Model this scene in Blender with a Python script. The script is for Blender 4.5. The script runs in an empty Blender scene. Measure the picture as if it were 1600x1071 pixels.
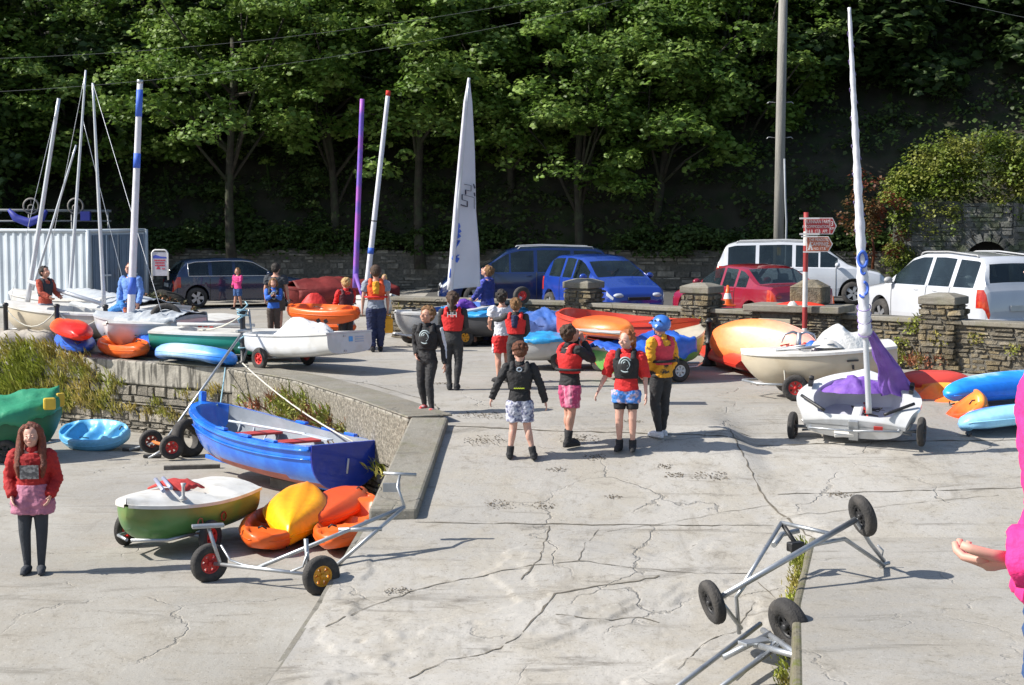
import bpy, bmesh, math, random
from mathutils import Vector, Matrix, Quaternion, noise
from math import pi, sin, cos, radians, sqrt, tan, atan, atan2, hypot

SC = bpy.context.scene
COL = SC.collection
random.seed(7)

# ------------------------------------------------------------------ camera
CAM_Z = 2.9
FOC = 2600.0                       # focal length in pixels of the 1600 px wide photograph
PITCH = atan((535.5 - 325.0) / FOC)
cam_d = bpy.data.cameras.new('camera'); cam = bpy.data.objects.new('camera', cam_d); COL.objects.link(cam)
cam.location = (0, 0, CAM_Z); cam.rotation_euler = (pi/2 - PITCH, 0, 0)
cam_d.sensor_width = 36; cam_d.lens = FOC / 1600 * 36; cam_d.clip_end = 3000; cam_d.clip_start = 0.1
SC.camera = cam

# ------------------------------------------------------------------ light
SUN_EL, SUN_AZ = radians(41), radians(-80)      # azimuth measured from +Y towards +X; the sun stands to the left, slightly behind the scene
SUN_AZ = radians(-98)
world = bpy.data.worlds.new('World'); SC.world = world; world.use_nodes = True
wn = world.node_tree.nodes; wl = world.node_tree.links; wn.clear()
sky = wn.new('ShaderNodeTexSky'); sky.sky_type = 'NISHITA'; sky.sun_disc = False
sky.sun_elevation = SUN_EL; sky.sun_rotation = SUN_AZ
bg = wn.new('ShaderNodeBackground'); bg.inputs['Strength'].default_value = 0.10
wo = wn.new('ShaderNodeOutputWorld'); wl.new(sky.outputs[0], bg.inputs[0]); wl.new(bg.outputs[0], wo.inputs[0])
sd = bpy.data.lights.new('sun', 'SUN'); sd.energy = 4.6; sd.angle = radians(0.5); sd.color = (1.0, 0.95, 0.87)
sun = bpy.data.objects.new('sun', sd); COL.objects.link(sun)
sdir = Vector((sin(SUN_AZ)*cos(SUN_EL), cos(SUN_AZ)*cos(SUN_EL), sin(SUN_EL)))
sun.rotation_euler = sdir.to_track_quat('Z', 'Y').to_euler(); sun.location = sdir * 60
SC.view_settings.view_transform = 'Standard'; SC.view_settings.look = 'None'
SC.view_settings.exposure = 0.65; SC.view_settings.gamma = 1
SC.render.engine = 'CYCLES'
SC.cycles.max_bounces = 6

# ------------------------------------------------------------------ helpers
def lin(h):
    h = h.lstrip('#'); r = []
    for i in (0, 2, 4):
        c = int(h[i:i+2], 16) / 255
        r.append(c/12.92 if c <= .04045 else ((c+.055)/1.055)**2.4)
    return tuple(r)
def clamp(v, a=0., b=1.): return max(a, min(b, v))
def lerp(a, b, t): return a + (b-a)*t
def sstep(a, b, x):
    t = clamp((x-a)/(b-a)); return t*t*(3-2*t)
def interp(tab, x):
    if x <= tab[0][0]: return tab[0][1]
    for (x0, y0), (x1, y1) in zip(tab, tab[1:]):
        if x <= x1: return lerp(y0, y1, (x-x0)/(x1-x0))
    return tab[-1][1]
def sinterp(tab, x):
    if x <= tab[0][0]: return tab[0][1]
    for (x0, y0), (x1, y1) in zip(tab, tab[1:]):
        if x <= x1:
            t = (x-x0)/(x1-x0); return lerp(y0, y1, t*t*(3-2*t))
    return tab[-1][1]
def V(*a): return Vector(a)

MATS = {}
def mat(name, col, rough=.55, var=.12, scale=6., bump=0., metal=0., coat=0., col2=None, c2amt=.5, c2scale=2., island=0., trans=0., spec=.5, thresh=(.45, .6), stretch=(1, 1, 1)):
    """procedural surface: base colour with soft variation, a second colour in patches, fine bump"""
    if name in MATS: return MATS[name]
    m = bpy.data.materials.new(name); m.use_nodes = True
    n = m.node_tree.nodes; l = m.node_tree.links
    b = n['Principled BSDF']; b.inputs['Roughness'].default_value = rough; b.inputs['Metallic'].default_value = metal
    b.inputs['Coat Weight'].default_value = coat; b.inputs['Specular IOR Level'].default_value = spec
    if isinstance(col, str): col = lin(col)
    tc = n.new('ShaderNodeTexCoord'); mp = n.new('ShaderNodeMapping'); l.new(tc.outputs['Object'], mp.inputs[0]); mp.inputs['Scale'].default_value = stretch
    no = n.new('ShaderNodeTexNoise'); no.inputs['Scale'].default_value = scale; no.inputs['Detail'].default_value = 6; l.new(mp.outputs[0], no.inputs['Vector'])
    mr = n.new('ShaderNodeMapRange'); mr.inputs['From Min'].default_value = .3; mr.inputs['From Max'].default_value = .7
    mr.inputs['To Min'].default_value = 1-var; mr.inputs['To Max'].default_value = 1+var; l.new(no.outputs['Fac'], mr.inputs['Value'])
    vm = n.new('ShaderNodeVectorMath'); vm.operation = 'SCALE'; l.new(mr.outputs[0], vm.inputs['Scale'])
    vm.inputs[0].default_value = col
    if col2 is not None:
        if isinstance(col2, str): col2 = lin(col2)
        n2 = n.new('ShaderNodeTexNoise'); n2.inputs['Scale'].default_value = c2scale; n2.inputs['Detail'].default_value = 5; l.new(mp.outputs[0], n2.inputs['Vector'])
        r2 = n.new('ShaderNodeMapRange'); r2.interpolation_type = 'SMOOTHSTEP'; r2.inputs['From Min'].default_value = thresh[0]; r2.inputs['From Max'].default_value = thresh[1]; r2.inputs['To Max'].default_value = c2amt
        l.new(n2.outputs['Fac'], r2.inputs['Value'])
        mx = n.new('ShaderNodeMix'); mx.data_type = 'RGBA'; l.new(r2.outputs[0], mx.inputs[0])
        mx.inputs[6].default_value = (*col, 1); mx.inputs[7].default_value = (*col2, 1); l.new(mx.outputs[2], vm.inputs[0])
    src = vm.outputs[0]
    if island:
        g = n.new('ShaderNodeNewGeometry'); r3 = n.new('ShaderNodeMapRange'); r3.inputs['To Min'].default_value = 1-island; r3.inputs['To Max'].default_value = 1+island
        l.new(g.outputs['Random Per Island'], r3.inputs['Value'])
        v3 = n.new('ShaderNodeVectorMath'); v3.operation = 'SCALE'; l.new(src, v3.inputs[0]); l.new(r3.outputs[0], v3.inputs['Scale']); src = v3.outputs[0]
    l.new(src, b.inputs['Base Color'])
    if bump:
        nb = n.new('ShaderNodeTexNoise'); nb.inputs['Scale'].default_value = scale*4; nb.inputs['Detail'].default_value = 5; l.new(mp.outputs[0], nb.inputs['Vector'])
        bp = n.new('ShaderNodeBump'); bp.inputs['Strength'].default_value = bump; bp.inputs['Distance'].default_value = .03
        l.new(nb.outputs['Fac'], bp.inputs['Height']); l.new(bp.outputs[0], b.inputs['Normal'])
    if trans:
        out = n['Material Output']; tr = n.new('ShaderNodeBsdfTranslucent'); ms = n.new('ShaderNodeMixShader'); ms.inputs[0].default_value = trans
        l.new(src, tr.inputs['Color']); l.new(b.outputs[0], ms.inputs[1]); l.new(tr.outputs[0], ms.inputs[2]); l.new(ms.outputs[0], out.inputs['Surface'])
    MATS[name] = m
    return m

def plastic2(name, c1, c2, axis=0, a=-.3, b=.3, mid=None, rough=.38, wob=.35):
    """rotomoulded plastic whose pigment runs from one colour to the next along the hull"""
    if name in MATS: return MATS[name]
    m = bpy.data.materials.new(name); m.use_nodes = True
    n = m.node_tree.nodes; l = m.node_tree.links; bs = n['Principled BSDF']; bs.inputs['Roughness'].default_value = rough
    tc = n.new('ShaderNodeTexCoord'); sp = n.new('ShaderNodeSeparateXYZ'); l.new(tc.outputs['Object'], sp.inputs[0])
    no = n.new('ShaderNodeTexNoise'); no.inputs['Scale'].default_value = 2.2; no.inputs['Detail'].default_value = 4; l.new(tc.outputs['Object'], no.inputs['Vector'])
    ma = n.new('ShaderNodeMath'); ma.operation = 'MULTIPLY_ADD'; l.new(no.outputs['Fac'], ma.inputs[0]); ma.inputs[1].default_value = wob*2; l.new(sp.outputs[axis], ma.inputs[2])
    mr = n.new('ShaderNodeMapRange'); mr.inputs['From Min'].default_value = a+wob; mr.inputs['From Max'].default_value = b+wob; l.new(ma.outputs[0], mr.inputs['Value'])
    cr = n.new('ShaderNodeValToRGB'); l.new(mr.outputs[0], cr.inputs[0])
    e = cr.color_ramp.elements; e[0].color = (*lin(c1), 1); e[1].color = (*lin(c2), 1)
    if mid:
        x = e.new(.5); x.color = (*lin(mid), 1)
    n2 = n.new('ShaderNodeTexNoise'); n2.inputs['Scale'].default_value = 14; n2.inputs['Detail'].default_value = 6; l.new(tc.outputs['Object'], n2.inputs['Vector'])
    r2 = n.new('ShaderNodeMapRange'); r2.inputs['From Min'].default_value = .3; r2.inputs['From Max'].default_value = .7; r2.inputs['To Min'].default_value = .88; r2.inputs['To Max'].default_value = 1.08; l.new(n2.outputs['Fac'], r2.inputs['Value'])
    vm = n.new('ShaderNodeVectorMath'); vm.operation = 'SCALE'; l.new(cr.outputs[0], vm.inputs[0]); l.new(r2.outputs[0], vm.inputs['Scale'])
    l.new(vm.outputs[0], bs.inputs['Base Color'])
    bp = n.new('ShaderNodeBump'); bp.inputs['Strength'].default_value = .15; bp.inputs['Distance'].default_value = .01; l.new(n2.outputs['Fac'], bp.inputs['Height']); l.new(bp.outputs[0], bs.inputs['Normal'])
    MATS[name] = m; return m

def link(o, parent=None):
    COL.objects.link(o)
    if parent is not None: o.parent = parent
    return o
def tag(o, label=None, cat=None, group=None, kind=None):
    if label: o['label'] = label
    if cat: o['category'] = cat
    if group: o['group'] = group
    if kind: o['kind'] = kind
    return o
def thing(name, label, cat, loc=(0, 0, 0), rz=0, group=None, rot=None, scale=None):
    o = bpy.data.objects.new(name, None); link(o); o.empty_display_size = .2
    o.location = loc; o.rotation_euler = rot if rot is not None else (0, 0, rz)
    if scale: o.scale = (scale,)*3
    return tag(o, label, cat, group)
def children(o): return [c for c in COL.objects if c.parent == o]
def copy_tree(o, parent=None):
    c = o.copy(); COL.objects.link(c); c.parent = parent
    for ch in children(o): copy_tree(ch, c)
    return c
def mw(o):                       # world matrix without waiting for the depsgraph
    m = Matrix.LocRotScale(o.location, o.rotation_euler if o.rotation_mode != 'QUATERNION' else o.rotation_quaternion, o.scale)
    return mw(o.parent) @ m if o.parent else m
def to_local(o, p): return mw(o).inverted() @ Vector(p)

class MB:
    def __init__(s): s.v = []; s.f = []; s.m = []; s.sm = []
    def add(s, vs, fs, mi=0, smooth=True):
        k = len(s.v); s.v += [tuple(p) for p in vs]
        for f in fs: s.f.append([i+k for i in f]); s.m.append(mi); s.sm.append(smooth)
        return s
    def box(s, c, size, rot=None, mi=0, taper=1.):
        x, y, z = [q/2 for q in size]; P = []
        for sz in (-1, 1):
            k = taper if sz > 0 else 1
            for a, b in ((-1, -1), (1, -1), (1, 1), (-1, 1)): P.append(Vector((a*x*k, b*y*k, sz*z)))
        if rot is not None:
            R = rot if isinstance(rot, Matrix) else Matrix.Rotation(rot, 3, 'Z')
            P = [R @ p for p in P]
        c = Vector(c); P = [p+c for p in P]
        return s.add(P, [(3, 2, 1, 0), (4, 5, 6, 7), (0, 1, 5, 4), (1, 2, 6, 5), (2, 3, 7, 6), (3, 0, 4, 7)], mi, False)
    def loft(s, secs, mi=0, cap=True, closed=True, smooth=True, mif=None):
        n = len(secs[0]); vs = [p for sec in secs for p in sec]; k = len(s.v)
        s.v += [tuple(p) for p in vs]; r = range(n if closed else n-1)
        for i in range(len(secs)-1):
            for j in r:
                s.f.append([k+i*n+j, k+i*n+(j+1) % n, k+(i+1)*n+(j+1) % n, k+(i+1)*n+j]); s.m.append(mif(i, j) if mif else mi); s.sm.append(smooth)
        if cap:
            s.f.append([k+j for j in reversed(range(n))]); s.m.append(mi); s.sm.append(False)
            s.f.append([k+(len(secs)-1)*n+j for j in range(n)]); s.m.append(mi); s.sm.append(False)
        return s
    def tube(s, pts, rad, n=8, mi=0, cap=True, flat=1.):
        pts = [Vector(p) for p in pts]
        if not hasattr(rad, '__len__'): rad = [rad]*len(pts)
        secs = []; up = None
        for i, p in enumerate(pts):
            if i == 0: d = pts[1]-p
            elif i == len(pts)-1: d = p-pts[i-1]
            else: d = (pts[i+1]-p).normalized() + (p-pts[i-1]).normalized()
            if d.length < 1e-7: d = Vector((0, 0, 1))
            d.normalize()
            if up is None:
                up = Vector((0, 0, 1)) if abs(d.z) < .9 else Vector((0, 1, 0))
            a = d.cross(up)
            if a.length < 1e-4: a = d.orthogonal()
            a.normalize(); b = a.cross(d).normalized(); up = b
            secs.append([p + (a*cos(2*pi*j/n) + b*sin(2*pi*j/n)*flat)*rad[i] for j in range(n)])
        return s.loft(secs, mi, cap)
    def lathe(s, prof, n=16, c=(0, 0, 0), axis='Z', mi=0, R=None, mif=None):
        secs = []
        for k in range(n):
            a = 2*pi*k/n; sec = []
            for r, z in prof:
                p = Vector((r*cos(a), r*sin(a), z))
                if axis == 'X': p = Vector((p.z, p.x, p.y))
                if axis == 'Y': p = Vector((p.x, p.z, p.y))
                if R is not None: p = R @ p
                sec.append(p + Vector(c))
            secs.append(sec)
        k = len(s.v); m = len(prof); s.v += [tuple(p) for q in secs for p in q]
        for i in range(n):
            for j in range(m-1):
                i2 = (i+1) % n
                s.f.append([k+i*m+j, k+i2*m+j, k+i2*m+j+1, k+i*m+j+1]); s.m.append(mif(j) if mif else mi); s.sm.append(True)
        return s
    def ball(s, c, r, n=12, m=8, mi=0, R=None):
        if not hasattr(r, '__len__'): r = (r, r, r)
        c = Vector(c); vs = []; fs = []
        for i in range(m+1):
            t = pi*i/m
            for j in range(n):
                a = 2*pi*j/n; p = Vector((r[0]*sin(t)*cos(a), r[1]*sin(t)*sin(a), r[2]*cos(t)))
                if R is not None: p = R @ p
                vs.append(p+c)
        for i in range(m):
            for j in range(n): fs.append((i*n+j, (i+1)*n+j, (i+1)*n+(j+1) % n, i*n+(j+1) % n))
        return s.add(vs, fs, mi)
    def poly(s, pts, thick=0, nrm=None, mi=0):
        pts = [Vector(p) for p in pts]; n = len(pts)
        if not thick: return s.add(pts, [list(range(n))], mi, False)
        nv = Vector(nrm)*thick; back = [p-nv for p in pts]
        return s.add(pts+back, [list(range(n)), [n+i for i in reversed(range(n))]] + [[i, n+i, n+(i+1) % n, (i+1) % n] for i in range(n)], mi, False)
    def grid(s, fn, nu, nv, mi=0, smooth=True):
        vs = [fn(i/nu, j/nv) for i in range(nu+1) for j in range(nv+1)]
        fs = [(i*(nv+1)+j, (i+1)*(nv+1)+j, (i+1)*(nv+1)+j+1, i*(nv+1)+j+1) for i in range(nu) for j in range(nv)]
        return s.add(vs, fs, mi, smooth)
    def build(s, name, mats, parent=None, bevel=0, weld=True, sub=0, smooth_ang=None):
        me = bpy.data.meshes.new(name); me.from_pydata(s.v, [], s.f)
        if not isinstance(mats, (list, tuple)): mats = [mats]
        for m in mats: me.materials.append(m)
        me.polygons.foreach_set('material_index', s.m); me.polygons.foreach_set('use_smooth', s.sm)
        if weld:
            bm = bmesh.new(); bm.from_mesh(me); bmesh.ops.remove_doubles(bm, verts=bm.verts, dist=1e-5)
            bmesh.ops.dissolve_degenerate(bm, edges=bm.edges, dist=1e-6)
            bmesh.ops.recalc_face_normals(bm, faces=bm.faces); bm.to_mesh(me); bm.free()
        me.update()
        o = bpy.data.objects.new(name, me); link(o, parent)
        if bevel:
            b = o.modifiers.new('bevel', 'BEVEL'); b.width = bevel; b.segments = 2; b.limit_method = 'ANGLE'; b.angle_limit = radians(40)
        if sub:
            q = o.modifiers.new('sub', 'SUBSURF'); q.levels = sub; q.render_levels = sub
        return o

FONT = {}
def text_mesh(name, txt, size, M, m, parent=None, extrude=.002, sx=1., spacing=1.):
    cu = bpy.data.curves.new(name, 'FONT'); cu.body = txt; cu.size = size; cu.extrude = extrude; cu.align_x = 'CENTER'; cu.align_y = 'CENTER'
    cu.resolution_u = 2; cu.space_character = spacing; cu.space_line = 1.0
    t = bpy.data.objects.new(name+'_curve', cu)
    me = bpy.data.meshes.new_from_object(t); bpy.data.objects.remove(t); bpy.data.curves.remove(cu)
    for v in me.vertices: v.co.x *= sx
    me.transform(M); me.materials.clear(); me.materials.append(m); me.name = name
    o = bpy.data.objects.new(name, me); link(o, parent); return o
def facing(c, right, up):            # matrix whose local x = right, y = up, for writing on a surface
    r = Vector(right).normalized(); u = Vector(up); u = (u - r*u.dot(r)).normalized(); n = r.cross(u)
    return Matrix(((r.x, u.x, n.x, c[0]), (r.y, u.y, n.y, c[1]), (r.z, u.z, n.z, c[2]), (0, 0, 0, 1)))

# ------------------------------------------------------------------ ground shape
QUAY_EDGE = [(22.8, -1.40), (25.1, -2.35), (27.8, -3.6), (29.8, -5.0), (30.9, -6.6), (32.4, -8.6), (34.3, -11.5), (37.0, -32.0)]   # (Y, X) of the quay's top edge
KERB_IN = [(19.7, -1.14), (22.8, -0.88)]
KERB_OUT = [(19.7, -1.72), (22.8, -1.40)]
SLIP_L = [(10, -3.2), (17.2, -2.05), (19.7, -1.72)]
def z_slip(Y): return interp([(8, -2.95), (17.2, -1.30), (19.8, -0.80), (22.7, -0.10), (24.2, 0.)], Y)
def z_right(Y): return interp([(10, -0.92), (18.9, -0.88), (24.2, -.03), (25.5, 0.)], Y)
def x_border(Y): return interp([(18.9, 3.45), (20, 3.15), (22.7, 3.0), (26, 2.6)], Y)
def x_rwall(Y): return interp([(10, 1.75), (13.2, 2.3), (15.7, 2.72), (18.9, 3.45)], Y)
def z_beach(X, Y):
    return interp([(8, -2.95), (17.2, -1.30), (40, -1.36)], Y)
WALL = [(-2.6, 37.2), (1.35, 35.1), (3.2, 33.3), (4.6, 32.3), (6.0, 31.2), (8.8, 28.6), (13.5, 24.6)]      # low wall of the car park
def wall_y(X):
    return interp([(x, y) for x, y in WALL], X)
def z_hard(X, Y):
    if Y > 24:
        t = sstep(0, 1.2, Y - wall_y(X)) * sstep(-6.5, -1.5, X)
        return .30*t + (.012*(Y-24)*0)
    zs = z_slip(Y)
    if Y < 18.9: return zs if X < x_rwall(Y) else z_right(Y)
    b = x_border(Y); t = sstep(b-.12, b+.35, X)
    return lerp(zs, z_right(Y), t)
def left_edge(Y):
    if Y >= 22.8: return interp(QUAY_EDGE, Y) if Y < 37 else -70
    if Y >= 19.7: return interp(KERB_OUT, Y)
    return interp(SLIP_L, Y)
def kerb_top(Y): return interp([(19.7, -.69), (21.6, -.26), (22.8, .03)], Y)
def ground(X, Y):
    if X < left_edge(Y): return z_beach(X, Y)
    if 19.7 <= Y < 22.8 and X < interp(KERB_IN, Y): return kerb_top(Y)
    return z_hard(X, Y)
def ray(px, py):
    u = (px-800)/FOC; v = (535.5-py)/FOC
    return Vector((u, cos(PITCH) + v*sin(PITCH), v*cos(PITCH) - sin(PITCH)))
def atz(px, py, z):
    d = ray(px, py); t = (z-CAM_Z)/d.z; return Vector((d.x*t, d.y*t, z))
def atY(px, py, Y):
    d = ray(px, py); t = Y/d.y; return Vector((d.x*t, Y, CAM_Z + d.z*t))
def at(px, py):                       # where the sight line through a photograph point meets the ground
    d = ray(px, py); t = 8.
    while t < 80:
        p = d*t
        if CAM_Z + p.z <= ground(p.x, p.y): break
        t += .02
    return Vector((d.x*t, d.y*t, ground(d.x*t, d.y*t)))
# ================================================================== GROUND
def concrete_mat(name, base, dark, warm, stain=.6, crack=.8, moss=0., sc=1., joints=False, wet=False):
    m = bpy.data.materials.new(name); m.use_nodes = True
    n = m.node_tree.nodes; l = m.node_tree.links; bs = n['Principled BSDF']; bs.inputs['Roughness'].default_value = .85
    bs.inputs['Specular IOR Level'].default_value = .35
    tc = n.new('ShaderNodeTexCoord'); co = tc.outputs['Object']
    def noise_(s, d=7, r=.6, vec=None, dist=0.):
        q = n.new('ShaderNodeTexNoise'); q.inputs['Scale'].default_value = s*sc; q.inputs['Detail'].default_value = d; q.inputs['Roughness'].default_value = r; q.inputs['Distortion'].default_value = dist
        l.new(vec or co, q.inputs['Vector']); return q.outputs['Fac']
    def rng(src, a, b, c, d, smooth=True):
        q = n.new('ShaderNodeMapRange'); q.interpolation_type = 'SMOOTHSTEP' if smooth else 'LINEAR'
        for k, v in zip(('From Min', 'From Max', 'To Min', 'To Max'), (a, b, c, d)): q.inputs[k].default_value = v
        l.new(src, q.inputs['Value']); return q.outputs[0]
    def mix(f, a, b):
        q = n.new('ShaderNodeMix'); q.data_type = 'RGBA'
        l.new(f, q.inputs[0]) if not isinstance(f, (int, float)) else setattr(q.inputs[0], 'default_value', f)
        for k, x in ((6, a), (7, b)):
            if isinstance(x, tuple): q.inputs[k].default_value = (*x, 1)
            else: l.new(x, q.inputs[k])
        return q.outputs[2]
    def math_(op, a, b=None):
        q = n.new('ShaderNodeMath'); q.operation = op
        for k, x in ((0, a), (1, b)):
            if x is None: continue
            if isinstance(x, (int, float)): q.inputs[k].default_value = x
            else: l.new(x, q.inputs[k])
        return q.outputs[0]
    c = mix(rng(noise_(.35, 5, .5), .35, .65, 0, 1), base, tuple(x*.80 for x in base))
    c = mix(rng(noise_(1.3, 8, .7), .42, .62, 0, .55), c, warm)
    c = mix(rng(noise_(2.6, 10, .75, dist=.6), .56, .70, 0, stain), c, dark)           # patchy dark weathering
    mp = n.new('ShaderNodeMapping'); mp.inputs['Scale'].default_value = (.55, 2.6, 1); mp.inputs['Rotation'].default_value = (0, 0, .12); l.new(co, mp.inputs[0])
    c = mix(rng(noise_(.9, 9, .7, mp.outputs[0], .8), .54, .70, 0, stain*.9), c, tuple(x*.75 for x in dark))     # run-off streaks down the slip
    mq = n.new('ShaderNodeMapping'); mq.inputs['Scale'].default_value = (2.4, .45, 1); mq.inputs['Rotation'].default_value = (0, 0, -.12); l.new(co, mq.inputs[0])
    c = mix(rng(noise_(1.1, 9, .7, mq.outputs[0], .5), .56, .72, 0, stain*.6), c, dark)
    c = mix(rng(noise_(7.5, 9, .8, dist=.4), .52, .66, 0, stain*.75), c, tuple(x*1.1 for x in dark))
    c = mix(rng(noise_(38, 3, .6), .60, .72, 0, .6), c, tuple(x*.5 for x in dark))     # pits and grit
    c = mix(rng(noise_(26, 3, .6), .62, .75, 0, .4), c, (.62, .60, .55))
    # cracks: edges of distorted cells
    vn = n.new('ShaderNodeTexNoise'); vn.inputs['Scale'].default_value = 1.1; vn.inputs['Detail'].default_value = 6; l.new(co, vn.inputs['Vector'])
    va = n.new('ShaderNodeVectorMath'); va.operation = 'SCALE'; va.inputs['Scale'].default_value = 1.5; l.new(vn.outputs['Color'], va.inputs[0])
    vb = n.new('ShaderNodeVectorMath'); vb.operation = 'ADD'; l.new(va.outputs[0], vb.inputs[0]); l.new(co, vb.inputs[1])
    vo = n.new('ShaderNodeTexVoronoi'); vo.feature = 'DISTANCE_TO_EDGE'; vo.inputs['Scale'].default_value = .38; l.new(vb.outputs[0], vo.inputs['Vector'])
    gate = rng(noise_(.5, 2, .5), .46, .58, 0, 1)
    ck = math_('MULTIPLY', rng(vo.outputs['Distance'], .0, .010, 1, 0), gate)
    c = mix(math_('MULTIPLY', ck, crack), c, tuple(x*.35 for x in dark))
    hgt = math_('ADD', math_('MULTIPLY', noise_(9, 8, .7), .6), math_('MULTIPLY', ck, -.8))
    if moss:
        c = mix(rng(noise_(1.7, 7, .7), .5, .66, 0, moss), c, (.12, .13, .03))
    l.new(c, bs.inputs['Base Color'])
    if wet:
        l.new(rng(noise_(.8, 4, .5), .55, .68, .85, .35), bs.inputs['Roughness'])
    bp = n.new('ShaderNodeBump'); bp.inputs['Strength'].default_value = .55; bp.inputs['Distance'].default_value = .03; l.new(hgt, bp.inputs['Height']); l.new(bp.outputs[0], bs.inputs['Normal'])
    return m
M_SLIP = concrete_mat('slip_concrete', (.42, .40, .365), (.20, .18, .15), (.35, .315, .255), .85, .4)
M_QUAY = concrete_mat('quay_concrete', (.37, .352, .32), (.18, .165, .135), (.32, .29, .24), .7, .25)
M_BEACH = concrete_mat('beach_sand', (.38, .36, .32), (.20, .18, .145), (.31, .28, .23), .65, .2)
M_COPE = concrete_mat('old_coping', (.25, .235, .20), (.10, .09, .07), (.21, .185, .14), .7, .3, .25, 1.6)
M_TARMAC = concrete_mat('car_park_tarmac', (.085, .083, .08), (.05, .05, .05), (.10, .095, .085), .4, .2)
M_EARTH = mat('dark_earth', (.03, .028, .018), .95, .4, 1.5, .6, col2=(.018, .03, .008), c2amt=.8)

def rock(X, Y):                     # worn, uneven lower slip
    a = sstep(21.0, 17.5, Y) if False else clamp((21.5-Y)/3.5)
    h = noise.noise((X*.9, Y*1.6, 1.3))*.018 + noise.noise((X*2.6, Y*3.9, 5.))*.004
    ledge = noise.noise((X*.55+3, Y*.8, 9.)) + .16*noise.noise((X*2.7, Y*3.5, 2.)) + .03*noise.noise((X*9, Y*11, 4.))
    h += .024*(sstep(.02, .035, ledge)-.5) + .016*sstep(.20, .212, ledge) + .004*noise.noise((X*12, Y*16, 7.))
    return h*a
def sheet(name, m, rows, xl, xr, zf, nx, kind='structure', xs=None):
    mb = MB(); vs = []; fs = []; cols = None
    for Y in rows:
        L, R = xl(Y), xr(Y)
        for k in range(nx+1):
            t = k/nx
            X = L + (R-L)*(t if xs is None else xs(t))
            vs.append((X, Y, zf(X, Y)))
    for i in range(len(rows)-1):
        for k in range(nx):
            a = i*(nx+1)+k; fs.append((a, a+1, a+nx+2, a+nx+1))
    mb.add(vs, fs, 0, True); o = mb.build(name, m, weld=False); tag(o, kind=kind); return o
def fr(a, b, s):
    n = max(1, int(round((b-a)/s))); return [a + (b-a)*i/n for i in range(n)]
# lower slip: fine grid so the broken ledges are real relief
rows = fr(8, 15, .12) + fr(15, 18.9, .035) + [18.9]
sheet('slipway', M_SLIP, rows, lambda Y: interp(SLIP_L, Y), x_rwall, lambda X, Y: z_slip(Y)+rock(X, Y)*clamp((X-interp(SLIP_L, Y))/.3)*clamp((x_rwall(Y)-X)/.1, 0, 1), 150)
rows = fr(18.9, 22.8, .05) + [22.8]
def xl2(Y): return interp(KERB_IN, Y)-.05 if Y >= 19.7 else interp(SLIP_L, Y)
def cf(Y):
    return rock(0, Y)
sheet('slipway', M_SLIP, rows, lambda Y: interp([(18.9, -1.83), (19.69, -1.74), (19.7, -1.2), (22.8, -.93)], Y), lambda Y: 24, lambda X, Y: z_hard(X, Y) + (rock(X, Y)*(1-sstep(2.4, 3.2, X))*clamp((X-interp([(18.9, -1.83), (19.69, -1.74), (19.7, -1.2), (22.8, -.93)], Y))/.3) if X < 3.3 else 0), 260, xs=lambda t: t*.28/.6 if t < .6 else .28 + (t-.6)/.4*.72)
rows = fr(22.8, 26, .1) + fr(26, 37, .4) + [37.0]
sheet('quay', M_QUAY, rows, lambda Y: interp(QUAY_EDGE, Y), lambda Y: 32, lambda X, Y: min(z_hard(X, Y), .0) if True else 0, 170)
# ground beyond: car park and lane
sheet('car_park', M_QUAY, fr(37.0, 60, 1.0)+[60], lambda Y: -70, lambda Y: 60, lambda X, Y: z_hard(X, Y) + (.0), 120)
mbt = MB(); vs = []
def tar(X, Y): return (X, Y, z_hard(X, Y)+.006)
N = 60
top = [(x, wall_y(x)+.25) for x in [-2.6 + 35*i/N for i in range(N+1)]]
for i in range(N+1):
    x, y = top[i]
    for j in range(24):
        Y = lerp(y, 58, (j/23)**1.5); vs.append((x, Y, .30*sstep(0, 1.2, Y-wall_y(x))*sstep(-6.5, -1.5, x)+.006))
mbt.add(vs, [(i*24+j, (i+1)*24+j, (i+1)*24+j+1, i*24+j+1) for i in range(N) for j in range(23)])
tag(mbt.build('car_park_surface', M_TARMAC, weld=False), kind='structure')
# right-hand quay beside the slip
sheet('side_quay', M_QUAY, fr(8, 18.9, .3)+[18.9], x_rwall, lambda Y: 24, lambda X, Y: z_right(Y), 40)
# beach
sheet('beach', M_BEACH, fr(8, 22, .2)+fr(22, 38, .6)+[38], lambda Y: -60, lambda Y: interp([(8, -3.3), (10, -3.2), (17.2, -2.05), (19.7, -1.6), (22.8, -1.3), (25, -2.2), (27.8, -3.4), (30.9, -6.4), (34.3, -11.4), (37, -30)], Y),
      lambda X, Y: z_beach(X, Y)+.012*noise.noise((X*.7, Y*.7, 2.)) - .0, 130, xs=lambda t: 1-(1-t)**2)
# slab joints and weed scraps
def joint(name, pts, w=.02):
    mb = MB(); Rj = random.Random(len(pts)*7); P = []
    for a, b in zip(pts, pts[1:]):
        n_ = int((Vector(b)-Vector(a)).length/.12)+1
        for k in range(n_): P.append(Vector(a).lerp(Vector(b), k/n_) + Vector((Rj.uniform(-.015, .015), Rj.uniform(-.02, .02))))
    P.append(Vector(pts[-1])); vs = []
    for i, p in enumerate(P):
        d = (P[min(i+1, len(P)-1)]-P[max(i-1, 0)]).normalized(); n_ = Vector((-d.y, d.x))*w*Rj.uniform(.1, .75)
        for s in (-1, 1): q = p+n_*s; vs.append((q.x, q.y, z_hard(q.x, q.y)+rock(q.x, q.y)*(0 if q.x > 2.9 else 1)+.006))
    mb.add(vs, [(2*i, 2*i+1, 2*i+3, 2*i+2) for i in range(len(P)-1)], 0, False); tag(mb.build(name, M_JOINT, weld=False), kind='structure')
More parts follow.
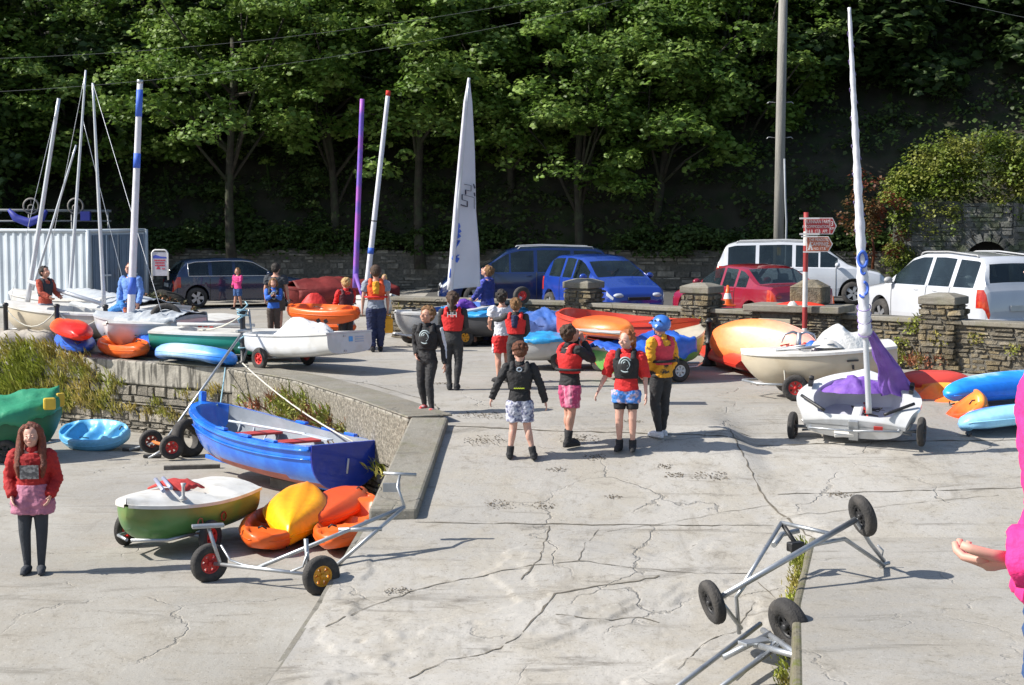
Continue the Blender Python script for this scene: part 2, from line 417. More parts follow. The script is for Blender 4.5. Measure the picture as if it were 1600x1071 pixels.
M_JOINT = mat('joint_dirt', (.13, .115, .09), .95, .3, 12, .3)
joint('slab_joint', [(-.85, 22.72), (.6, 22.55), (3.0, 22.35), (5.2, 22.6), (9, 22.7)], .03)
joint('slab_joint', [(-1.15, 19.62), (.6, 19.55), (3.1, 19.5)], .02)
joint('slab_joint', [(3.0, 22.6), (3.12, 20.2), (3.5, 18.95)], .022)
joint('slab_joint', [(3.3, 20.4), (6, 20.6), (10, 21.0)], .018)
joint('slab_joint', [(-.9, 22.9), (-1.2, 24.8), (-2.4, 27.4), (-4.0, 29.3)], .02)
joint('slab_joint', [(.45, 19.5), (.3, 18.4), (.1, 17.9)], .014)
for pp, w_ in (([(760, 1020), (805, 1002), (845, 962), (868, 935), (930, 922), (1000, 912), (1030, 905)], .035), ([(500, 985), (560, 955), (640, 925), (720, 905), (800, 893), (905, 882), (1000, 893), (1090, 903), (1170, 902), (1265, 906)], .022), ([(870, 965), (930, 972), (1000, 965), (1030, 972)], .024), ([(905, 882), (915, 850), (935, 828)], .012), ([(1060, 1050), (1100, 1010), (1150, 985), (1180, 940)], .02), ([(640, 1060), (700, 1030), (760, 1020)], .02), ([(950, 830), (1060, 815), (1130, 800), (1205, 790)], .012), ([(1210, 812), (1290, 803), (1400, 790), (1560, 775)], .012)):
    joint('crack', [tuple(at(*q).xy) for q in pp], w_*.6)
M_WEED = mat('dried_weed', (.10, .08, .055), .95, .4, 14, .6)
mb = MB(); Rw = random.Random(8)
for px, py, r in ((1112, 746, .17), (785, 790, .13), (1055, 744, .1), (760, 690, .22), (1040, 730, .08), (905, 688, .2), (930, 716, .12), (1200, 602, .2), (870, 735, .08), (1310, 775, .12), (1275, 655, .08), (690, 600, .15), (620, 925, .12), (850, 792, .1), (960, 780, .07), (755, 650, .3), (985, 660, .12)):
    c = at(px, py)
    for _ in range(int(520*r)):
        a, q = Rw.uniform(0, 2*pi), r*Rw.random()**.7; x, y = c.x+q*cos(a)*1.5, c.y+q*sin(a); z = z_hard(x, y)+(rock(x, y) if x < 2.9 and y < 22.5 else 0)+.004; b = Rw.uniform(0, pi); l = Rw.uniform(.01, .035)
        mb.add([(x, y, z), (x+l*cos(b), y+l*sin(b), z+.012), (x+l*cos(b)-.012, y+l*sin(b)+.01, z+.004)], [(0, 1, 2)], 0, False)
tag(mb.build('weed_scraps', M_WEED, weld=False), 'scraps of dried seaweed and grit scattered over the concrete', 'seaweed', kind='stuff')
# base sheet to the horizon
mb = MB(); mb.box((0, 100, -4.5), (1200, 1200, .2)); tag(mb.build('seabed', M_EARTH), kind='structure')
# photographer's own quay behind and under the camera
mb = MB(); mb.box((2, -2.2, -1.2), (14, 13, 5.0)); tag(mb.build('viewing_quay', M_COPE, bevel=.03), kind='structure')

# ------------------------------------------------------------------ walls
M_STONE = mat('weathered_stone', (.19, .172, .14), .9, .3, 9, .8, col2=(.30, .27, .22), c2amt=.6, c2scale=5, island=.38)
M_STONE_W = mat('car_wall_stone', (.155, .135, .10), .9, .4, 9, .9, col2=(.20, .15, .07), c2amt=.55, c2scale=3, island=.4)
M_MORTAR = mat('mortar', (.13, .12, .10), .95, .3, 14, .8)
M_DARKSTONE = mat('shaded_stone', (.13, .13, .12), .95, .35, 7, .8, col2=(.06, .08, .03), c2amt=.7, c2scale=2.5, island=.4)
def streak_mat():
    m = mat('streaked_concrete', (.30, .28, .24), .9, .25, 5, .5)
    n = m.node_tree.nodes; l = m.node_tree.links; bs = n['Principled BSDF']
    tc = n.new('ShaderNodeTexCoord'); mp = n.new('ShaderNodeMapping'); mp.inputs['Scale'].default_value = (7, 7, 1.0); l.new(tc.outputs['Object'], mp.inputs[0])
    no = n.new('ShaderNodeTexNoise'); no.inputs['Scale'].default_value = 1.6; no.inputs['Detail'].default_value = 7; l.new(mp.outputs[0], no.inputs['Vector'])
    r = n.new('ShaderNodeMapRange'); r.interpolation_type = 'SMOOTHSTEP'; r.inputs['From Min'].default_value = .47; r.inputs['From Max'].default_value = .62; r.inputs['To Max'].default_value = .85; l.new(no.outputs['Fac'], r.inputs['Value'])
    mx = n.new('ShaderNodeMix'); mx.data_type = 'RGBA'; l.new(r.outputs[0], mx.inputs[0]); mx.inputs[7].default_value = (.05, .047, .04, 1)
    l.new(bs.inputs['Base Color'].links[0].from_socket, mx.inputs[6]); l.new(mx.outputs[2], bs.inputs['Base Color'])
    return m
M_STREAK = streak_mat()
M_PEBBLE = mat('pebbledash', (.21, .19, .15), .95, .45, 22, 1., col2=(.36, .33, .27), c2amt=.8, c2scale=26)

def along(path, s):
    for (x0, y0), (x1, y1) in zip(path, path[1:]):
        d = hypot(x1-x0, y1-y0)
        if s <= d or (x1, y1) == tuple(path[-1]):
            t = s/d; return Vector((lerp(x0, x1, t), lerp(y0, y1, t), 0)), Vector(((x1-x0)/d, (y1-y0)/d, 0))
        s -= d
def plen(path): return sum(hypot(b[0]-a[0], b[1]-a[1]) for a, b in zip(path, path[1:]))
def stonework(mb, path, zb, zt, side, hmin=.06, hmax=.16, wmin=.12, wmax=.42, depth=.10, rng=None, rough=.02, jag=.0):
    """irregular coursed stones facing `side` (+1: to the left of travel); zb, zt may be functions of distance"""
    R = rng or random.Random(3); L = plen(path)
    fb = zb if callable(zb) else (lambda s: zb); ft = zt if callable(zt) else (lambda s: zt)
    z = min(fb(0), fb(L), fb(L/2)); zmax = max(ft(0), ft(L), ft(L/2))
    while z < zmax - .02:
        h = min(R.uniform(hmin, hmax), zmax-z); s = R.uniform(-wmax, 0)
        while s < L:
            w = R.uniform(wmin, wmax)*(1.3 if h < .09 else 1); a, b = max(s, 0), min(s+w, L)
            if b-a > .04:
                c = (a+b)/2; p, t = along(path, c); nrm = Vector((-t.y, t.x, 0))*side
                z0 = max(z, fb(c)); z1 = min(z+h, ft(c))
                if z1-z0 > .03:
                    pr = R.uniform(-.5, 1)*rough; g = .008
                    hw = (b-a)/2-g; P = []
                    for q in (-1, 1):                # back, front faces
                        off = nrm*(pr + (0 if q > 0 else -depth))
                        for (u, vz) in ((-1, 0), (1, 0), (1, 1), (-1, 1)):
                            j = .018 if q > 0 else 0
                            P.append(p + t*(u*(hw-(j if q > 0 else 0)) + R.uniform(-j, j)) + off + nrm*R.uniform(-.008, .008)*(q > 0) + Vector((0, 0, (z0+g+j*.6 if vz == 0 else z1-g-j*.6) + R.uniform(-j, j)*.8)))
                    mb.add(P, [(3, 2, 1, 0), (4, 5, 6, 7), (0, 1, 5, 4), (1, 2, 6, 5), (2, 3, 7, 6), (3, 0, 4, 7)], 0, False)
            s += w
        z += h
def ribbon(mb, path, z0, z1, off0, off1, n=60, mi=0, zf0=None, zf1=None):
    """solid strip following the path between offsets (left of travel positive)"""
    L = plen(path); secs = []
    for i in range(n+1):
        s = L*i/n; p, t = along(path, min(s, L-1e-6)); nr = Vector((-t.y, t.x, 0))
        a = zf0(s) if zf0 else z0; b = zf1(s) if zf1 else z1
        secs.append([p+nr*off0+V(0, 0, a), p+nr*off1+V(0, 0, a), p+nr*off1+V(0, 0, b), p+nr*off0+V(0, 0, b)])
    mb.loft(secs, mi, True, True, False)

QP = [(x, y) for y, x in QUAY_EDGE]              # travel from slip to the far left: wall faces left of travel
W = thing('quay_wall', 'old stone quay wall with streaked concrete top, grassy, behind the blue rowing boat', 'wall')
LQ = plen(QP); s_st = plen(QP[:4])-.2
mb = MB(); ribbon(mb, QP, -1.7, -.06, -.5, -.035, 80); mb.build('mortar_core', M_MORTAR, W)
mb = MB(); stonework(mb, QP, -1.5, -.44, 1, .04, .20, .09, .5, rng=random.Random(5), rough=.045); mb.build('stonework', M_STONE, W, weld=False)
mb = MB(); ribbon(mb, QP, -.42, .0, -.34, .03, 90, zf0=lambda s: -.42 + .03*noise.noise((s*1.3, 0, 0)), zf1=lambda s: .012); 
o = mb.build('coping', M_STREAK, W, bevel=.03)
mb = MB(); sub = QP[:4]; ribbon(mb, sub, -.72, .0, .02, .05, 40, zf0=lambda s: -.8 + .25*noise.noise((s*.9, 3, 0)) + .1*s/8, zf1=lambda s: -.035); mb.build('pebbledash_band', M_PEBBLE, W, bevel=.01)
mb = MB(); ribbon(mb, QP[:5], .006, .035, -.62, .045, 60); mb.build('edge_strip', M_COPE, W, bevel=.02)
# kerb ramp beside the slip
mb = MB(); secs = []
for i in range(13):
    Y = lerp(19.7, 22.8, i/12); a, b = interp(KERB_OUT, Y), interp(KERB_IN, Y); z = kerb_top(Y) + .006*noise.noise((Y*2, 1, 1))
    secs.append([V(a, Y, -1.9), V(b, Y, -1.9), V(b, Y, z), V(a, Y, z)])
mb.loft(secs, 0, True, True, False)
tag(mb.build('kerb_ramp', M_COPE, bevel=.035), 'sloping grey concrete kerb between the slipway and the beach', 'kerb')
# flat flange below it, flush with the slip
mb = MB(); secs = []
for i in range(13):
    Y = lerp(14.5, 19.69, i/12); a = interp(SLIP_L, Y); secs.append([V(a-.04, Y, -3.2), V(a+.02, Y, -3.2), V(a+.02, Y, z_slip(Y)+.0), V(a-.04, Y, z_slip(Y)-.0)])
mb.loft(secs, 0, True, True, False); tag(mb.build('slip_edge', M_COPE), kind='structure')
# right-hand retaining wall of the slip, mossy
M_MOSSWALL = concrete_mat('mossy_wall', (.19, .175, .13), (.07, .065, .04), (.14, .12, .07), .7, .3, .95, 2.0)
mb = MB(); secs = []
for i in range(40):
    Y = lerp(8.5, 18.88, i/39); x = x_rwall(Y); w = .03*noise.noise((Y*1.7, 0, 0))
    secs.append([V(x-.10+w, Y, -3.3), V(x+.06, Y, -3.3), V(x+.06, Y, z_right(Y)+.008), V(x-.03+w*.5, Y, z_right(Y)+.008)])
mb.loft(secs, 0, True, True, False)
tag(mb.build('slip_side_wall', M_MOSSWALL, bevel=.03), 'low mossy retaining wall on the right of the slipway', 'wall')

# ---- car park wall with pillars (faces the quay: to the right of travel)
CW = thing('boundary_wall', 'long low stone wall with concrete coping between the boats and the parked cars', 'wall')
P1 = WALL
TOPZ = .93
mb = MB(); ribbon(mb, P1, -.1, TOPZ-.09, -.17, .2, 60); mb.build('mortar_core', M_MORTAR, CW)
mb = MB(); stonework(mb, [(x, y) for x, y in P1], .0, TOPZ-.09, -1, .035, .11, .07, .36, .2, random.Random(9), .03)
# push stones out to the face
fx = []
o = mb.build('stonework', M_STONE_W, CW, weld=False)
for v in o.data.vertices: v.co += Vector((-.12, -.15, 0))
mb = MB(); ribbon(mb, P1, TOPZ-.085, TOPZ, -.24, .26, 60); mb.build('coping', M_COPE, CW, bevel=.015)
def pillar(x, label, z=1.36, w=.62):
    y = wall_y(x); t = thing('wall_pillar', label, 'pillar', (x, y, 0), rz=-.62, group='square stone pillars along the low wall')
    R = random.Random(int(x*10)); h = w/2
    mb = MB(); mb.box((0, 0, z/2-.1), (w-.06, w-.06, z-.1)); mb.build('mortar_core', M_MORTAR, t)
    mb = MB(); pth = [(-h, -h), (h, -h), (h, h), (-h, h), (-h, -h)]
    stonework(mb, pth, -.05, z-.14, -1, .05, .12, .12, .3, .14, R, .012); mb.build('stonework', M_STONE_W, t, weld=False)
    mb = MB(); mb.box((0, 0, z-.07), (w+.03, w+.03, .14)); mb.box((0, 0, z+.03), (w+.0, w+.0, .06), taper=.45); mb.build('cap', M_COPE, t, bevel=.02)
pillar(atY(912, 455, 34.9).x, 'square stone pillar in front of the small blue hatchback')
pillar(atY(1094, 455, 33.2).x, 'square stone pillar at the front wheel of the red saloon')
pillar(atY(1468, 470, 29.9).x, 'square stone pillar before the silver off-roader, furthest right', 1.33, .66)
# stone planter / seat block with the domed pier
p0 = atY(1248, 500, 31.0)
T = thing('stone_seat_block', 'dark stone block with slab top and low pier behind the signpost', 'stone block', (p0.x, 31.0, 0), rz=-.5)
mb = MB(); mb.box((0, 0, .5), (1.56, .74, .96)); mb.build('mortar_core', M_MORTAR, T)
mb = MB(); stonework(mb, [(.0, -.4), (.8, -.4), (.8, .4), (-.8, .4)], 0, .96, -1, .04, .08, .1, .26, .12, random.Random(2), .02)
stonework(mb, [(-.85, -.4), (-.6, -.4)], 0, .96, -1, .04, .08, .1, .26, .12, random.Random(4), .02); mb.build('stonework', M_STONE_W, T, weld=False)
mb = MB(); mb.box((0, 0, 1.04), (1.85, 1.0, .13)); mb.build('slab', M_COPE, T, bevel=.02)
mb = MB(); mb.box((.15, .2, 1.27), (.62, .56, .32)); mb.box((.15, .2, 1.49), (.66, .60, .14), taper=.35); mb.build('pier_cap', M_STONE_W, T, bevel=.03)
mb = MB(); mb.box((-.33, -.36, .60), (.62, .12, .5)); mb.build('cabinet_door', mat('cream_cabinet', (.36, .32, .24), .7, .1, 4), T, bevel=.01)

# ---- retaining wall at the foot of the wooded bank
B = thing('bank_wall', 'rough dry stone wall along the back of the car park beneath the trees', 'wall')
BW = [(-30, 57.0), (-8, 55.5), (-3, 55), (3, 53.5), (9, 52.5), (14, 51)]
bwt = lambda s: 1.55 + .18*noise.noise((s*.35, 1, 0))
mb = MB(); ribbon(mb, BW, 0, 1.2, -.0, .5, 60, zf1=lambda s: bwt(s)-.06, zf0=lambda s: -.1); mb.build('mortar_core', M_MORTAR, B)
mb = MB(); stonework(mb, BW, .0, bwt, -1, .07, .2, .2, .6, .2, random.Random(12), .06); mb.build('stonework', M_STONE, B, weld=False)

# ================================================================== VEGETATION
def leaf_mat(name, col, col2, trans=.35):
    return mat(name, col, .5, .25, .9, 0, col2=col2, c2amt=.7, c2scale=.8, island=.35, trans=trans, spec=.4)
M_LEAF = leaf_mat('sycamore_leaf', (.10, .18, .026), (.22, .31, .07))
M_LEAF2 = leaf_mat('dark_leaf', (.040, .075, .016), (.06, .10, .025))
M_LEAF3 = leaf_mat('understorey_leaf', (.075, .125, .030), (.11, .15, .05))
M_LEAF_Y = leaf_mat('ivy_leaf', (.14, .20, .025), (.24, .24, .05))
M_RED = leaf_mat('red_leaf', (.16, .04, .02), (.12, .10, .03))
M_BARK = mat('bark', (.045, .038, .028), .95, .35, 5, 1., col2=(.05, .07, .03), c2amt=.5)
LEAF = [(0, 0), (.28, .18), (.5, .12), (.52, .45), (.78, .62), (.42, .78), (.0, 1.05), (-.42, .78), (-.78, .62), (-.52, .45), (-.5, .12), (-.28, .18)]
LEAF5 = [(0, 0), (.5, .3), (.32, .78), (0, 1.1), (-.32, .78), (-.5, .3)]
def add_leaf(mb, p, nrm, up, s, shape=LEAF5):
    n = Vector(nrm).normalized(); u = Vector(up) - n*Vector(up).dot(n)
    if u.length < 1e-3: u = n.orthogonal()
    u.normalize(); r = u.cross(n); k = len(mb.v)
    for a, b in shape:
        q = p + (r*a + u*b)*s - n*(a*a)*s*.35
        mb.v.append((q.x, q.y, q.z))
    mb.f.append(list(range(k, k+len(shape)))); mb.m.append(0); mb.sm.append(False)
def leafblob(mb, c, rad, n, size, R, flat=.6, hemi=-.3, shape=LEAF5, droop=.6):
    for _ in range(n):
        while True:
            d = Vector((R.gauss(0, 1), R.gauss(0, 1), R.gauss(0, 1))).normalized()
            if d.z > hemi: break
        rr = rad*(R.random()**.35); p = Vector(c) + Vector((d.x*rr, d.y*rr, d.z*rr*flat))
        nn = Vector((d.x*.55, d.y*.55, .75)) + Vector((R.gauss(0, .35), R.gauss(0, .35), R.gauss(0, .35)))
        add_leaf(mb, p, nn, Vector((d.x, d.y, -droop)), size*R.uniform(.6, 1.25), shape)
def crown_mesh(seed, rx, rz, nclump, nleaf, size, lo=-.75, cr=(.28, .95)):
    R = random.Random(seed); mb = MB(); cl = []
    for i in range(nclump):
        while True:
            d = Vector((R.gauss(0, 1), R.gauss(0, 1), R.gauss(0, 1))).normalized()
            if d.z > lo: break
        k = R.uniform(.5, 1.08); lump = 1 + .38*noise.noise(d*1.7+V(seed, 0, 0))
        c = Vector((d.x*rx*k*lump, d.y*rx*k*lump, d.z*rz*k*lump)); cl.append(c)
        r = R.uniform(*cr)
        leafblob(mb, c, r, int(nleaf*r*r*1.15)+12, size*R.uniform(.8, 1.15), R, .68, -.45, LEAF, .8)
    return mb, cl
crowns = []
for sd_, rx, rz in ((11, 3.6, 4.2), (23, 4.0, 3.7), (37, 3.3, 4.6)):
    mb, cl = crown_mesh(sd_, rx, rz, 150, 165, .15)
    me = mb.build('crown', M_LEAF, weld=False); COL.objects.unlink(me); crowns.append((me.data, cl))
darkc = []
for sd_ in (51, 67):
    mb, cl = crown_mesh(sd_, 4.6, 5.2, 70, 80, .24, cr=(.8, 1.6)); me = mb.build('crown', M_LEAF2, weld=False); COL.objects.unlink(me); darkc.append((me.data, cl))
def tree(x, y, zc, k, label, set_, idx, rot, base, group, trunk_r=.17):
    t = thing('broadleaf_tree', label, 'tree', (x, y, base), group=group)
    me, cl = set_[idx]; c = bpy.data.objects.new('crown', me); link(c, t); c.location = (0, 0, zc-base); c.rotation_euler = (0, 0, rot); c.scale = (k, k, k)
    R = random.Random(int(x*7+y)); mb = MB(); n = 8; pts = []; dx, dy = R.uniform(-.5, .5), R.uniform(-.3, .3)
    for i in range(n+1):
        u = i/n; pts.append(V(dx*u + .12*sin(u*5+x), dy*u + .1*sin(u*7), (zc-base+1.2)*u))
    mb.tube(pts, [trunk_r*(1.25 if i == 0 else 1)*(1-.6*i/n) for i in range(n+1)], 9)
    Rz = Matrix.Rotation(rot, 3, 'Z')
    for q in R.sample(cl, 14):
        e = Rz @ q*k + V(0, 0, zc-base); f = R.uniform(.35, .85); s = pts[int(f*n)]
        m_ = s.lerp(e, .5) + V(R.uniform(-.3, .3), R.uniform(-.3, .3), R.uniform(-.1, .4))
        mb.tube([s, m_, e], [trunk_r*.38, trunk_r*.22, .02], 6)
    mb.build('trunk', M_BARK, t, weld=False); return t
# the wooded bank: terrain
def bank(u, v):
    X = lerp(-60, 60, u); y0 = interp([(-60, 60), (-8, 56.0), (-3, 55.4), (3, 53.9), (9, 52.9), (14, 51.6), (40, 46)], X)
    Y = y0 + v*v*40; z = 1.15 + (1-cos(min(v*1.5, 1)*pi/2))*0 + 22*v**1.2*(1+.1*noise.noise((X*.1, v*5, 0))) + .25*noise.noise((X*.6, Y*.6, 0))
    return (X, Y, z)
mb = MB(); mb.grid(bank, 120, 40); tag(mb.build('wooded_bank', M_EARTH, weld=False), kind='structure')
def ty(px, Y): return atY(px, 300, Y).x
fronts = [  # px, Y, crown height, scale, set, rot, what makes it this one
    (355, 53.0, 7.9, .92, 0, .3, 'leafy sycamore above the dark estate car'),
    (515, 54.5, 8.3, .85, 1, 1.4, 'sycamore behind the purple and the white mast'),
    (655, 53.5, 8.6, .95, 2, 2.1, 'bright leaved sycamore left of the white sail tip'),
    (800, 54.5, 8.8, .9, 0, 3.0, 'sycamore rising right of the white sail'),
    (905, 52.5, 7.2, .82, 1, 4.2, 'sycamore with low hanging boughs above the small blue hatchback'),
    (1030, 53.0, 7.7, .95, 2, 5.0, 'sycamore in the gap between the hatchback and the people carrier'),
    (1150, 55.0, 8.6, .9, 0, 5.9, 'sycamore left of the tall telegraph pole'),
    (130, 56.5, 7.6, .9, 1, 2.7, 'sycamore behind the bare masts on the left'),
    (-20, 57.0, 6.3, .95, 2, .9, 'sycamore over the container, leftmost of the front row'),
]
for px, Y, zc, k, si, ro, lab in fronts:
    tree(ty(px, Y), Y+1.0, zc-.75, k*1.06, lab, crowns, si, ro, .9, 'sycamores along the foot of the wooded bank')
backs = [(-130, 58, 7.5), (60, 62, 9.5), (235, 60, 9.2), (450, 61, 10.0), (590, 60, 10.6), (740, 62, 11), (860, 60, 10.8), (980, 61, 10.3), (1100, 60, 10.5), (1240, 60, 10.2), (1350, 59, 9.0), (1470, 60, 10.2), (1590, 60, 9.4), (1700, 58, 8.6)]
blabs = ['dark tree high on the bank at the far left edge', 'dark tree high on the bank between the first and second masts', 'dark tree up the bank above the white topped mast', 'dark tree up the bank left of the purple mast',
         'dark tree up the bank behind the red tipped mast', 'dark tree up the bank directly behind the sail tip', 'dark tree up the bank right of the sail', 'dark tree high above the hatchback windscreen',
         'dark tree up the bank left of the telegraph pole', 'dark tree behind the telegraph pole', 'dark tree behind the tall furled mast', 'dark tree over the ivy covered ruin', 'dark tree over the right end of the ruin', 'dark tree at the far right edge']
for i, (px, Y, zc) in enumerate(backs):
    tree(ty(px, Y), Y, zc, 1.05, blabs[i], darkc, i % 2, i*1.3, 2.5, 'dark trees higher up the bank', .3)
for i, (x, y, z) in enumerate([(-22, 57, 7.5), (-33, 55, 7.5), (-27, 61, 9)]):       # unseen trees added left of the frame to shade the bank
    tree(x, y, z, 1.35, 'big unseen tree added beyond the left edge to shade the bank', darkc, i % 2, i*2., 0, 'unseen trees added to shade the bank', .35)
# bushes at the foot of the bank and ivy on the wall
def bush_mesh(seed, n, r, size):
    R = random.Random(seed); mb = MB()
    for _ in range(9):
        leafblob(mb, V(R.uniform(-r, r), R.uniform(-r*.4, r*.4), R.uniform(.0, r*.7)), R.uniform(.3, .55)*r, n, size, R, .8, -.6)
    me = mb.build('bush', M_LEAF3, weld=False); COL.objects.unlink(me); return me.data
bms = [bush_mesh(s, 190, .95, .10) for s in (1, 2, 3)]
bpx = [-30, 40, 230, 285, 330, 385, 430, 480, 530, 590, 640, 700, 770, 1000, 1050, 1095, 1150, 1220, 1300, 1370]
bl = ['at the far left behind the container', 'behind the container roof rack', 'just right of the container', 'behind the white pavement sign', 'over the estate car\'s rear end', 'over the estate car\'s roof', 'over the estate car\'s bonnet', 'behind the red hull',
      'left of the purple mast foot', 'between the two coloured masts\' feet', 'on the wall left of the sail', 'behind the sail', 'behind the big blue people carrier', 'on the wall right of the hatchback', 'over the bare stretch of wall', 'left of the white people carrier', 'behind the white people carrier\'s rear', 'behind the telegraph pole foot', 'left of the furled mast', 'below the red creeper']
for i, px in enumerate(bpx):
    Y = 54.6; x = ty(px, Y); Y = interp([(-60, 59), (-8, 56), (-3, 55.4), (3, 53.9), (9, 52.9), (14, 51.6)], x)
    o = bpy.data.objects.new('bush', bms[i % 3]); link(o); o.location = (x, Y, 1.45); o.rotation_euler = (0, 0, i*1.1 % .9); o.scale = (1.2, 1, .8+.35*((i*37) % 10)/10)
    tag(o, 'dark green undergrowth bush ' + bl[i], 'bush', 'bushes at the foot of the bank')

R = random.Random(77); mb = MB()
for _ in range(900):
    u, v = R.random(), R.uniform(0, .42); p = V(*bank(lerp(.36, .68, u), v)); leafblob(mb, p+V(0, -.1, .15), R.uniform(.35, .9), 32, .13, R, .7, -.2)
tag(mb.build('bank_undergrowth', M_LEAF3, weld=False), 'dim ivy and undergrowth covering the steep bank beneath the trees', 'undergrowth', kind='stuff')
sm = []
for s_ in (5, 6):
    Rb = random.Random(s_); mb = MB()
    for _ in range(34):
        d = Vector((Rb.gauss(0, 1), Rb.gauss(0, .6), Rb.gauss(0, 1))).normalized(); leafblob(mb, V(d.x*1.3, d.y*.7, 1.6+d.z*1.5), Rb.uniform(.3, .6), 70, .13, Rb, .6, -.5)
    mb.tube([(0, 0, -1.2), (.1, 0, 1), (-.1, 0, 2.4)], [.07, .05, .02], 6)
    me = mb.build('shrub', M_LEAF3, weld=False); COL.objects.unlink(me); sm.append(me.data)
for i, (px, z, k, lb) in enumerate(((262, 1.9, 1.0, 'right of the container, over the pavement sign'), (420, 2.0, 1.15, 'above the estate car\'s bonnet'), (500, 2.0, .9, 'left of the purple mast at mid height'), (650, 2.2, 1.1, 'left of the sail at mid height'), (775, 2.0, 1.2, 'right of the sail above the people carrier'), (880, 2.2, 1.1, 'above the small blue hatchback\'s roof'), (985, 2.2, 1.2, 'right of the forked trunk'), (1085, 1.9, 1.25, 'left of the white people carrier'), (1180, 2.2, 1.1, 'just left of the telegraph pole'), (1290, 2.0, 1.2, 'above the finger boards'), (1400, 2.4, 1.3, 'behind the left end of the ruin'))):
    o = bpy.data.objects.new('understorey_shrub', sm[i % 2]); link(o); o.location = (ty(px, 57), 57.0, z); o.scale = (k*1.2, 1, k); o.rotation_euler = (0, 0, i*.7); tag(o, 'tall shaded shrub ' + lb, 'shrub', 'tall shrubs under the trees')

def tufts(mb, c, n, h, spread, R, lean=(0, 0), w=.012, nrm=None):
    for _ in range(n):
        b = Vector(c) + Vector((R.gauss(0, spread), R.gauss(0, spread*.4), R.gauss(0, spread*.5))); hh = h*R.uniform(.5, 1.2)
        d = Vector((R.gauss(lean[0], .35), R.gauss(lean[1], .35), 1)).normalized()*hh; s = Vector((R.uniform(-1, 1), R.uniform(-1, 1), 0)).normalized()*w
        m_ = b + d*.55; e = b + d + Vector((lean[0], lean[1], -.5))*hh*.35
        mb.add([b-s, b+s, m_+s*.7, e, m_-s*.7], [(0, 1, 2, 3, 4)], 0, False)
M_GRASS = mat('wall_grass', (.28, .32, .05), .7, .3, 3, 0, col2=(.42, .35, .10), c2amt=.8, c2scale=1.4, island=.45, trans=.3)
M_GRASSD = mat('dry_grass', (.46, .38, .12), .8, .3, 3, 0, col2=(.28, .33, .06), c2amt=.8, c2scale=1.4, island=.45, trans=.3)
M_VAL = mat('wall_flowers', (.34, .13, .07), .7, .4, 6, 0, col2=(.28, .31, .06), c2amt=1., c2scale=3, thresh=(.42, .52), island=.4, trans=.2)
R = random.Random(21)
def wall_pt(s, z, out=.05):
    p, t = along(QP, s); nr = Vector((-t.y, t.x, 0)); q = p + nr*out; return V(q.x, q.y, z), nr
def wallplants(name, label, cat, s_list, m, n, h, spread, w=.012, leaf=0):
    mb = MB()
    for (s, z) in s_list:
        p, nr = wall_pt(s, z)
        tufts(mb, p, n, h, spread, R, (nr.x*.35, nr.y*.35), w)
        if leaf: leafblob(mb, p+nr*.03, spread*1.7, leaf, .04, R, 1., -1)
    return tag(mb.build(name, m, weld=False), label, cat, kind='stuff')
# distance along the wall of a photograph column
def s_at(px, py=640):
    best = min(((abs((along(QP, s*.05)[0].x)/(along(QP, s*.05)[0].y)*FOC+800-px), s*.05) for s in range(int(LQ/.05))), key=lambda a: a[0]); return best[1]
wallplants('grass_clump', 'tall dry grass hanging over the quay wall at the far left', 'grass', [(s_at(px)+R.uniform(-.2, .2), R.uniform(-1.1, .1)) for px in (-10, 5, 15, 30, 40, 55, 65, 20, 35, 50, 75, 85) for _ in range(7)], M_GRASS, 34, .30, .16)
wallplants('grass_clump', 'yellow grass tufts on the wall between the green cover and the blue kayak', 'grass', [(s_at(px)+R.uniform(-.1, .1), z) for px, z in ((95, -.5), (100, -.8), (110, -.3), (118, -.75), (125, -.55), (135, -.85), (142, -.65), (155, -.9), (165, -.75), (180, -.95), (175, -.6), (130, -.3), (105, -.1), (115, -.05), (98, -1.0), (108, -.95), (122, -.9), (145, -.95), (128, -.15), (150, -.45), (140, -.3), (170, -.4))], M_GRASSD, 60, .24, .13)
wallplants('grass_clump', 'small grass tufts on the stone wall behind the standing launching trolley', 'grass', [(s_at(px), z) for px, z in ((205, -.9), (245, -.75), (250, -.95), (262, -.9), (275, -1.0), (230, -.95), (290, -.55), (187, -.45), (330, -.5), (338, -.4), (310, -.65))], M_GRASSD, 40, .18, .09)
wallplants('grass_clump', 'grass and red valerian growing from the wall above the blue rowing boat\'s middle', 'plant', [(s_at(px), z) for px, z in ((435, -.5), (450, -.55), (460, -.6), (475, -.7), (485, -.6), (500, -.65), (512, -.75), (525, -.7), (470, -.45), (490, -.4), (505, -.5), (520, -.55), (535, -.75), (550, -.8), (455, -.35), (405, -.6), (540, -.6), (445, -.35), (480, -.3), (500, -.85), (520, -.9), (465, -.85), (515, -.4), (530, -.95), (545, -.95))], M_VAL, 60, .30, .13, leaf=90)
wallplants('grass_clump', 'green weeds on the wall just behind the rowing boat\'s stern', 'plant', [(s_at(px), z) for px, z in ((570, -.75), (585, -.85), (595, -.9), (610, -.95), (440, -.75), (400, -.75), (385, -.5))], M_GRASS, 35, .18, .1, leaf=30)
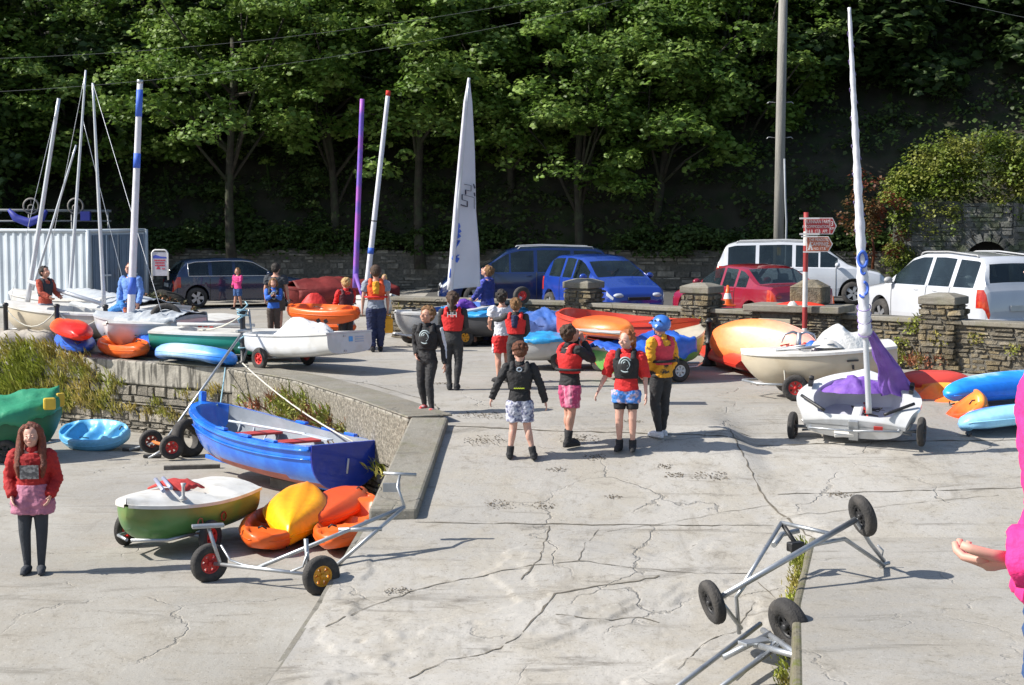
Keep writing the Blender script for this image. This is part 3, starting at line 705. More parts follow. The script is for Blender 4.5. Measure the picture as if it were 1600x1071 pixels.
# weeds on the car park wall
def cwall_plants(label, pxs, m, n=26, h=.16):
    mb = MB()
    for px, z in pxs:
        for X, Y in [(lerp(-2.6, 13, i/400), 0) for i in range(401)]:
            Y = wall_y(X)
            if X/Y*FOC+800 >= px: break
        p = V(X-.16, Y-.2, z); tufts(mb, p, n, h, .1, R, (-.3, -.4), .012); leafblob(mb, p, .16, 40, .045, R, .8, -1)
    tag(mb.build('wall_weeds', m, weld=False), label, 'plant', kind='stuff')
cwall_plants('green and rust coloured weeds at the foot of the wall behind the purple bag', [(1395, .3), (1405, .2), (1412, .35), (1425, .15), (1440, .2), (1450, .1), (1455, .25), (1470, .1), (1480, .2), (1390, .15), (1462, .15)], M_VAL, 30)
cwall_plants('small green weeds sprouting from the wall face under the silver off-roader', [(1475, .62), (1480, .55), (1535, .65), (1590, .5), (1440, .85), (1448, .95), (1430, .75), (1340, .3), (1350, .25), (1420, .5)], M_GRASS, 18, .12)
cwall_plants('yellow lichen and weeds on the wall right of the white sail', [(760, .5), (800, .5), (640, .6), (670, .55), (690, .65), (940, .6), (945, .4), (960, .5), (1060, .6), (1070, .45), (1080, .3), (1085, .55), (1100, .7)], M_GRASSD, 22, .13)
# moss along the right wall of the slip
mb = MB()
for i in range(190):
    Y = R.uniform(13, 18.8); tufts(mb, V(x_rwall(Y)-.1, Y, z_slip(Y)+R.uniform(-.02, .12)), 14, .07, .05, R, (-.3, 0), .01)
tag(mb.build('grass_strip', M_GRASS, weld=False), 'mossy grass growing in the corner where slipway meets the right wall', 'grass', kind='stuff')

# ================================================================== RUIN with arch, telegraph pole, container
r0 = atY(1500, 440, 49.5)
T = thing('stone_ruin', 'roofless dark stone building with arched doorway overgrown with ivy', 'building', (r0.x, 49.5, .3), rz=-.25)
mb = MB(); Ws, Hs = 6.4, 2.75; ax = .75; ar = .62
pts = []
N = 48
for i in range(N):
    x0, x1 = -1.85 + 6.4*i/N, -1.85 + 6.4*(i+1)/N
    def hole(x):
        d = abs(x-ax); return (1.0 + sqrt(max(0, ar*ar-d*d))) if d < ar else 0
    tp = lambda x: Hs + .15*noise.noise((x*1.3, 0, 2)) - .25*sstep(1.6, 3, x)
    h0, h1 = hole(x0), hole(x1); vs = [(x0, 0, h0), (x1, 0, h1), (x1, 0, tp(x1)), (x0, 0, tp(x0)), (x0, .5, h0), (x1, .5, h1), (x1, .5, tp(x1)), (x0, .5, tp(x0))]
    mb.add(vs, [(0, 1, 2, 3), (7, 6, 5, 4), (3, 2, 6, 7), (0, 4, 5, 1)], 0, False)
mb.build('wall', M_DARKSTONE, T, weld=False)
mb = MB(); stonework(mb, [(-1.85, -.02), (ax-ar-.1, -.02)], 0, Hs, -1, .08, .22, .2, .6, .1, random.Random(31), .05)
stonework(mb, [(ax+ar+.1, -.02), (4.5, -.02)], 0, Hs-.3, -1, .08, .22, .2, .6, .1, random.Random(32), .05)
stonework(mb, [(ax-ar-.1, -.02), (ax+ar+.1, -.02)], 1.78, Hs-.05, -1, .08, .2, .2, .5, .1, random.Random(33), .05)
for k in range(9):
    a = pi*(k+.5)/9; mb.box((ax+cos(a)*(ar+.11), -.05, 1.0+sin(a)*(ar+.11)), (.2, .16, .24), Matrix.Rotation(-(a-pi/2), 3, 'Y'))
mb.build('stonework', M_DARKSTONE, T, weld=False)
mb = MB(); mb.box((ax, .6, .9), (1.6, .1, 1.9)); mb.build('inner_dark_panel', mat('arch_panel', (.02, .018, .015), .9), T)  # near-black panel closing the arch from behind
mb = MB(); mb.box((-1.75, 1.5, 1.25), (.45, 3.0, 2.5)); mb.box((4.4, 1.5, 1.2), (.45, 3.0, 2.4)); mb.box((1.3, 3, 1.2), (6.3, .45, 2.4)); mb.build('rear_walls', M_DARKSTONE, T)
mb = MB(); Ri = random.Random(44)
for _ in range(105):
    x = Ri.uniform(-2.1, 3.0); z = 2.9 + (1.9*sin(clamp((x+2.2)/5.4)*pi)**.7)*Ri.random()**.8+Ri.uniform(-.3, .3)
    leafblob(mb, V(x, Ri.uniform(-.2, .5), z), Ri.uniform(.3, .6), 130, .085, Ri, .8, -.7)
for _ in range(26):
    x = Ri.choice([-1.9, -1.75, -1.6, -2.0])+Ri.uniform(-.15, .15); leafblob(mb, V(x, -.1, Ri.uniform(.3, 2.8)), .22, 75, .07, Ri, 1, -1)
for _ in range(10): leafblob(mb, V(Ri.uniform(-1.5, 0), -.1, Ri.uniform(1.9, 2.7)), .3, 80, .07, Ri, 1, -1)
mb.build('ivy', M_LEAF_Y, T, weld=False)
mb = MB(); Ri = random.Random(45); c0 = atY(1365, 330, 49)
for _ in range(22): leafblob(mb, V(c0.x+Ri.gauss(0, .5), 49.2+Ri.uniform(-.3, .3), 2.55+Ri.gauss(0, .45)), .32, 55, .085, Ri, .9, -1)
mb.tube([(c0.x, 49.3, .3), (c0.x+.1, 49.3, 1.6), (c0.x-.1, 49.2, 2.8)], [.05, .04, .02], 6)
tag(mb.build('red_creeper', M_RED, weld=False), 'reddish creeper bush left of the ruin, behind the furled mast', 'bush')

q = atY(1216, 400, 48.0)
T = thing('telegraph_pole', 'tall grey wooden telegraph pole behind the white people carrier', 'pole', (q.x, 48.0, .3))
M_POLE = mat('pole_wood', (.26, .25, .225), .85, .2, 3, .5, stretch=(6, 6, .4))
mb = MB(); mb.tube([(0, 0, 0), (.02, 0, 5), (.06, 0, 10.6)], [.155, .14, .12], 14); mb.build('shaft', M_POLE, T)
mb = MB(); mb.box((0, -.15, 1.35), (.1, .04, .22)); mb.build('warning_plate', mat('yellow_plate', '#e0b020', .6), T)
mb = MB()
for z in (4.6, 5.6):
    for sx in (-1, 1): mb.tube([(sx*.13, 0, z), (sx*.32, 0, z+.02), (sx*.38, 0, z-.03)], .012, 5)
mb.build('step_irons', mat('galv', (.45, .45, .46), .45, .15, 12, metal=.8), T)
mb = MB(); mb.tube([(.1, -.15, .3), (.19, -.15, .8), (.2, -.15, 2.2), (.16, -.14, 2.9), (.12, -.13, 4)], .03, 6); mb.build('conduit', mat('conduit_grey', (.3, .32, .35), .6), T)
mb = MB()
def wire(a, b, sag):
    a, b = Vector(a), Vector(b); mb.tube([a.lerp(b, t/16) - V(0, 0, sag*4*(t/16)*(1-t/16)) for t in range(17)], .005, 4)
px0 = V(q.x, 48.0, 10.0)
wire(px0, atY(-200, 150, 50), .9); wire(px0+V(0, 0, .25), atY(-200, 95, 50), .8); wire(px0+V(0, 0, .1), (24, 44, 6.8), .7)
tag(mb.build('overhead_wires', mat('wire_black', (.10, .11, .11), .6), weld=False), 'thin sagging overhead wires running from the telegraph pole', 'cable')

# container
M_CONT = mat('container_paint', '#b9c2ca', .45, .08, 2, col2=(.30, .20, .12), c2amt=.5, c2scale=1.2, thresh=(.6, .75))
M_CONT2 = mat('container_door', (.12, .17, .24), .5, .15, 2.5, col2=(.12, .08, .06), c2amt=.5, c2scale=1.5, thresh=(.58, .72))  # door colour darkened for the end turned away from the sun
ca = atz(140, 487, 0.0); cb = atY(228, 400, ca.y+1.75); c_l = atY(-140, 400, ca.y+3.2)
T = thing('shipping_container', 'pale grey corrugated shipping container with blue grey doors darkened for shade behind the masts', 'container', (ca.x, ca.y, 0))
e1 = Vector((c_l.x-ca.x, c_l.y-ca.y, 0)); e2 = Vector((cb.x-ca.x, cb.y-ca.y, 0)); HC = 2.28
mb = MB(); nc = int(e1.length/.07); P = []
nr = Vector((e1.y, -e1.x, 0)).normalized(); nr = nr if nr.y < 0 else -nr
for i in range(nc+1):
    ph = i % 4; off = -.045 if ph in (1, 2) else 0.
    p = e1*(i/nc) + nr*off; P += [(p.x, p.y, .14), (p.x, p.y, HC-.06)]
mb.add(P, [(2*i, 2*i+2, 2*i+3, 2*i+1) for i in range(nc)], 0, False); mb.build('side_panel', M_CONT, T, weld=False)
mb = MB(); q2 = e1+e2
mb.loft([[V(0, 0, z), e1, q2, e2] if False else [V(0, 0, z)-nr*.05, e1-nr*.05+V(0, 0, z), q2+V(0, 0, z), e2-nr*.05+V(0, 0, z)] for z in (.12, HC-.05)], 0, True, True, False); mb.build('shell', M_CONT, T)
mb = MB()
for p in (V(0, 0, 0), e2, e1):
    mb.tube([p+V(0, 0, .02), p+V(0, 0, HC)], .07, 4)
for z in (.08, HC-.03): mb.tube([V(0, 0, z), e1+V(0, 0, z)], .055, 4); mb.tube([V(0, 0, z), e2+V(0, 0, z)], .055, 4)
mb.build('frame', M_CONT, T)
n2 = Vector((e2.y, -e2.x, 0)).normalized()
for k in (0, 1):
    mb = MB(); u0, u1 = .06+.46*k, .48+.46*k; w = (u1-u0)*e2.length; c = e2*((u0+u1)/2)+n2*.03
    a = atan2(e2.y, e2.x); mb.box((c.x, c.y, HC/2), (w, .04, HC-.28), a)
    for j in range(5):
        cc = e2*(u0+(u1-u0)*(j+.5)/5) + n2*.055; mb.box((cc.x, cc.y, HC/2), (w*.08, .03, HC-.4), a)
    d = mb.build('door', M_CONT2, T)
    mb = MB(); cc = e2*((u0+u1)/2)+n2*.09; mb.tube([(cc.x, cc.y, .2), (cc.x, cc.y, HC-.15)], .018, 6); mb.box((cc.x, cc.y, 1.0), (.3, .03, .05), a); mb.build('lock_rod', M_CONT, d)
# low shed roof and rack behind it
s0 = atY(60, 350, ca.y+5)
T = thing('boat_rack', 'pale tubular rack holding blue gear above the container', 'rack', (s0.x, ca.y+4.0, 0))
mb = MB()
for x in (-2.5, -1.2, 0, 1.3, 2.4): mb.tube([(x, 0, 0), (x, 0, 2.85)], .03, 6)
mb.tube([(-3, 0, 2.85), (2.5, 0, 2.8)], .045, 6); mb.tube([(-3, 0, 2.5), (2.5, 0, 2.5)], .03, 6); mb.build('frame', mat('rack_grey', (.16, .17, .18), .5, .1, 5), T)
for x, z in ((.0, 2.85), (1.35, 2.85)):
    mb = MB(); mb.lathe([(.22, -.03), (.26, 0), (.22, .03), (.2, 0), (.22, -.03)], 20, (x+.1, -.1, z+.1), 'Y'); mb.tube([(x+.1, -.1, z+.1), (x+.1, -.1, z+.34)], .012, 4)
    mb.lathe([(.08, -.05), (.12, 0), (.08, .05)], 14, (x+.1, -.1, z+.05), 'Y'); mb.build('hose_reel', mat('reel_grey', (.16, .15, .14), .6), T)
tb = MB(); tb.tube([(-.55, -.2, 2.85), (-.35, -.2, 2.6), (.05, -.2, 2.45), (.45, -.2, 2.6), (.6, -.2, 2.82)], [.05, .12, .14, .12, .05], 10); tb.build('blue_sail_roll', mat('blue_roll', (.02, .03, .25), .6), T); tb = MB(); tb.box((1.75, -.1, 2.65), (.28, .2, .28)); tb.build('blue_box', mat('blue_roll', (.02, .03, .25), .6), T)
tb = MB(); tb.box((-3.6, 1, 2.86), (4.4, 2.5, .08), Matrix.Rotation(.05, 3, 'Y')); tb.box((-3.6, 1.2, 1.35), (4.2, 2.2, 2.7)); 
tag(tb.build('shed', mat('shed_sheet', (.13, .15, .15), .6, .2, 3)), 'low dark shed with sheet roof behind the container', 'shed').location = (s0.x-.2, ca.y+4.3, 0)
# ================================================================== BOATS, KAYAKS, TROLLEYS
M_GEL = mat('white_gelcoat', (.62, .63, .64), .3, .06, 3, coat=.3, col2=(.42, .40, .35), c2amt=.35, c2scale=2.5)
M_GELG = mat('grey_gelcoat', (.44, .45, .46), .35, .08, 3, coat=.2, col2=(.3, .29, .27), c2amt=.4, c2scale=2.5)
M_CREAM = mat('cream_gelcoat', (.56, .49, .37), .35, .08, 3, coat=.2, col2=(.40, .33, .22), c2amt=.4, c2scale=2)
M_DECKW = mat('deck_white', (.66, .65, .62), .45, .06, 5, .1, col2=(.45, .42, .36), c2amt=.35, c2scale=4)
M_GREEN = mat('green_hull', (.09, .24, .07), .4, .12, 3, coat=.2, col2=(.22, .20, .06), c2amt=.6, c2scale=1.2)
M_TURQ = mat('turquoise_hull', (.03, .30, .22), .35, .1, 3, coat=.2)
M_BLUEP = mat('blue_boat_paint', (.012, .15, .74), .22, .12, 3, .06, coat=.6, col2=(.03, .24, .82), c2amt=.5, c2scale=3)
M_BLUED = mat('shaded_transom_blue', (.010, .04, .40), .3, .12, 4, .08, coat=.4)  # hull blue darkened in colour for the transom's shaded side
M_REDB = mat('red_boat', (.60, .055, .03), .35, .1, 3, .05, coat=.2, col2=(.48, .05, .03), c2amt=.5)
M_REDD = mat('dark_red_cloth', (.16, .012, .010), .7, .2, 3, .3)
M_REDP = mat('red_thwart', (.42, .03, .03), .5, .1, 5)
M_GREYP = mat('grey_inner', (.25, .28, .32), .6, .12, 5, .1)
M_RIB = mat('pale_rib', (.50, .55, .62), .5, .08, 8)
M_BOOT = mat('pink_antifoul', (.45, .13, .10), .6, .2, 5, .1)
M_GALV = mat('galvanised', (.42, .44, .46), .42, .15, 9, metal=.75)
M_GALVW = mat('white_frame', (.62, .64, .66), .4, .08, 9)
M_RUST = mat('rusty_steel', (.24, .075, .03), .8, .3, 9, .3)
M_TYRE = mat('tyre_rubber', (.035, .033, .032), .85, .2, 12, .4, col2=(.10, .09, .08), c2amt=.35, c2scale=5)
M_RIMR = mat('red_rim', (.55, .03, .025), .45, .1, 8)
M_RIMY = mat('yellow_rim', (.75, .33, .02), .45, .1, 8)
M_BLACK = mat('black_fitting', (.02, .02, .022), .5, .15, 8)
M_ROPE = mat('pale_rope', (.55, .53, .46), .9, .15, 40)
M_ROPEB = mat('blue_rope', (.25, .42, .50), .9, .15, 40)
M_ROPER = mat('red_rope', (.55, .04, .03), .9, .15, 40)
M_ALU = mat('mast_alloy', (.58, .60, .64), .35, .06, 3, metal=.35)
M_SAIL = mat('sailcloth', (.66, .68, .74), .6, .05, 2, trans=.15)
M_SLEEVE = mat('white_sail_sleeve', (.64, .64, .70), .6, .08, 3, .2)
M_LILAC = mat('sail_blue_band', (.05, .14, .62), .6, .1, 5)
M_PURP = mat('purple_cloth', (.17, .075, .38), .65, .2, 3, .5, col2=(.24, .13, .45), c2amt=.5, c2scale=4)
M_VIOL = mat('violet_mast', (.36, .10, .48), .5, .1, 4, col2=(.12, .10, .5), c2amt=.8, c2scale=1.5)
M_ORANGE = mat('orange_plastic', (.78, .13, .015), .38, .1, 3, .1, col2=(.62, .09, .01), c2amt=.5)
M_REDK = mat('red_plastic', (.62, .04, .02), .38, .1, 3, .1)
M_YELK = plastic2('yellow_plastic', '#ffb400', '#ff9a05', 0, -1, 1)
M_BLUEW = plastic2('blue_white_plastic', '#2a78dc', '#2f86ea', 0, -1.1, .9, '#c4e8ff')
M_BLUEW2 = plastic2('blue_white_plastic_two', '#dff2ff', '#1f7fe6', 1, -.35, .15, '#2fa8ff')
M_BLUEK = mat('blue_plastic', (.02, .13, .62), .38, .1, 3, .1, col2=(.02, .08, .45), c2amt=.5)
M_LBLUE = plastic2('light_blue_plastic', '#2a8fc8', '#8fd0f0', 0, -1, 1)
M_PEACH = plastic2('orange_peach_plastic', '#ff6a10', '#ffb4a4', 0, -1.5, 1.0, '#ff9a5c')
M_ORPK = plastic2('orange_red_plastic', '#ff3a1c', '#ff9a3a', 1, -.3, .3)
M_REDYEL = plastic2('red_orange_plastic', '#e8261a', '#f06a20', 0, -.8, .8)
M_TARPB = mat('blue_tarpaulin', (.03, .13, .60), .35, .15, 2, .5, col2=(.02, .09, .42), c2amt=.6, c2scale=5)
M_TARPD = mat('slate_blue_cover', (.05, .13, .42), .5, .2, 3, .4, col2=(.12, .16, .34), c2amt=.6)
M_TARPC = mat('cyan_cover', (.03, .32, .66), .4, .12, 3, .4, col2=(.05, .22, .52), c2amt=.5, c2scale=4)
M_TARPG = mat('green_tarpaulin', (.03, .25, .13), .5, .15, 3, .4)
M_TARPW = mat('pale_grey_cover', (.42, .45, .48), .6, .12, 3, .5)
M_BAG = mat('clear_plastic_bag', (.66, .66, .64), .3, .12, 5, .6)

def place(stern, bow, zs, zb, D=0.):
    A, B = atz(*stern, zs), atz(*bow, zb); d = B-A; L = d.length
    return dict(loc=A, yaw=atan2(d.y, d.x), pitch=math.asin(clamp(d.z/L, -1, 1)), L=L)
def hullthing(name, label, cat, P, D, roll=0, group=None):
    R_ = (Matrix.Rotation(P['yaw'], 3, 'Z') @ Matrix.Rotation(-P['pitch'], 3, 'Y') @ Matrix.Rotation(roll, 3, 'X'))
    loc = P['loc'] - R_ @ V(0, 0, D)
    return thing(name, label, cat, loc, rot=R_.to_euler(), group=group)

def hull(T, L, B, D, m_hull, m_deck, m_in=None, tw=.75, bw=0., sheer=.10, c0=.04, c1=.6, sd=.12, floor=.12, e=.75, rocker=.05, camber=.05, low=None, m_low=None, lip=.025, fine=.62, slow=0., names=('hull', 'deck')):
    """lofted dinghy: x from transom (0) to stem (L), keel z=0, sheer about z=D"""
    m_in = m_in or m_deck; N = 34; n = 9
    def b(t):
        aft = lerp(tw, 1, sin(min(t/.42, 1)*pi/2)); 
        f = 1. if t < .42 else max(0., 1-((t-.42)/.58)**(2.1))**fine
        return B/2*max(min(aft, 1)*f if t < .42 else lerp(bw, 1, f), .012)
    def k(t): return rocker*(1-min(t/.4, 1))**2*1.2 + (D*.85*clamp((t-.78)/.22)**2.2 if bw < .1 else D*.32*clamp((t-.55)/.45)**1.8)
    def s(t): return D + sheer*(abs(t-.35)/.65)**2 - slow*max(0, 1-t/.16)**1.6
    ts = [0, .012] + [.012 + (1-.012)*(i/N)**.96 for i in range(1, N+1)]
    outer = []; inner = []; lipm = []
    for t in ts:
        bb, kk, ss = b(t), k(t), s(t); ee = e*(1 + (.5*clamp((t-.6)/.4) if bw < .1 else 0))
        row = []
        for j in range(n+1):
            a = j/n*pi/2; row.append((bb*sin(a)**ee, kk + (ss-kk)*(1-cos(a)**ee)))
        x = t*L
        outer.append([V(x, -y, z) for y, z in reversed(row)] + [V(x, y, z) for y, z in row[1:]])
        ck = c0 <= t <= c1; sdw = sd if ck else bb
        bi = max(bb-sd, .02) if ck else .0
        fl = max(floor, kk+.05) if ck else None
        top = ss + lip
        ed = [(bb+lip, ss-lip*.6), (bb+lip, top), (bb*.96, top+.004)]
        def hw(z_):
            c_ = clamp((ss-z_)/max(ss-kk, 1e-3))**(1/ee); return max(bb*max(0, 1-c_*c_)**(ee/2)-.025, .004)
        if ck: zm = lerp(top, fl, .5); pr = [(bi+.03, top+camber*.35), (bi, top+camber*.3), (min(bi*.97, hw(zm)), zm), (min(bi*.92, hw(fl+.01)), fl+.01), (0, fl)]
        else: pr = [(bb*.7, top+camber*.55), (bb*.5, top+camber*.8), (bb*.35, top+camber*.9), (bb*.15, top+camber), (0, top+camber)]
        full = ed+pr; inner.append([V(x, y, z) for y, z in full] + [V(x, -y, z) for y, z in reversed(full[:-1])])
    mb = MB(); mif = None
    mats = [m_hull]
    if low: mats = [m_hull, m_low]; mif = lambda i, j: 1 if (outer[i][j].z+outer[i][j+1].z)/2 < low else 0
    mb.loft(outer, 0, False, False, True, mif)
    for row, ii in ((outer[0], 0), (outer[-1], -1)):
        mb.add(row, [list(range(len(row)))], 0, False)
    h = mb.build(names[0], mats, T)
    mb = MB(); mb.loft(inner, 0, False, False, True); m = len(inner[0])
    mb.add(inner[0], [list(range(m))], 0, False)
    d = mb.build(names[1], m_deck if m_deck is m_in else [m_deck, m_in], T)
    if m_deck is not m_in:
        for p in d.data.polygons:
            if p.center.z < s(clamp(p.center.x/L))-.03 and L*c0 < p.center.x < L*c1: p.material_index = 1
    for o in (h, d):
        md = o.modifiers.new('e', 'EDGE_SPLIT'); md.split_angle = radians(38)
    def hwt(t, z_):
        ee = e*(1 + (.5*clamp((t-.6)/.4) if bw < .1 else 0)); c_ = clamp((s(t)-z_)/max(s(t)-k(t), 1e-3))**(1/ee); return b(t)*max(0, 1-c_*c_)**(ee/2)-.045
    return dict(b=b, k=k, s=s, hull=h, deck=d, L=L, hw=hwt)

def cover(T, Hd, t0, t1, top, m, name='cover', over=.09, drop=.14, seed=1, ridge=1., wr=.035):
    """tarpaulin stretched over the hull with folds and an uneven hem"""
    L = Hd['L']; R_ = random.Random(seed); mb = MB(); U, W_ = 40, 28; o_ = V(seed*3.1, 0, 0)
    def fn(u, v):
        t = lerp(t0, t1, u); bb = Hd['b'](clamp(t, 0, 1))*1.0+over*.35; ss = Hd['s'](clamp(t, 0, 1)); a = (v-.5)*2
        edge = abs(a) > .8; y = bb*clamp(a/.8, -1, 1) + (.02*(1 if a > 0 else -1) if edge else 0)
        crest = top*(1-abs(a/.8)**1.3) if not edge else 0
        z = ss+.04 + max(crest, 0)*(.6+.4*sin(u*pi))
        if edge: z -= (abs(a)-.8)/.2*(drop*(1+.5*noise.noise(V(u*7, a, seed))))
        w = noise.noise(V(u*5, a*2.2, seed*1.7))*wr + abs(noise.noise(V(u*11+a*3, a*4, seed)))*wr*.9
        return (t*L + (.03*noise.noise(V(u*6, a*3, 9))), y, z+w)
    mb.grid(fn, U, W_); o = mb.build(name, m, T, weld=False)
    so = o.modifiers.new('s', 'SOLIDIFY'); so.thickness = .006; return o

def wheel(T, c, ax, r, w, rim, name='wheel', rr=.52):
    """fat rubber tyre with a spoked plastic rim as its child"""
    R_ = Vector((0, 0, 1)).rotation_difference(Vector(ax).normalized()).to_matrix(); mb = MB()
    ri = r*rr; mb.lathe([(ri, -w*.32), (ri*1.15, -w*.46), (r*.86, -w*.5), (r*.95, -w*.36), (r, -w*.14), (r*.985, -w*.02), (r*.985, w*.02), (r, w*.14), (r*.95, w*.36), (r*.86, w*.5), (ri*1.15, w*.46), (ri, w*.32)], 26, c, mi=0, R=R_)
    o = mb.build(name, M_TYRE, T)
    mb = MB(); mb.lathe([(ri*1.03, -w*.3), (ri*.86, -w*.34), (ri*.84, -w*.1), (ri*.84, w*.1), (ri*.86, w*.34), (ri*1.03, w*.3)], 22, c, R=R_)
    mb.lathe([(.001, -w*.5), (r*.12, -w*.5), (r*.14, -w*.4), (r*.14, w*.4), (r*.12, w*.5), (.001, w*.5)], 12, c, R=R_)
    for k in range(6):
        a = 2*pi*k/6; d = R_ @ V(cos(a), sin(a), 0); u = R_ @ V(-sin(a), cos(a), 0); n_ = R_ @ V(0, 0, 1); P = []
        for s_ in (r*.12, ri*.87):
            hw = .17*ri if s_ < r*.2 else .22*ri
            P += [Vector(c)+d*s_+u*hw+n_*w*.22, Vector(c)+d*s_-u*hw+n_*w*.22, Vector(c)+d*s_-u*hw-n_*w*.22, Vector(c)+d*s_+u*hw-n_*w*.22]
        mb.loft([P[:4], P[4:]], 0, True, True, False)
    mb.build('rim', rim, o); return o

def dolly(label, P, z0, D, W=1.05, r=.19, rim=None, m=None, ax=.42, wl=True, handle=0., base=None, n_='launching_trolley', group='launching trolleys under the boats'):
    """two-wheeled trolley lying under a hull placed by P (so top-level)"""
    m = m or M_GALV; rim = rim or M_RIMR
    d = Vector((cos(P['yaw']), sin(P['yaw']), 0)); L = P['L']; o0 = P['loc']; a0 = V(o0.x, o0.y, 0)+d*L*ax; gz = ground(a0.x, a0.y)
    T = thing(n_, label, 'trolley', (a0.x, a0.y, gz), rz=P['yaw'], group=group)
    keel = o0.z - D + sin(P['pitch'])*L*ax - gz
    mb = MB(); mb.tube([(0, -W/2, r), (0, W/2, r)], .022, 8)
    for s in (-1, 1):
        mb.tube([(-.25, s*W*.36, r+.02), (.5, s*W*.30, r+.03), (L*(1-ax)*.95, s*.03, max(r+.05, keel*.9))], .02, 8)
        mb.tube([(0, s*W*.40, r), (0, s*W*.44, max(keel+.10, r+.1))], .018, 6)
        mb.tube([(-.25, s*W*.36, r+.02), (-.25, 0, max(keel-.06, r))], .016, 6)
    mb.tube([(0, -W*.44, keel+.10), (0, -W*.2, max(keel-.03, r)), (0, W*.2, max(keel-.03, r)), (0, W*.44, keel+.10)], .018, 6)
    if handle: mb.tube([(L*(1-ax)*.95, 0, max(r+.05, keel*.9)), (L*(1-ax)+handle, 0, r+.1)], .02, 8); mb.tube([(L*(1-ax)+handle, -.22, r+.1), (L*(1-ax)+handle, .22, r+.1)], .018, 8)
    mb.build('frame', m, T)
    for s in (-1, 1): wheel(T, (0, s*(W/2+.03), r), (0, 1, 0), r, .09, rim)
    return T

def mastp(T, foot, top, r0, r1, m, name='mast', n=10, bend=.0):
    a, b_ = to_local(T, foot), to_local(T, top); mb = MB(); N = 12
    mb.tube([a.lerp(b_, i/N) + V(0, bend*sin(pi*i/N), 0) for i in range(N+1)], [lerp(r0, r1, i/N) for i in range(N+1)], n)
    return mb.build(name, m, T)
def rope(T, pts, m=None, r=.008, name='rope', sag=0, label=None, cat='rope'):
    mb = MB(); P = []
    for a, b_ in zip(pts, pts[1:]):
        a, b_ = Vector(a), Vector(b_); P += [a.lerp(b_, i/8) - V(0, 0, sag*4*(i/8)*(1-i/8)) for i in range(8)]
    P.append(Vector(pts[-1]))
    if T is not None: P = [to_local(T, p) for p in P]
    mb.tube(P, r, 6); o = mb.build(name, m or M_ROPE, T)
    if T is None: tag(o, label, cat)
    return o

# ---- blue clinker-style rowing boat on the beach
P = place((541, 703), (314, 649), -.58, -.42); D = .62
T = hullthing('rowing_boat', 'bright blue open rowing boat with transom coloured darker for shade, red thwarts, on the beach', 'boat', P, D, roll=.03)
Hb = hull(T, P['L'], 1.55, D, M_BLUEP, M_BLUEP, M_GREYP, tw=.84, sheer=.20, c0=.02, c1=.93, sd=.07, floor=.10, e=.82, rocker=.03, camber=.02, low=.17, m_low=M_BOOT, lip=.03, fine=.55)
L = P['L']; mb = MB()
row = []
for j in range(-12, 13):
    a = abs(j)/12*pi/2; y = Hb['b'](0)*sin(a)**.82*(1 if j >= 0 else -1); row.append((y, Hb['k'](0)+(Hb['s'](0)-Hb['k'](0))*(1-cos(a)**.82)))
top_ = [(Hb['b'](0)*c, Hb['s'](0)+.05) for c in (1.0, .4, -.4, -1.0)]
mb.poly([(-.035, y, z) for y, z in row+top_], .04, (-1, 0, 0)); mb.build('transom', M_BLUED, T, bevel=.008)
mb = MB(); mb.tube([(-.04, .0, .28), (-.06, .0, .5)], .016, 6); mb.tube([(-.055, -.5, .42), (-.045, -.5, .43)], .02, 8); mb.build('transom_fitting', M_RIB, T)
for i, t in enumerate((.2, .42, .66)):
    w = Hb['b'](t)-.07; mb = MB(); mb.box((t*L, 0, D*.80), (.26, 2*w*.94, .035)); mb.build('thwart', M_REDP, T, bevel=.006)
for i in range(13):
    t = .07+.066*i
    for s in (-1, 1):
        bb, fl, ss = Hb['b'](t)-.07, .12, Hb['s'](t); mb = MB()
        mb.tube([(t*L, s*max(Hb['hw'](t, z_), .02), z_) for z_ in [lerp(max(Hb['k'](t)+.09, fl+.04), ss-.02, q_/6) for q_ in range(7)]], .017, 5); mb.build('rib', M_RIB, T)
mb = MB()
for s in (-1, 1): mb.tube([(t*L, s*(Hb['b'](t)+.035), Hb['s'](t)-.03) for t in [i/20 for i in range(20)]], [.022]*20, 6)
for s in (-1, 1): mb.tube([(t*L, s*(Hb['b'](t)*.985+.02), Hb['s'](t)-.16) for t in [i/20 for i in range(18)]], [.012]*18, 5)
mb.build('rubbing_strake', M_BLUEP, T)
mb = MB(); mb.box((L-.03, 0, D+.22), (.09, .10, .34)); mb.box((L*.5, 0, -.015), (L*.9, .045, .07)); mb.build('stem_post', M_BLUEP, T, bevel=.015)
for s in (-1, 1):
    for t in (.22, .38, .55):
        mb = MB(); mb.box((t*L, s*(Hb['b'](t)-.01), Hb['s'](t)+.055), (.24, .08, .035)); mb.build('rowlock_block', M_BLUEP, T, bevel=.008)
for s, (x0, x1) in ((-.22, (.34, .84)),):
    mb = MB(); mb.tube([(x0*L, s, D+.03), (x1*L, s*.6, D-.02)], .022, 8); mb.box((x0*L-.3, s*1.02, D+.03), (.62, .12, .02)); mb.build('oar', M_RIB, T, bevel=.004)
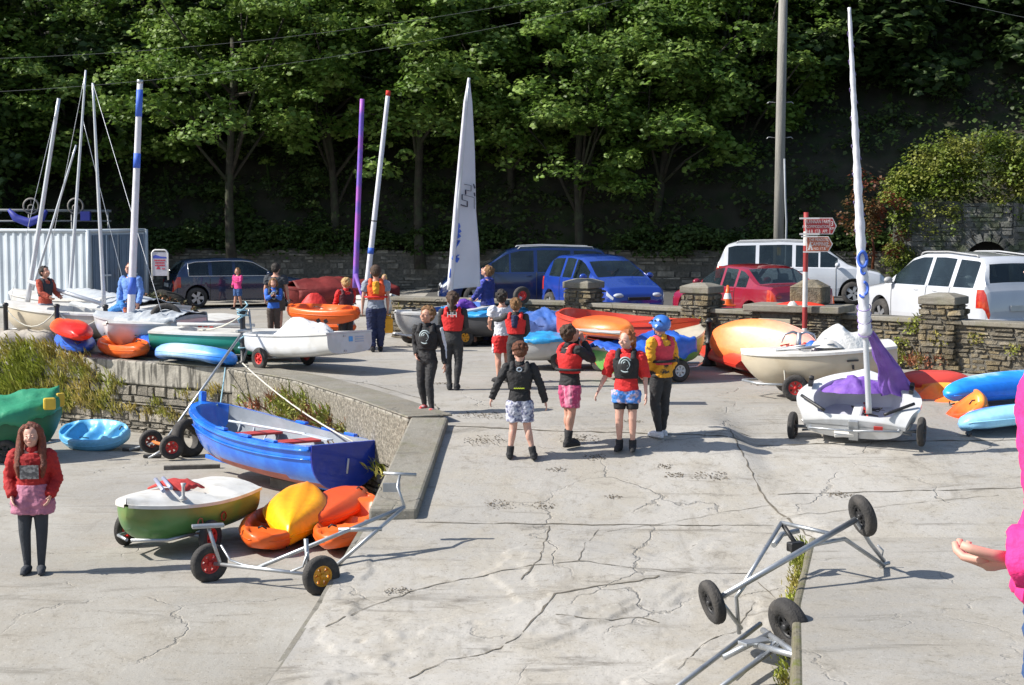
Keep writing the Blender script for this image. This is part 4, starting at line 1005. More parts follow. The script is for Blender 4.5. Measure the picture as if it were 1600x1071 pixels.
# blocks and kayak cradle under it
mb = MB(); c = at(300, 733); mb.box((c.x, c.y, c.z+.03), (.9, .09, .07), .2); tag(mb.build('timber_baulk', mat('old_timber', (.12, .11, .095), .9, .3, 6, .5), bevel=.008), 'dark timber baulk lying under the bow of the blue rowing boat', 'timber')
b1 = mw(T) @ V(L*.35, 0, 0); mb = MB(); mb.box((b1.x, b1.y, (b1.z-1.33)/2-.01), (.7, .25, b1.z+1.33-.03), P['yaw']); tag(mb.build('timber_block', MATS['old_timber'], bevel=.01), 'low timber block carrying the keel of the blue rowing boat', 'timber')
top_b = mw(T) @ V(L-.05, 0, D+.25); ts_ = mw(T) @ V(0.02, -.15, D+.05)
rope(None, [atz(379, 568, .12), ts_+V(-.0, 0, .05)], M_ROPE, .013, 'mooring_rope', .10, 'white rope from the railing post down to the rowing boat\'s transom')
rope(None, [atz(352, 575, .03), atY(343, 640, 27.6), top_b+V(.25, -.15, -.05)], M_ROPEB, .012, 'mooring_rope', .03, 'pale blue rope hanging down the wall to the rowing boat\'s bow')

# ---- dinghies
def dinghy(name, label, st, bw_, zs, zb, B, D, mh, md, cat='dinghy', roll=0, group=None, dol=None, **kw):
    P = place(st, bw_, zs, zb); T = hullthing(name, label, cat, P, D, roll, group)
    H = hull(T, P['L'], B, D, mh, md, **kw); return T, H, P
G = 'launching trolleys under the boats'
# small green and cream dinghy on the beach
T, H, P = dinghy('sailing_dinghy', 'small dinghy with white deck and green side on a trolley, on the beach', (356, 760), (197, 800), -.72, -.70, 1.16, .42, M_GREEN, M_DECKW, roll=-.03, tw=.86, c0=.26, c1=.44, sd=.34, floor=.2, sheer=.06, camber=.08, e=.6, fine=.6, rocker=.03)
L = P['L']
mb = MB(); mb.grid(lambda u, v: (lerp(.30, .52, u)*L+.05, lerp(-.42, .12, v), .54+.03*noise.noise(V(u*5, v*5, 1))+.09-.22*abs(v-.5)**1.6-.10*abs(u-.5)**1.5), 10, 10); o = mb.build('red_cloth', mat('red_cloth', (.50, .045, .04), .8, .15, 5, .4), None, weld=False)
o.matrix_world = mw(T); tag(o, 'folded red cloth lying on the white deck of the green dinghy', 'cloth'); so = o.modifiers.new('s', 'SOLIDIFY'); so.thickness = .02
for k, (a, b_) in enumerate((((.95, -.42, .60), (1.75, .28, .66)), ((1.0, -.50, .585), (1.82, .22, .63)))):
    mb = MB(); mb.tube([a, b_], .026, 8); o = mb.build('spar', mat('spar_grey', (.42, .45, .60), .35, .06, 8, metal=.3)); o.matrix_world = mw(T) @ Matrix.Translation((-.12, 0, 0)); tag(o, ('upper' if k == 0 else 'lower') + ' of two grey spars laid across the green dinghy\'s deck', 'spar', None)
mb = MB(); mb.lathe([(.001, 0), (.05, 0), (.05, .02), (.02, .05), (.02, .15), (.035, .2), (.001, .2)], 12, (1.55, .4, .52)); mb.build('mast_step', M_GELG, T)
for x, s in ((.55, 1), (1.5, 1)):
    mb = MB(); mb.box((x*L/2.4, -H['b'](.4)-.005, .30), (.22, .02, .022)); mb.build('hull_slot', M_BLACK, T)
for x, c_ in ((.95, M_ROPER), (1.45, mat('red_sticker', (.4, .08, .05), .6))):
    mb = MB(); mb.lathe([(.05, 0), (.062, .012), (.05, .02)], 14, (x, H['b'](.5)*1.0-.0, .24), 'Y'); mb.build('hull_badge', c_, T)
dolly('launching trolley under the small green and white dinghy', P, 0, .42, 1.2, .21, ax=.62, group=G)

# cream dinghy beside the bollards
T, H, P = dinghy('sailing_dinghy', 'cream dinghy with folded gear on deck, bow to the left, on a trolley', (1392, 540), (1158, 557), .80, .62, 1.42, .48, M_CREAM, M_DECKW, tw=.8, c0=.1, c1=.62, sd=.16, floor=.16, e=.72, sheer=.05)
L = P['L']; b = H['b']
for z in (.36, .15):
    mb = MB(); mb.box((L*.30, b(.3)*.99 + .02, z), (.17, .03, .025)); mb.build('hull_slot', M_BLACK, T)
mb = MB(); mb.box((L*.30, b(.3)*.97+.03, .26), (.035, .015, .07)); mb.lathe([(.001, 0), (.025, .0), (.025, .02)], 10, (L*.22, b(.2)*.97+.01, .2), 'Y'); mb.build('hull_mark', M_BLACK, T)
def blob(name, label, cat, fn, m, nu=24, nv=20, par=None):
    mb = MB(); mb.grid(fn, nu, nv); o = mb.build(name, m, par, weld=True)
    if par is None: tag(o, label, cat)
    return o
def heap(c, rx, ry, h, seed, yaw=0, wr=.25, fr_=2.2):
    cy, sy = cos(yaw), sin(yaw)
    def fn(u, v):
        a = 2*pi*u; r = v; x, y = rx*r*cos(a), ry*r*sin(a); k = 1+wr*noise.noise(V(cos(a)*fr_, sin(a)*fr_, seed))
        z = h*max(0, (1-r**2.2))*(1+wr*1.6*noise.noise(V(x*fr_*2/rx*.5, y*fr_/ry, seed+4))) + .03*abs(noise.noise(V(x*9, y*9, seed)))*(1-r)
        return (c[0]+(x*cy-y*sy)*k, c[1]+(x*sy+y*cy)*k, c[2]+z)
    return fn
q = mw(T) @ V(L*.32, .0, .42); blob('plastic_bag', 'crumpled clear plastic bag on the stern deck of the cream dinghy', 'bag', heap((q.x, q.y, q.z-.03), .55, .42, .42, 3), M_BAG)
q = mw(T) @ V(L*.62, .2, .50)
mb = MB(); mb.tube([(q.x-.02, q.y, q.z), (q.x, q.y, q.z+.30)], [.045, .04], 10)
for s in (-1, 1): mb.tube([(q.x, q.y, q.z+.27), (q.x+s*.10, q.y, q.z+.31), (q.x+s*.22, q.y, q.z+.27), (q.x+s*.27, q.y, q.z+.14)], [.022, .022, .018, .010], 8)
tag(mb.build('folding_anchor', M_GALV), 'grey grapnel anchor standing on the cream dinghy\'s foredeck', 'anchor')
R2 = random.Random(5)
pts = [mw(T) @ V(L*(.72-.20*u)+R2.uniform(-.07, .07), R2.uniform(-.2, .35), .555+R2.uniform(0, .07)) for u in [i/26 for i in range(27)]]
mb = MB(); mb.tube(pts, .012, 5); tag(mb.build('rope_coil', M_ROPER), 'tangled red rope on the foredeck of the cream dinghy', 'rope')
mb = MB(); a = mw(T) @ V(L*.78, .38, .57); e_ = mw(T) @ V(L*.40, .50, .60); mb.tube([a, e_], .02, 7); mb.tube([a+V(.1, .1, .02), e_+V(-.1, .12, .03)], .014, 6); tag(mb.build('boat_hook', M_GALV), 'grey pole with black fittings along the near gunwale of the cream dinghy', 'pole')
q = mw(T) @ V(L*.53, .3, .56); blob('blue_towel', 'small blue cloth bundle amid the gear on the cream dinghy', 'cloth', heap((q.x, q.y, q.z), .16, .12, .1, 8), M_TARPB, 14, 8)
q = mw(T) @ V(L*.45, .35, .56); blob('white_sheet', 'white cloth heap beside the clear bag on the cream dinghy', 'cloth', heap((q.x, q.y, q.z), .26, .2, .12, 12), M_DECKW, 14, 8)
dolly('launching trolley under the cream dinghy', P, 0, .48, 1.15, .2, ax=.66, group=G)
for dx, mm in ((0, M_ROPE), (.07, M_ROPER)):
    a = mw(T) @ V(L*.74, .46-dx, .50); rope(T, [a, a+V(.02+dx, -.1, -.35), a+V(.03+dx, -.12, -.62)], mm, .009, 'painter', .0)

# white open dinghy in front, transom to the camera
gz = ground(4.4, 22)
P = place((1334, 653), (1352, 594), gz+.46, gz+.88); D = .42
T = hullthing('sailing_dinghy', 'white open dinghy with tall furled sail, transom towards the viewer, on a trolley', 'dinghy', P, D, roll=.04); WT = T
H = hull(T, P['L'], 1.62, D, M_GEL, M_GEL, m_in=mat('inner_grey_gelcoat', (.52, .53, .60), .4, .06, 4), tw=.80, c0=.05, c1=.80, sd=.20, floor=.13, e=.70, sheer=.10, camber=.05, rocker=.08, lip=.035, slow=.16); L = P['L']
mb = MB(); mb.box((-.03, 0, .24), (.05, .13, .30)); mb.build('rudder_plate', M_GALV, T, bevel=.008)
for s in (-1, 1):
    mb = MB(); mb.tube([(.02+.3*k/6, s*(.62*H['b'](0)+.36*(k/6)), .49-.00+.03*(k/6)) for k in range(7)], .022, 8); mb.build('grab_rail', M_BLACK, T)
    mb = MB(); mb.box((L*.62, s*(H['b'](.6)-.08), .55), (.16, .06, .06)); mb.lathe([(.03, -.03), (.04, 0), (.03, .03)], 10, (L*.62+.05, s*(H['b'](.6)-.08), .59), 'Y'); mb.build('jib_cleat', M_BLACK, T, bevel=.008)
mb = MB(); mb.box((-.035, -.33, .30), (.01, .12, .06)); mb.build('red_badge', mat('badge_red', (.6, .05, .04), .5), T)
mb = MB(); mb.box((L*.32, 0, .23), (L*.42, .14, .22)); mb.build('centreboard_case', M_GEL, T, bevel=.03)
mb = MB(); mb.box((L*.16, .16, .17), (.5, .28, .05), .2); mb.build('floor_board', M_DECKW, T, bevel=.01)
R2 = random.Random(8)
for mm, n_, w in ((M_BLACK, 'sheet_rope', .009), (M_ROPER, 'red_strap', .016)):
    mb = MB(); pts = [V(L*(.12+.4*i/22)+R2.uniform(-.08, .08), R2.uniform(-.35, .2) if w < .01 else -.1+.02*i/3-.1, .26+R2.uniform(0, .06)) for i in range(23)]
    mb.tube(pts, w, 5); mb.build(n_, mm, T)
foot = atY(1358, 646, 21.9); toff = atY(1327, 12, 22.0)
mastp(T, foot, foot.lerp(toff, .26), .040, .038, M_ALU, 'mast')
# furled sail wound round the mast, with its blue lettering showing as patches
mb = MB(); lf, lt = to_local(T, foot.lerp(toff, .19)), to_local(T, toff); N = 60; pts = [lf.lerp(lt, i/N) for i in range(N+1)]
mb.tube(pts, [lerp(.088, .022, (i/N)**.8)*(1+.10*sin(i*1.9)+.06*sin(i*.7))*(.75 if i == 0 else 1) for i in range(N+1)], 12); fs_ = mb.build('furled_sail', M_SLEEVE, T)
mb = MB()
for i0, tl in ((4, .5), (6, .5), (8, .5), (10, .5)):
    pass
for k in range(5):
    u = .012+.020*k; p = lf.lerp(lt, u); mb.tube([p+V(.088*cos(a)*1.02, .088*sin(a)*1.02, .015*cos(a)) for a in [2*pi*j/14 for j in range(15)]], .007, 5)
for k in range(9):
    u0 = .2+.085*k; pr = [(lf.lerp(lt, u0+.05*j/10), a) for j, a in ((j, -1.2+j*.35) for j in range(11))]
    rr = lerp(.09, .03, u0)*1.04; mb.tube([p+V(rr*cos(a), rr*sin(a), 0) for p, a in pr], .005, 4)
mb.build('lashing', mat('lashing_violet', (.25, .18, .42), .7), T)
def ring_mark(u, rad, h, w=.02, a0=0, a1=2*pi):
    p = lf.lerp(lt, u); d = (lt-lf).normalized(); Ri = mw(T).to_3x3().inverted(); side = (Ri @ V(1, 0, 0)); side = (side - d*side.dot(d)).normalized(); out = side.cross(d); 
    if (Ri @ V(0, -1, 0)).dot(out) < 0: out = -out
    r_ = lerp(.088, .022, u**.8)*1.10; pts = []
    for j in range(19):
        a = lerp(a0, a1, j/18); x = clamp(rad*cos(a)/r_, -.98, .98); pts.append(p + side*(x*r_) + out*(sqrt(1-x*x)*r_+.004) + d*(h*sin(a)))
    mb.tube(pts, w, 6)
mb = MB(); ring_mark(.238, .055, .10, .022); ring_mark(.205, .03, .05, .016, 2.5, 5.6); ring_mark(.150, .05, .08, .018, -1.6, 1.6); ring_mark(.130, .06, .03, .014, 2.8, 4.6); mb.build('sail_lettering', M_LILAC, T)
P2 = dict(P); dolly('launching trolley with grey box frame under the white open dinghy', P2, 0, D, 1.68, .2, M_BLACK, ax=.22, group=G)
# purple sail bag behind the mast
c = mw(T) @ V(L*.60, -.30, .50)
def bagfn(u, v):
    z0, z1 = c.z-.05, foot.lerp(toff, .20).z; s = u; a = 2*pi*v; p = V(c.x+.25, c.y+.1, 0).lerp(V(c.x-.12+(foot.x-c.x)*.9+.12, foot.y+.25, 0), s**1.2)
    w = lerp(.24, .05, s**.8)*(1+.30*noise.noise(V(cos(a)*1.5, sin(a)*1.5, s*4))+.13*sin(a*6+s*5)+.07*sin(a*11-s*9)); return (p.x+w*cos(a), p.y+w*.6*sin(a), lerp(z0, z1, s)+.02*sin(a*5))
blob('sail_bag', 'loose purple sail cloth bunched behind the mast of the white open dinghy', 'sail', bagfn, M_PURP, 40, 60)
blob('sail_cloth', 'purple cloth spilling over the foredeck of the white open dinghy', 'sail', heap((c.x-.30, c.y+.35, c.z-.03), .50, .40, .18, 6, 0, .30, 3.2), M_PURP, 50, 34)
q = mw(T) @ V(L*.92, .55, .60)

# green dinghy with blue tarpaulin and cream bow
T, H, P = dinghy('covered_dinghy', 'green dinghy with cream bow under a blue tarpaulin, on a trolley', (950, 552), (1097, 522), .48, .74, 1.35, .40, mat('lime_hull', (.12, .33, .06), .4, .1, 3, coat=.2), M_CREAM, tw=.8, c0=.1, c1=.55, sd=.12, floor=.2, e=.7)
cover(T, H, -.12, .72, .16, M_TARPB, 'tarpaulin', .12, .26, 2, wr=.09)
dolly('launching trolley under the green dinghy with the blue tarpaulin', P, 0, .40, 1.15, .19, M_GALVW, ax=.55, group=G)
# red open boat with kayak inside
T, H, P = dinghy('open_boat', 'large bright red open boat with a square end, beside the low wall', (1058, 508), (886, 498), .84, .86, 1.75, .62, M_REDB, M_REDB, 'boat', tw=.9, bw=.35, c0=.03, c1=.95, sd=.06, floor=.14, e=.6, sheer=.12, lip=.03); RB = T
mb = MB(); mb.box((P['L']*.30, 0, .42), (.34, 1.5, .45)); mb.build('thwart_box', M_REDB, T, bevel=.02)
dolly('launching trolley under the red open boat', P, 0, .62, 1.3, .2, ax=.5, group=G)
# cyan covered grey boat
T, H, P = dinghy('covered_dinghy', 'grey hulled dinghy with a flat sky blue cover and blue rounded bow', (792, 531), (926, 527), .52, .56, 1.35, .38, M_GELG, M_TARPC, tw=.6, bw=.3, c0=.1, c1=.5, sd=.12, floor=.2, e=.6, sheer=.03)
cover(T, H, -.04, .86, .06, M_TARPC, 'cover', .03, .07, 3, wr=.05)
mb = MB(); mb.box((P['L']*.25, H['b'](.25)*.98+.02, .22), (.14, .03, .07)); mb.build('hull_slot', M_BLACK, T)
dolly('rusty trolley under the sky blue covered dinghy', P, 0, .38, 1.1, .19, ax=.6, m=M_RUST, handle=.3, group=G)
# darker blue covered
T, H, P = dinghy('covered_dinghy', 'dinghy under a dark blue wrinkled cover behind the sky blue one', (806, 508), (905, 506), .62, .62, 1.5, .42, M_BLUEK, M_TARPD, tw=.8, c0=.1, c1=.5, sd=.12, floor=.2, e=.6)
cover(T, H, -.05, .95, .20, M_TARPD, 'cover', .1, .3, 4, wr=.10); mb = MB()
dolly('launching trolley under the dark blue covered dinghy', P, 0, .42, 1.1, .19, ax=.5, group=G)
# blue topped dark boat behind the wetsuit pair
T, H, P = dinghy('covered_dinghy', 'dark hulled dinghy with a bright blue deck cover left of the white shirt boy', (806, 492), (694, 491), .66, .62, 1.5, .46, mat('dark_hull', (.05, .05, .055), .5, .1, 4), M_TARPC, tw=.8, c0=.1, c1=.5, sd=.12, floor=.2, e=.6)
cover(T, H, .0, .95, .06, M_TARPC, 'cover', .04, .06, 5, wr=.05)
dolly('launching trolley under the dark dinghy with blue deck cover', P, 0, .46, 1.1, .19, M_RIMY, ax=.5, group=G)
# pale grey dinghy with the white sail
T, H, P = dinghy('sailing_dinghy', 'pale grey dinghy with blue interior, bow behind the man with the yellow can', (752, 478), (618, 497), .80, .60, 1.5, .50, M_GELG, M_GEL, m_in=mat('blue_inner', (.06, .13, .38), .5, .1, 5), tw=.8, c0=.05, c1=.7, sd=.14, floor=.16, e=.72); L = P['L']
for s in (-1, 1):
    mb = MB(); mb.tube([(L*.70, s*.30, .60), (L*.78, s*.40, .64), (L*.86, s*.25, .64)], .02, 8); mb.build('grab_rail', M_BLACK, T)
dolly('white framed trolley under the pale grey dinghy', P, 0, .50, 1.15, .22, mat('brown_rim', (.2, .07, .03), .6), M_GALVW, ax=.7, group=G)
ft = atY(702, 482, 34.3); tp = atY(733, 122, 34.3); lft = tp
mastp(T, ft, tp, .05, .02, M_ALU, 'mast')
# sail: bellied triangle from the mast, with number and lettering
Y0 = 34.3
luff = [(733, 122), (727, 160), (720, 240), (713, 320), (707, 400), (703, 453)]
leech = [(734, 124), (738, 160), (742, 240), (744, 330), (749, 390), (751, 448)]
def sailpt(u, v, off=0):
    f = u*(len(luff)-1); i = min(int(f), len(luff)-2); g = f-i
    a = (lerp(luff[i][0], luff[i+1][0], g), lerp(luff[i][1], luff[i+1][1], g)); b_ = (lerp(leech[i][0], leech[i+1][0], g), lerp(leech[i][1], leech[i+1][1], g))
    p = atY(a[0], a[1], Y0).lerp(atY(b_[0], b_[1], Y0+.12+.3*u), v); p.y += .10*sin(v*pi)*u - off + .02*sin(u*14+v*3); return to_local(T, p)
mb = MB(); mb.grid(lambda u, v: sailpt(u, v), 40, 12); o = mb.build('sail', M_SAIL, T, weld=False); o.modifiers.new('s', 'SOLIDIFY').thickness = .006
mb = MB(); mb.tube([sailpt(i/20, 0, .0) for i in range(21)], [lerp(.03, .07, i/20) for i in range(21)], 8); mb.build('luff_sleeve', M_SLEEVE, T)
def sv(px, py):          # photograph point -> (u, v) on the sail
    for i in range(len(luff)-1):
        if py <= luff[i+1][1]:
            g = (py-luff[i][1])/(luff[i+1][1]-luff[i][1]); break
    u = (i+g)/(len(luff)-1); a = lerp(luff[i][0], luff[i+1][0], g); b_ = lerp(leech[i][0], leech[i+1][0], g); return u, (px-a)/(b_-a)
def strokes(name, lines, w, m):
    mb = MB()
    for ln in lines:
        pts = []
        for p, q in zip(ln, ln[1:]): pts += [(lerp(p[0], q[0], k/4), lerp(p[1], q[1], k/4)) for k in range(4)]
        pts.append(ln[-1]); mb.tube([sailpt(*sv(*p), .045) for p in pts], w, 6, flat=.3)
    return mb.build(name, m, T)
strokes('sail_number', [[(725.5, 286), (736, 286), (736, 294), (727.5, 294), (727.5, 301)], [(740, 283), (742, 289)], [(741, 295), (742, 300)],
                        [(737, 302), (722, 302), (722, 310), (730, 310), (730, 318), (720, 318)], [(732, 302), (741, 302), (741, 318)]], .016, mat('sail_ink', (.04, .04, .07), .6))
strokes('sail_lettering', [[(716, 349), (718, 354), (715, 358), (720, 362), (713, 364), (719, 370), (712, 373)], [(712, 376), (718, 377), (714, 384), (709, 385)], [(717, 380), (712, 388), (708, 396)], [(717, 401), (714, 402), (714, 410), (709, 402), (714, 411), (717, 406)], [(708, 398), (706, 404), (709, 410), (706, 416)], [(705, 420), (704, 428), (703.5, 434)]], .026, M_LILAC)

# Optimist-like white pram on trolley
T, H, P = dinghy('pram_dinghy', 'boxy white pram dinghy loaded with white canvas, on a red wheeled trolley', (546, 521), (402, 524), .72, .55, 1.1, .40, M_GEL, M_GEL, tw=.93, bw=.55, c0=.04, c1=.93, sd=.05, floor=.12, e=.38, sheer=.04, lip=.02, camber=.01); L = P['L']
q = mw(T) @ V(L*.45, 0, .30); blob('canvas_heap', 'off-white canvas heaped inside the white pram dinghy', 'sail', heap((q.x, q.y, q.z), .85, .48, .36, 15, P['yaw']), mat('canvas_white', (.60, .60, .61), .8, .08, 5, .4))
q = mw(T) @ V(L*.30, 0, .62)
for k in (0, 1):
    mb = MB(); mb.box((q.x+.13*k, q.y-.25, q.z+.03-.01*k), (.05, .14, .07), Matrix.Rotation(-.5, 3, 'Y')); tag(mb.build('webbing_strap', M_BLACK), ('left' if k == 0 else 'right')+' black strap end on the white canvas in the pram dinghy', 'strap')
Mx = facing(V(-.012, .22, .26), (0, 1, 0), (0, 0, 1))
mb = MB(); mb.box((-.006, -.02, .30), (.006, .09, .09)); mb.build('round_logo', mat('logo_blue', (.10, .35, .75), .5), T, bevel=.002)
for z in (.33, .29, .25):
    mb = MB(); mb.box((-.006, -.22, z), (.006, .20, .016)); mb.build('stencil_line', mat('logo_pale', (.35, .42, .55), .5), T)
for z in (.1, .36): mb = MB(); mb.box((-.01, .12, z), (.02, .05, .03)); mb.build('rudder_gudgeon', M_GALV, T)
dolly('red wheeled launching trolley under the white pram dinghy', P, 0, .40, 1.05, .20, ax=.70, group=G)
c = at(541, 576)
# turquoise dinghy
T, H, P = dinghy('sailing_dinghy', 'turquoise dinghy with white decks behind the white pram dinghy', (252, 517), (520, 524), .52, .50, 1.4, .40, M_TURQ, M_DECKW, tw=.78, c0=.14, c1=.5, sd=.3, floor=.18, e=.65, sheer=.03, camber=.05); L = P['L']
mb = MB(); mb.tube([(.3, .1, .53), (L*.55, .0, .55)], .035, 10); mb.build('boom', M_GELG, T)
for k in range(3): mb = MB(); mb.box((.35+.12*k+.4, .14, .50), (.07, .03, .06)); mb.build('red_fitting', M_ROPER, T)
mb = MB(); mb.box((L*.34, H['b'](.3)+.02, .35), (.1, .05, .02)); mb.build('cleat', M_BLACK, T)
dolly('launching trolley under the turquoise dinghy', P, 0, .40, 1.15, .2, M_GALV, ax=.45, group=G)
mast_r = []
def bare_mast(T, f, t, r0, r1, m, Y, n='mast', bands=()):
    a, b_ = atY(*f, Y), atY(*t, Y); o = mastp(T, a, b_, r0, r1, m, n)
    for (u0, u1, mm) in bands:
        la, lb = to_local(T, a), to_local(T, b_); mb = MB(); mb.tube([la.lerp(lb, u0), la.lerp(lb, u1)], [lerp(r0, r1, u0)+.006, lerp(r0, r1, u1)+.006], 10); mb.build('mast_band', mm, T)
    return a, b_
# left-hand row of dinghies
T, H, P = dinghy('sailing_dinghy', 'long cream hulled dinghy with raking mast, nearest the quay edge at far left', (215, 492), (8, 481), .62, .72, 1.6, .55, M_CREAM, M_DECKW, tw=.8, c0=.1, c1=.6, sd=.22, floor=.2, e=.72)
a, b_ = bare_mast(T, (42, 478), (92, 154), .06, .04, M_ALU, 36.8)
rope(T, [b_, mw(T) @ V(P['L']-.1, 0, .6)], M_ALU, .006, 'forestay')
mb = MB(); mb.tube([to_local(T, atY(45, 440, 36.8)), (.8, .1, .75)], .045, 10); mb.build('boom', M_ALU, T)
dolly('launching trolley under the long cream dinghy at far left', P, 0, .55, 1.2, .2, ax=.45, group=G)
T, H, P = dinghy('sailing_dinghy', 'white dinghy with two masts\' worth of spars behind the long cream one', (262, 484), (62, 466), .66, .74, 1.6, .5, M_GEL, M_DECKW, tw=.8, c0=.1, c1=.6, sd=.22, floor=.2, e=.72)
a, b_ = bare_mast(T, (108, 478), (134, 110), .05, .025, M_ALU, 39.4)
rope(T, [b_, mw(T) @ V(P['L']-.1, 0, .6)], M_ALU, .006, 'forestay'); rope(T, [b_.lerp(a, .2), mw(T) @ V(P['L']*.5, -.75, .55)], M_ALU, .006, 'shroud')
cover(T, H, .1, .85, .22, M_TARPW, 'cover', .08, .15, 6, wr=.08)
T2, H, P = dinghy('sailing_dinghy', 'white dinghy with a leaning short mast at the back of the left row', (190, 470), (20, 462), .8, .8, 1.5, .5, M_GEL, M_DECKW, tw=.8, c0=.1, c1=.6, sd=.22, floor=.2, e=.72)
bare_mast(T2, (48, 462), (119, 227), .04, .025, M_ALU, 41.5)
T, H, P = dinghy('sailing_dinghy', 'white hulled dinghy with thin mast, its stern by the bending child', (300, 500), (150, 498), .62, .6, 1.55, .48, M_GEL, M_TARPW, tw=.8, c0=.1, c1=.6, sd=.22, floor=.2, e=.7)
a, b_ = bare_mast(T, (163, 484), (145, 130), .05, .025, M_ALU, 36.5)
rope(T, [b_, mw(T) @ V(.3, .6, .5)], M_ALU, .006, 'shroud'); cover(T, H, .0, .6, .16, M_TARPW, 'cover', .08, .12, 7, wr=.07)
T, H, P = dinghy('sailing_dinghy', 'white dinghy with the thick white and blue banded mast', (345, 497), (168, 515), .52, .52, 1.5, .42, M_GEL, M_DECKW, tw=.7, c0=.3, c1=.6, sd=.28, floor=.2, e=.65)
bare_mast(T, (204, 505), (219, 125), .085, .06, M_SLEEVE, 34.0, bands=((.12, .19, M_LILAC), (.64, .70, M_LILAC), (.85, .96, M_LILAC), (.985, 1.0, M_GALV)))
# two tall masts in the middle stand in the dark red boat behind the kayaks
T, H, P = dinghy('covered_dinghy', 'dinghy under a dark red cover behind the orange kayaks, carrying the purple mast', (600, 452), (448, 458), .75, .75, 1.6, .55, M_REDD, M_REDD, tw=.8, c0=.1, c1=.5, sd=.12, floor=.2, e=.6)
cover(T, H, 0, .95, .30, M_REDD, 'cover', .1, .3, 8, wr=.08)
bare_mast(T, (555, 450), (566, 155), .07, .055, M_VIOL, 40.2)
mb = MB(); mb.tube([to_local(T, atY(556, 430, 40.1)), to_local(T, atY(568, 470, 39.6))], [.06, .03], 8); mb.build('purple_strap', M_PURP, T)
dolly('launching trolley under the dark red covered dinghy', P, 0, .55, 1.2, .2, ax=.5, group=G)
T, H, P = dinghy('sailing_dinghy', 'white dinghy carrying the white mast with a red tip', (520, 462), (612, 470), .6, .6, 1.4, .45, M_GEL, M_DECKW, tw=.8, c0=.1, c1=.5, sd=.2, floor=.2, e=.65)
bare_mast(T, (572, 460), (607, 142), .07, .05, M_SLEEVE, 38.6, bands=((.975, 1.0, M_ROPER), (.2, .23, M_LILAC), (.36, .365, M_BLACK)))
# green covered boat on the beach
T, H, P = dinghy('covered_boat', 'boat under a green tarpaulin with yellow fenders, at the left edge of the beach', (-90, 652), (97, 636), -.60, -.50, 1.6, .64, mat('dark_green_hull', (.012, .12, .055), .5, .15, 3), M_TARPG, 'boat', tw=.8, c0=.1, c1=.5, sd=.12, floor=.2, e=.75, sheer=.18)
cover(T, H, .0, .99, .24, M_TARPG, 'tarpaulin', .1, .22, 9, wr=.06)
for k, (px, py) in enumerate(((80, 626), (96, 620))):
    c = atz(px, py+6, -.38); mb = MB(); mb.box((c.x, c.y-.1, c.z+.02), (.16, .10, .24) if k else (.20, .10, .2), .4+k*.5); tag(mb.build('fender', mat('yellow_fender', (.62, .42, .04), .5, .1, 6), bevel=.03), ('squat' if k == 0 else 'upright')+' yellow fender on the bow of the green covered boat', 'fender')
dolly('trolley under the green covered boat', P, 0, .64, 1.3, .2, M_BLACK, ax=.5, group=G)
# rolled grey tarpaulin hull at the quay edge
P = place((-12, 520), (86, 522), .22, .22); T = hullthing('cover_roll', 'pale grey rolled cover lying along the quay edge at far left', 'cover', P, .2)
mb = MB(); mb.tube([V(P['L']*i/14, .03*sin(i), .12+.02*sin(i*1.7)) for i in range(15)], [.05]+[.20+.015*sin(i*2.3) for i in range(13)]+[.12], 14, flat=.8); mb.build('roll', mat('grey_beige_cover', (.36, .33, .29), .8, .12, 4, .5), T)

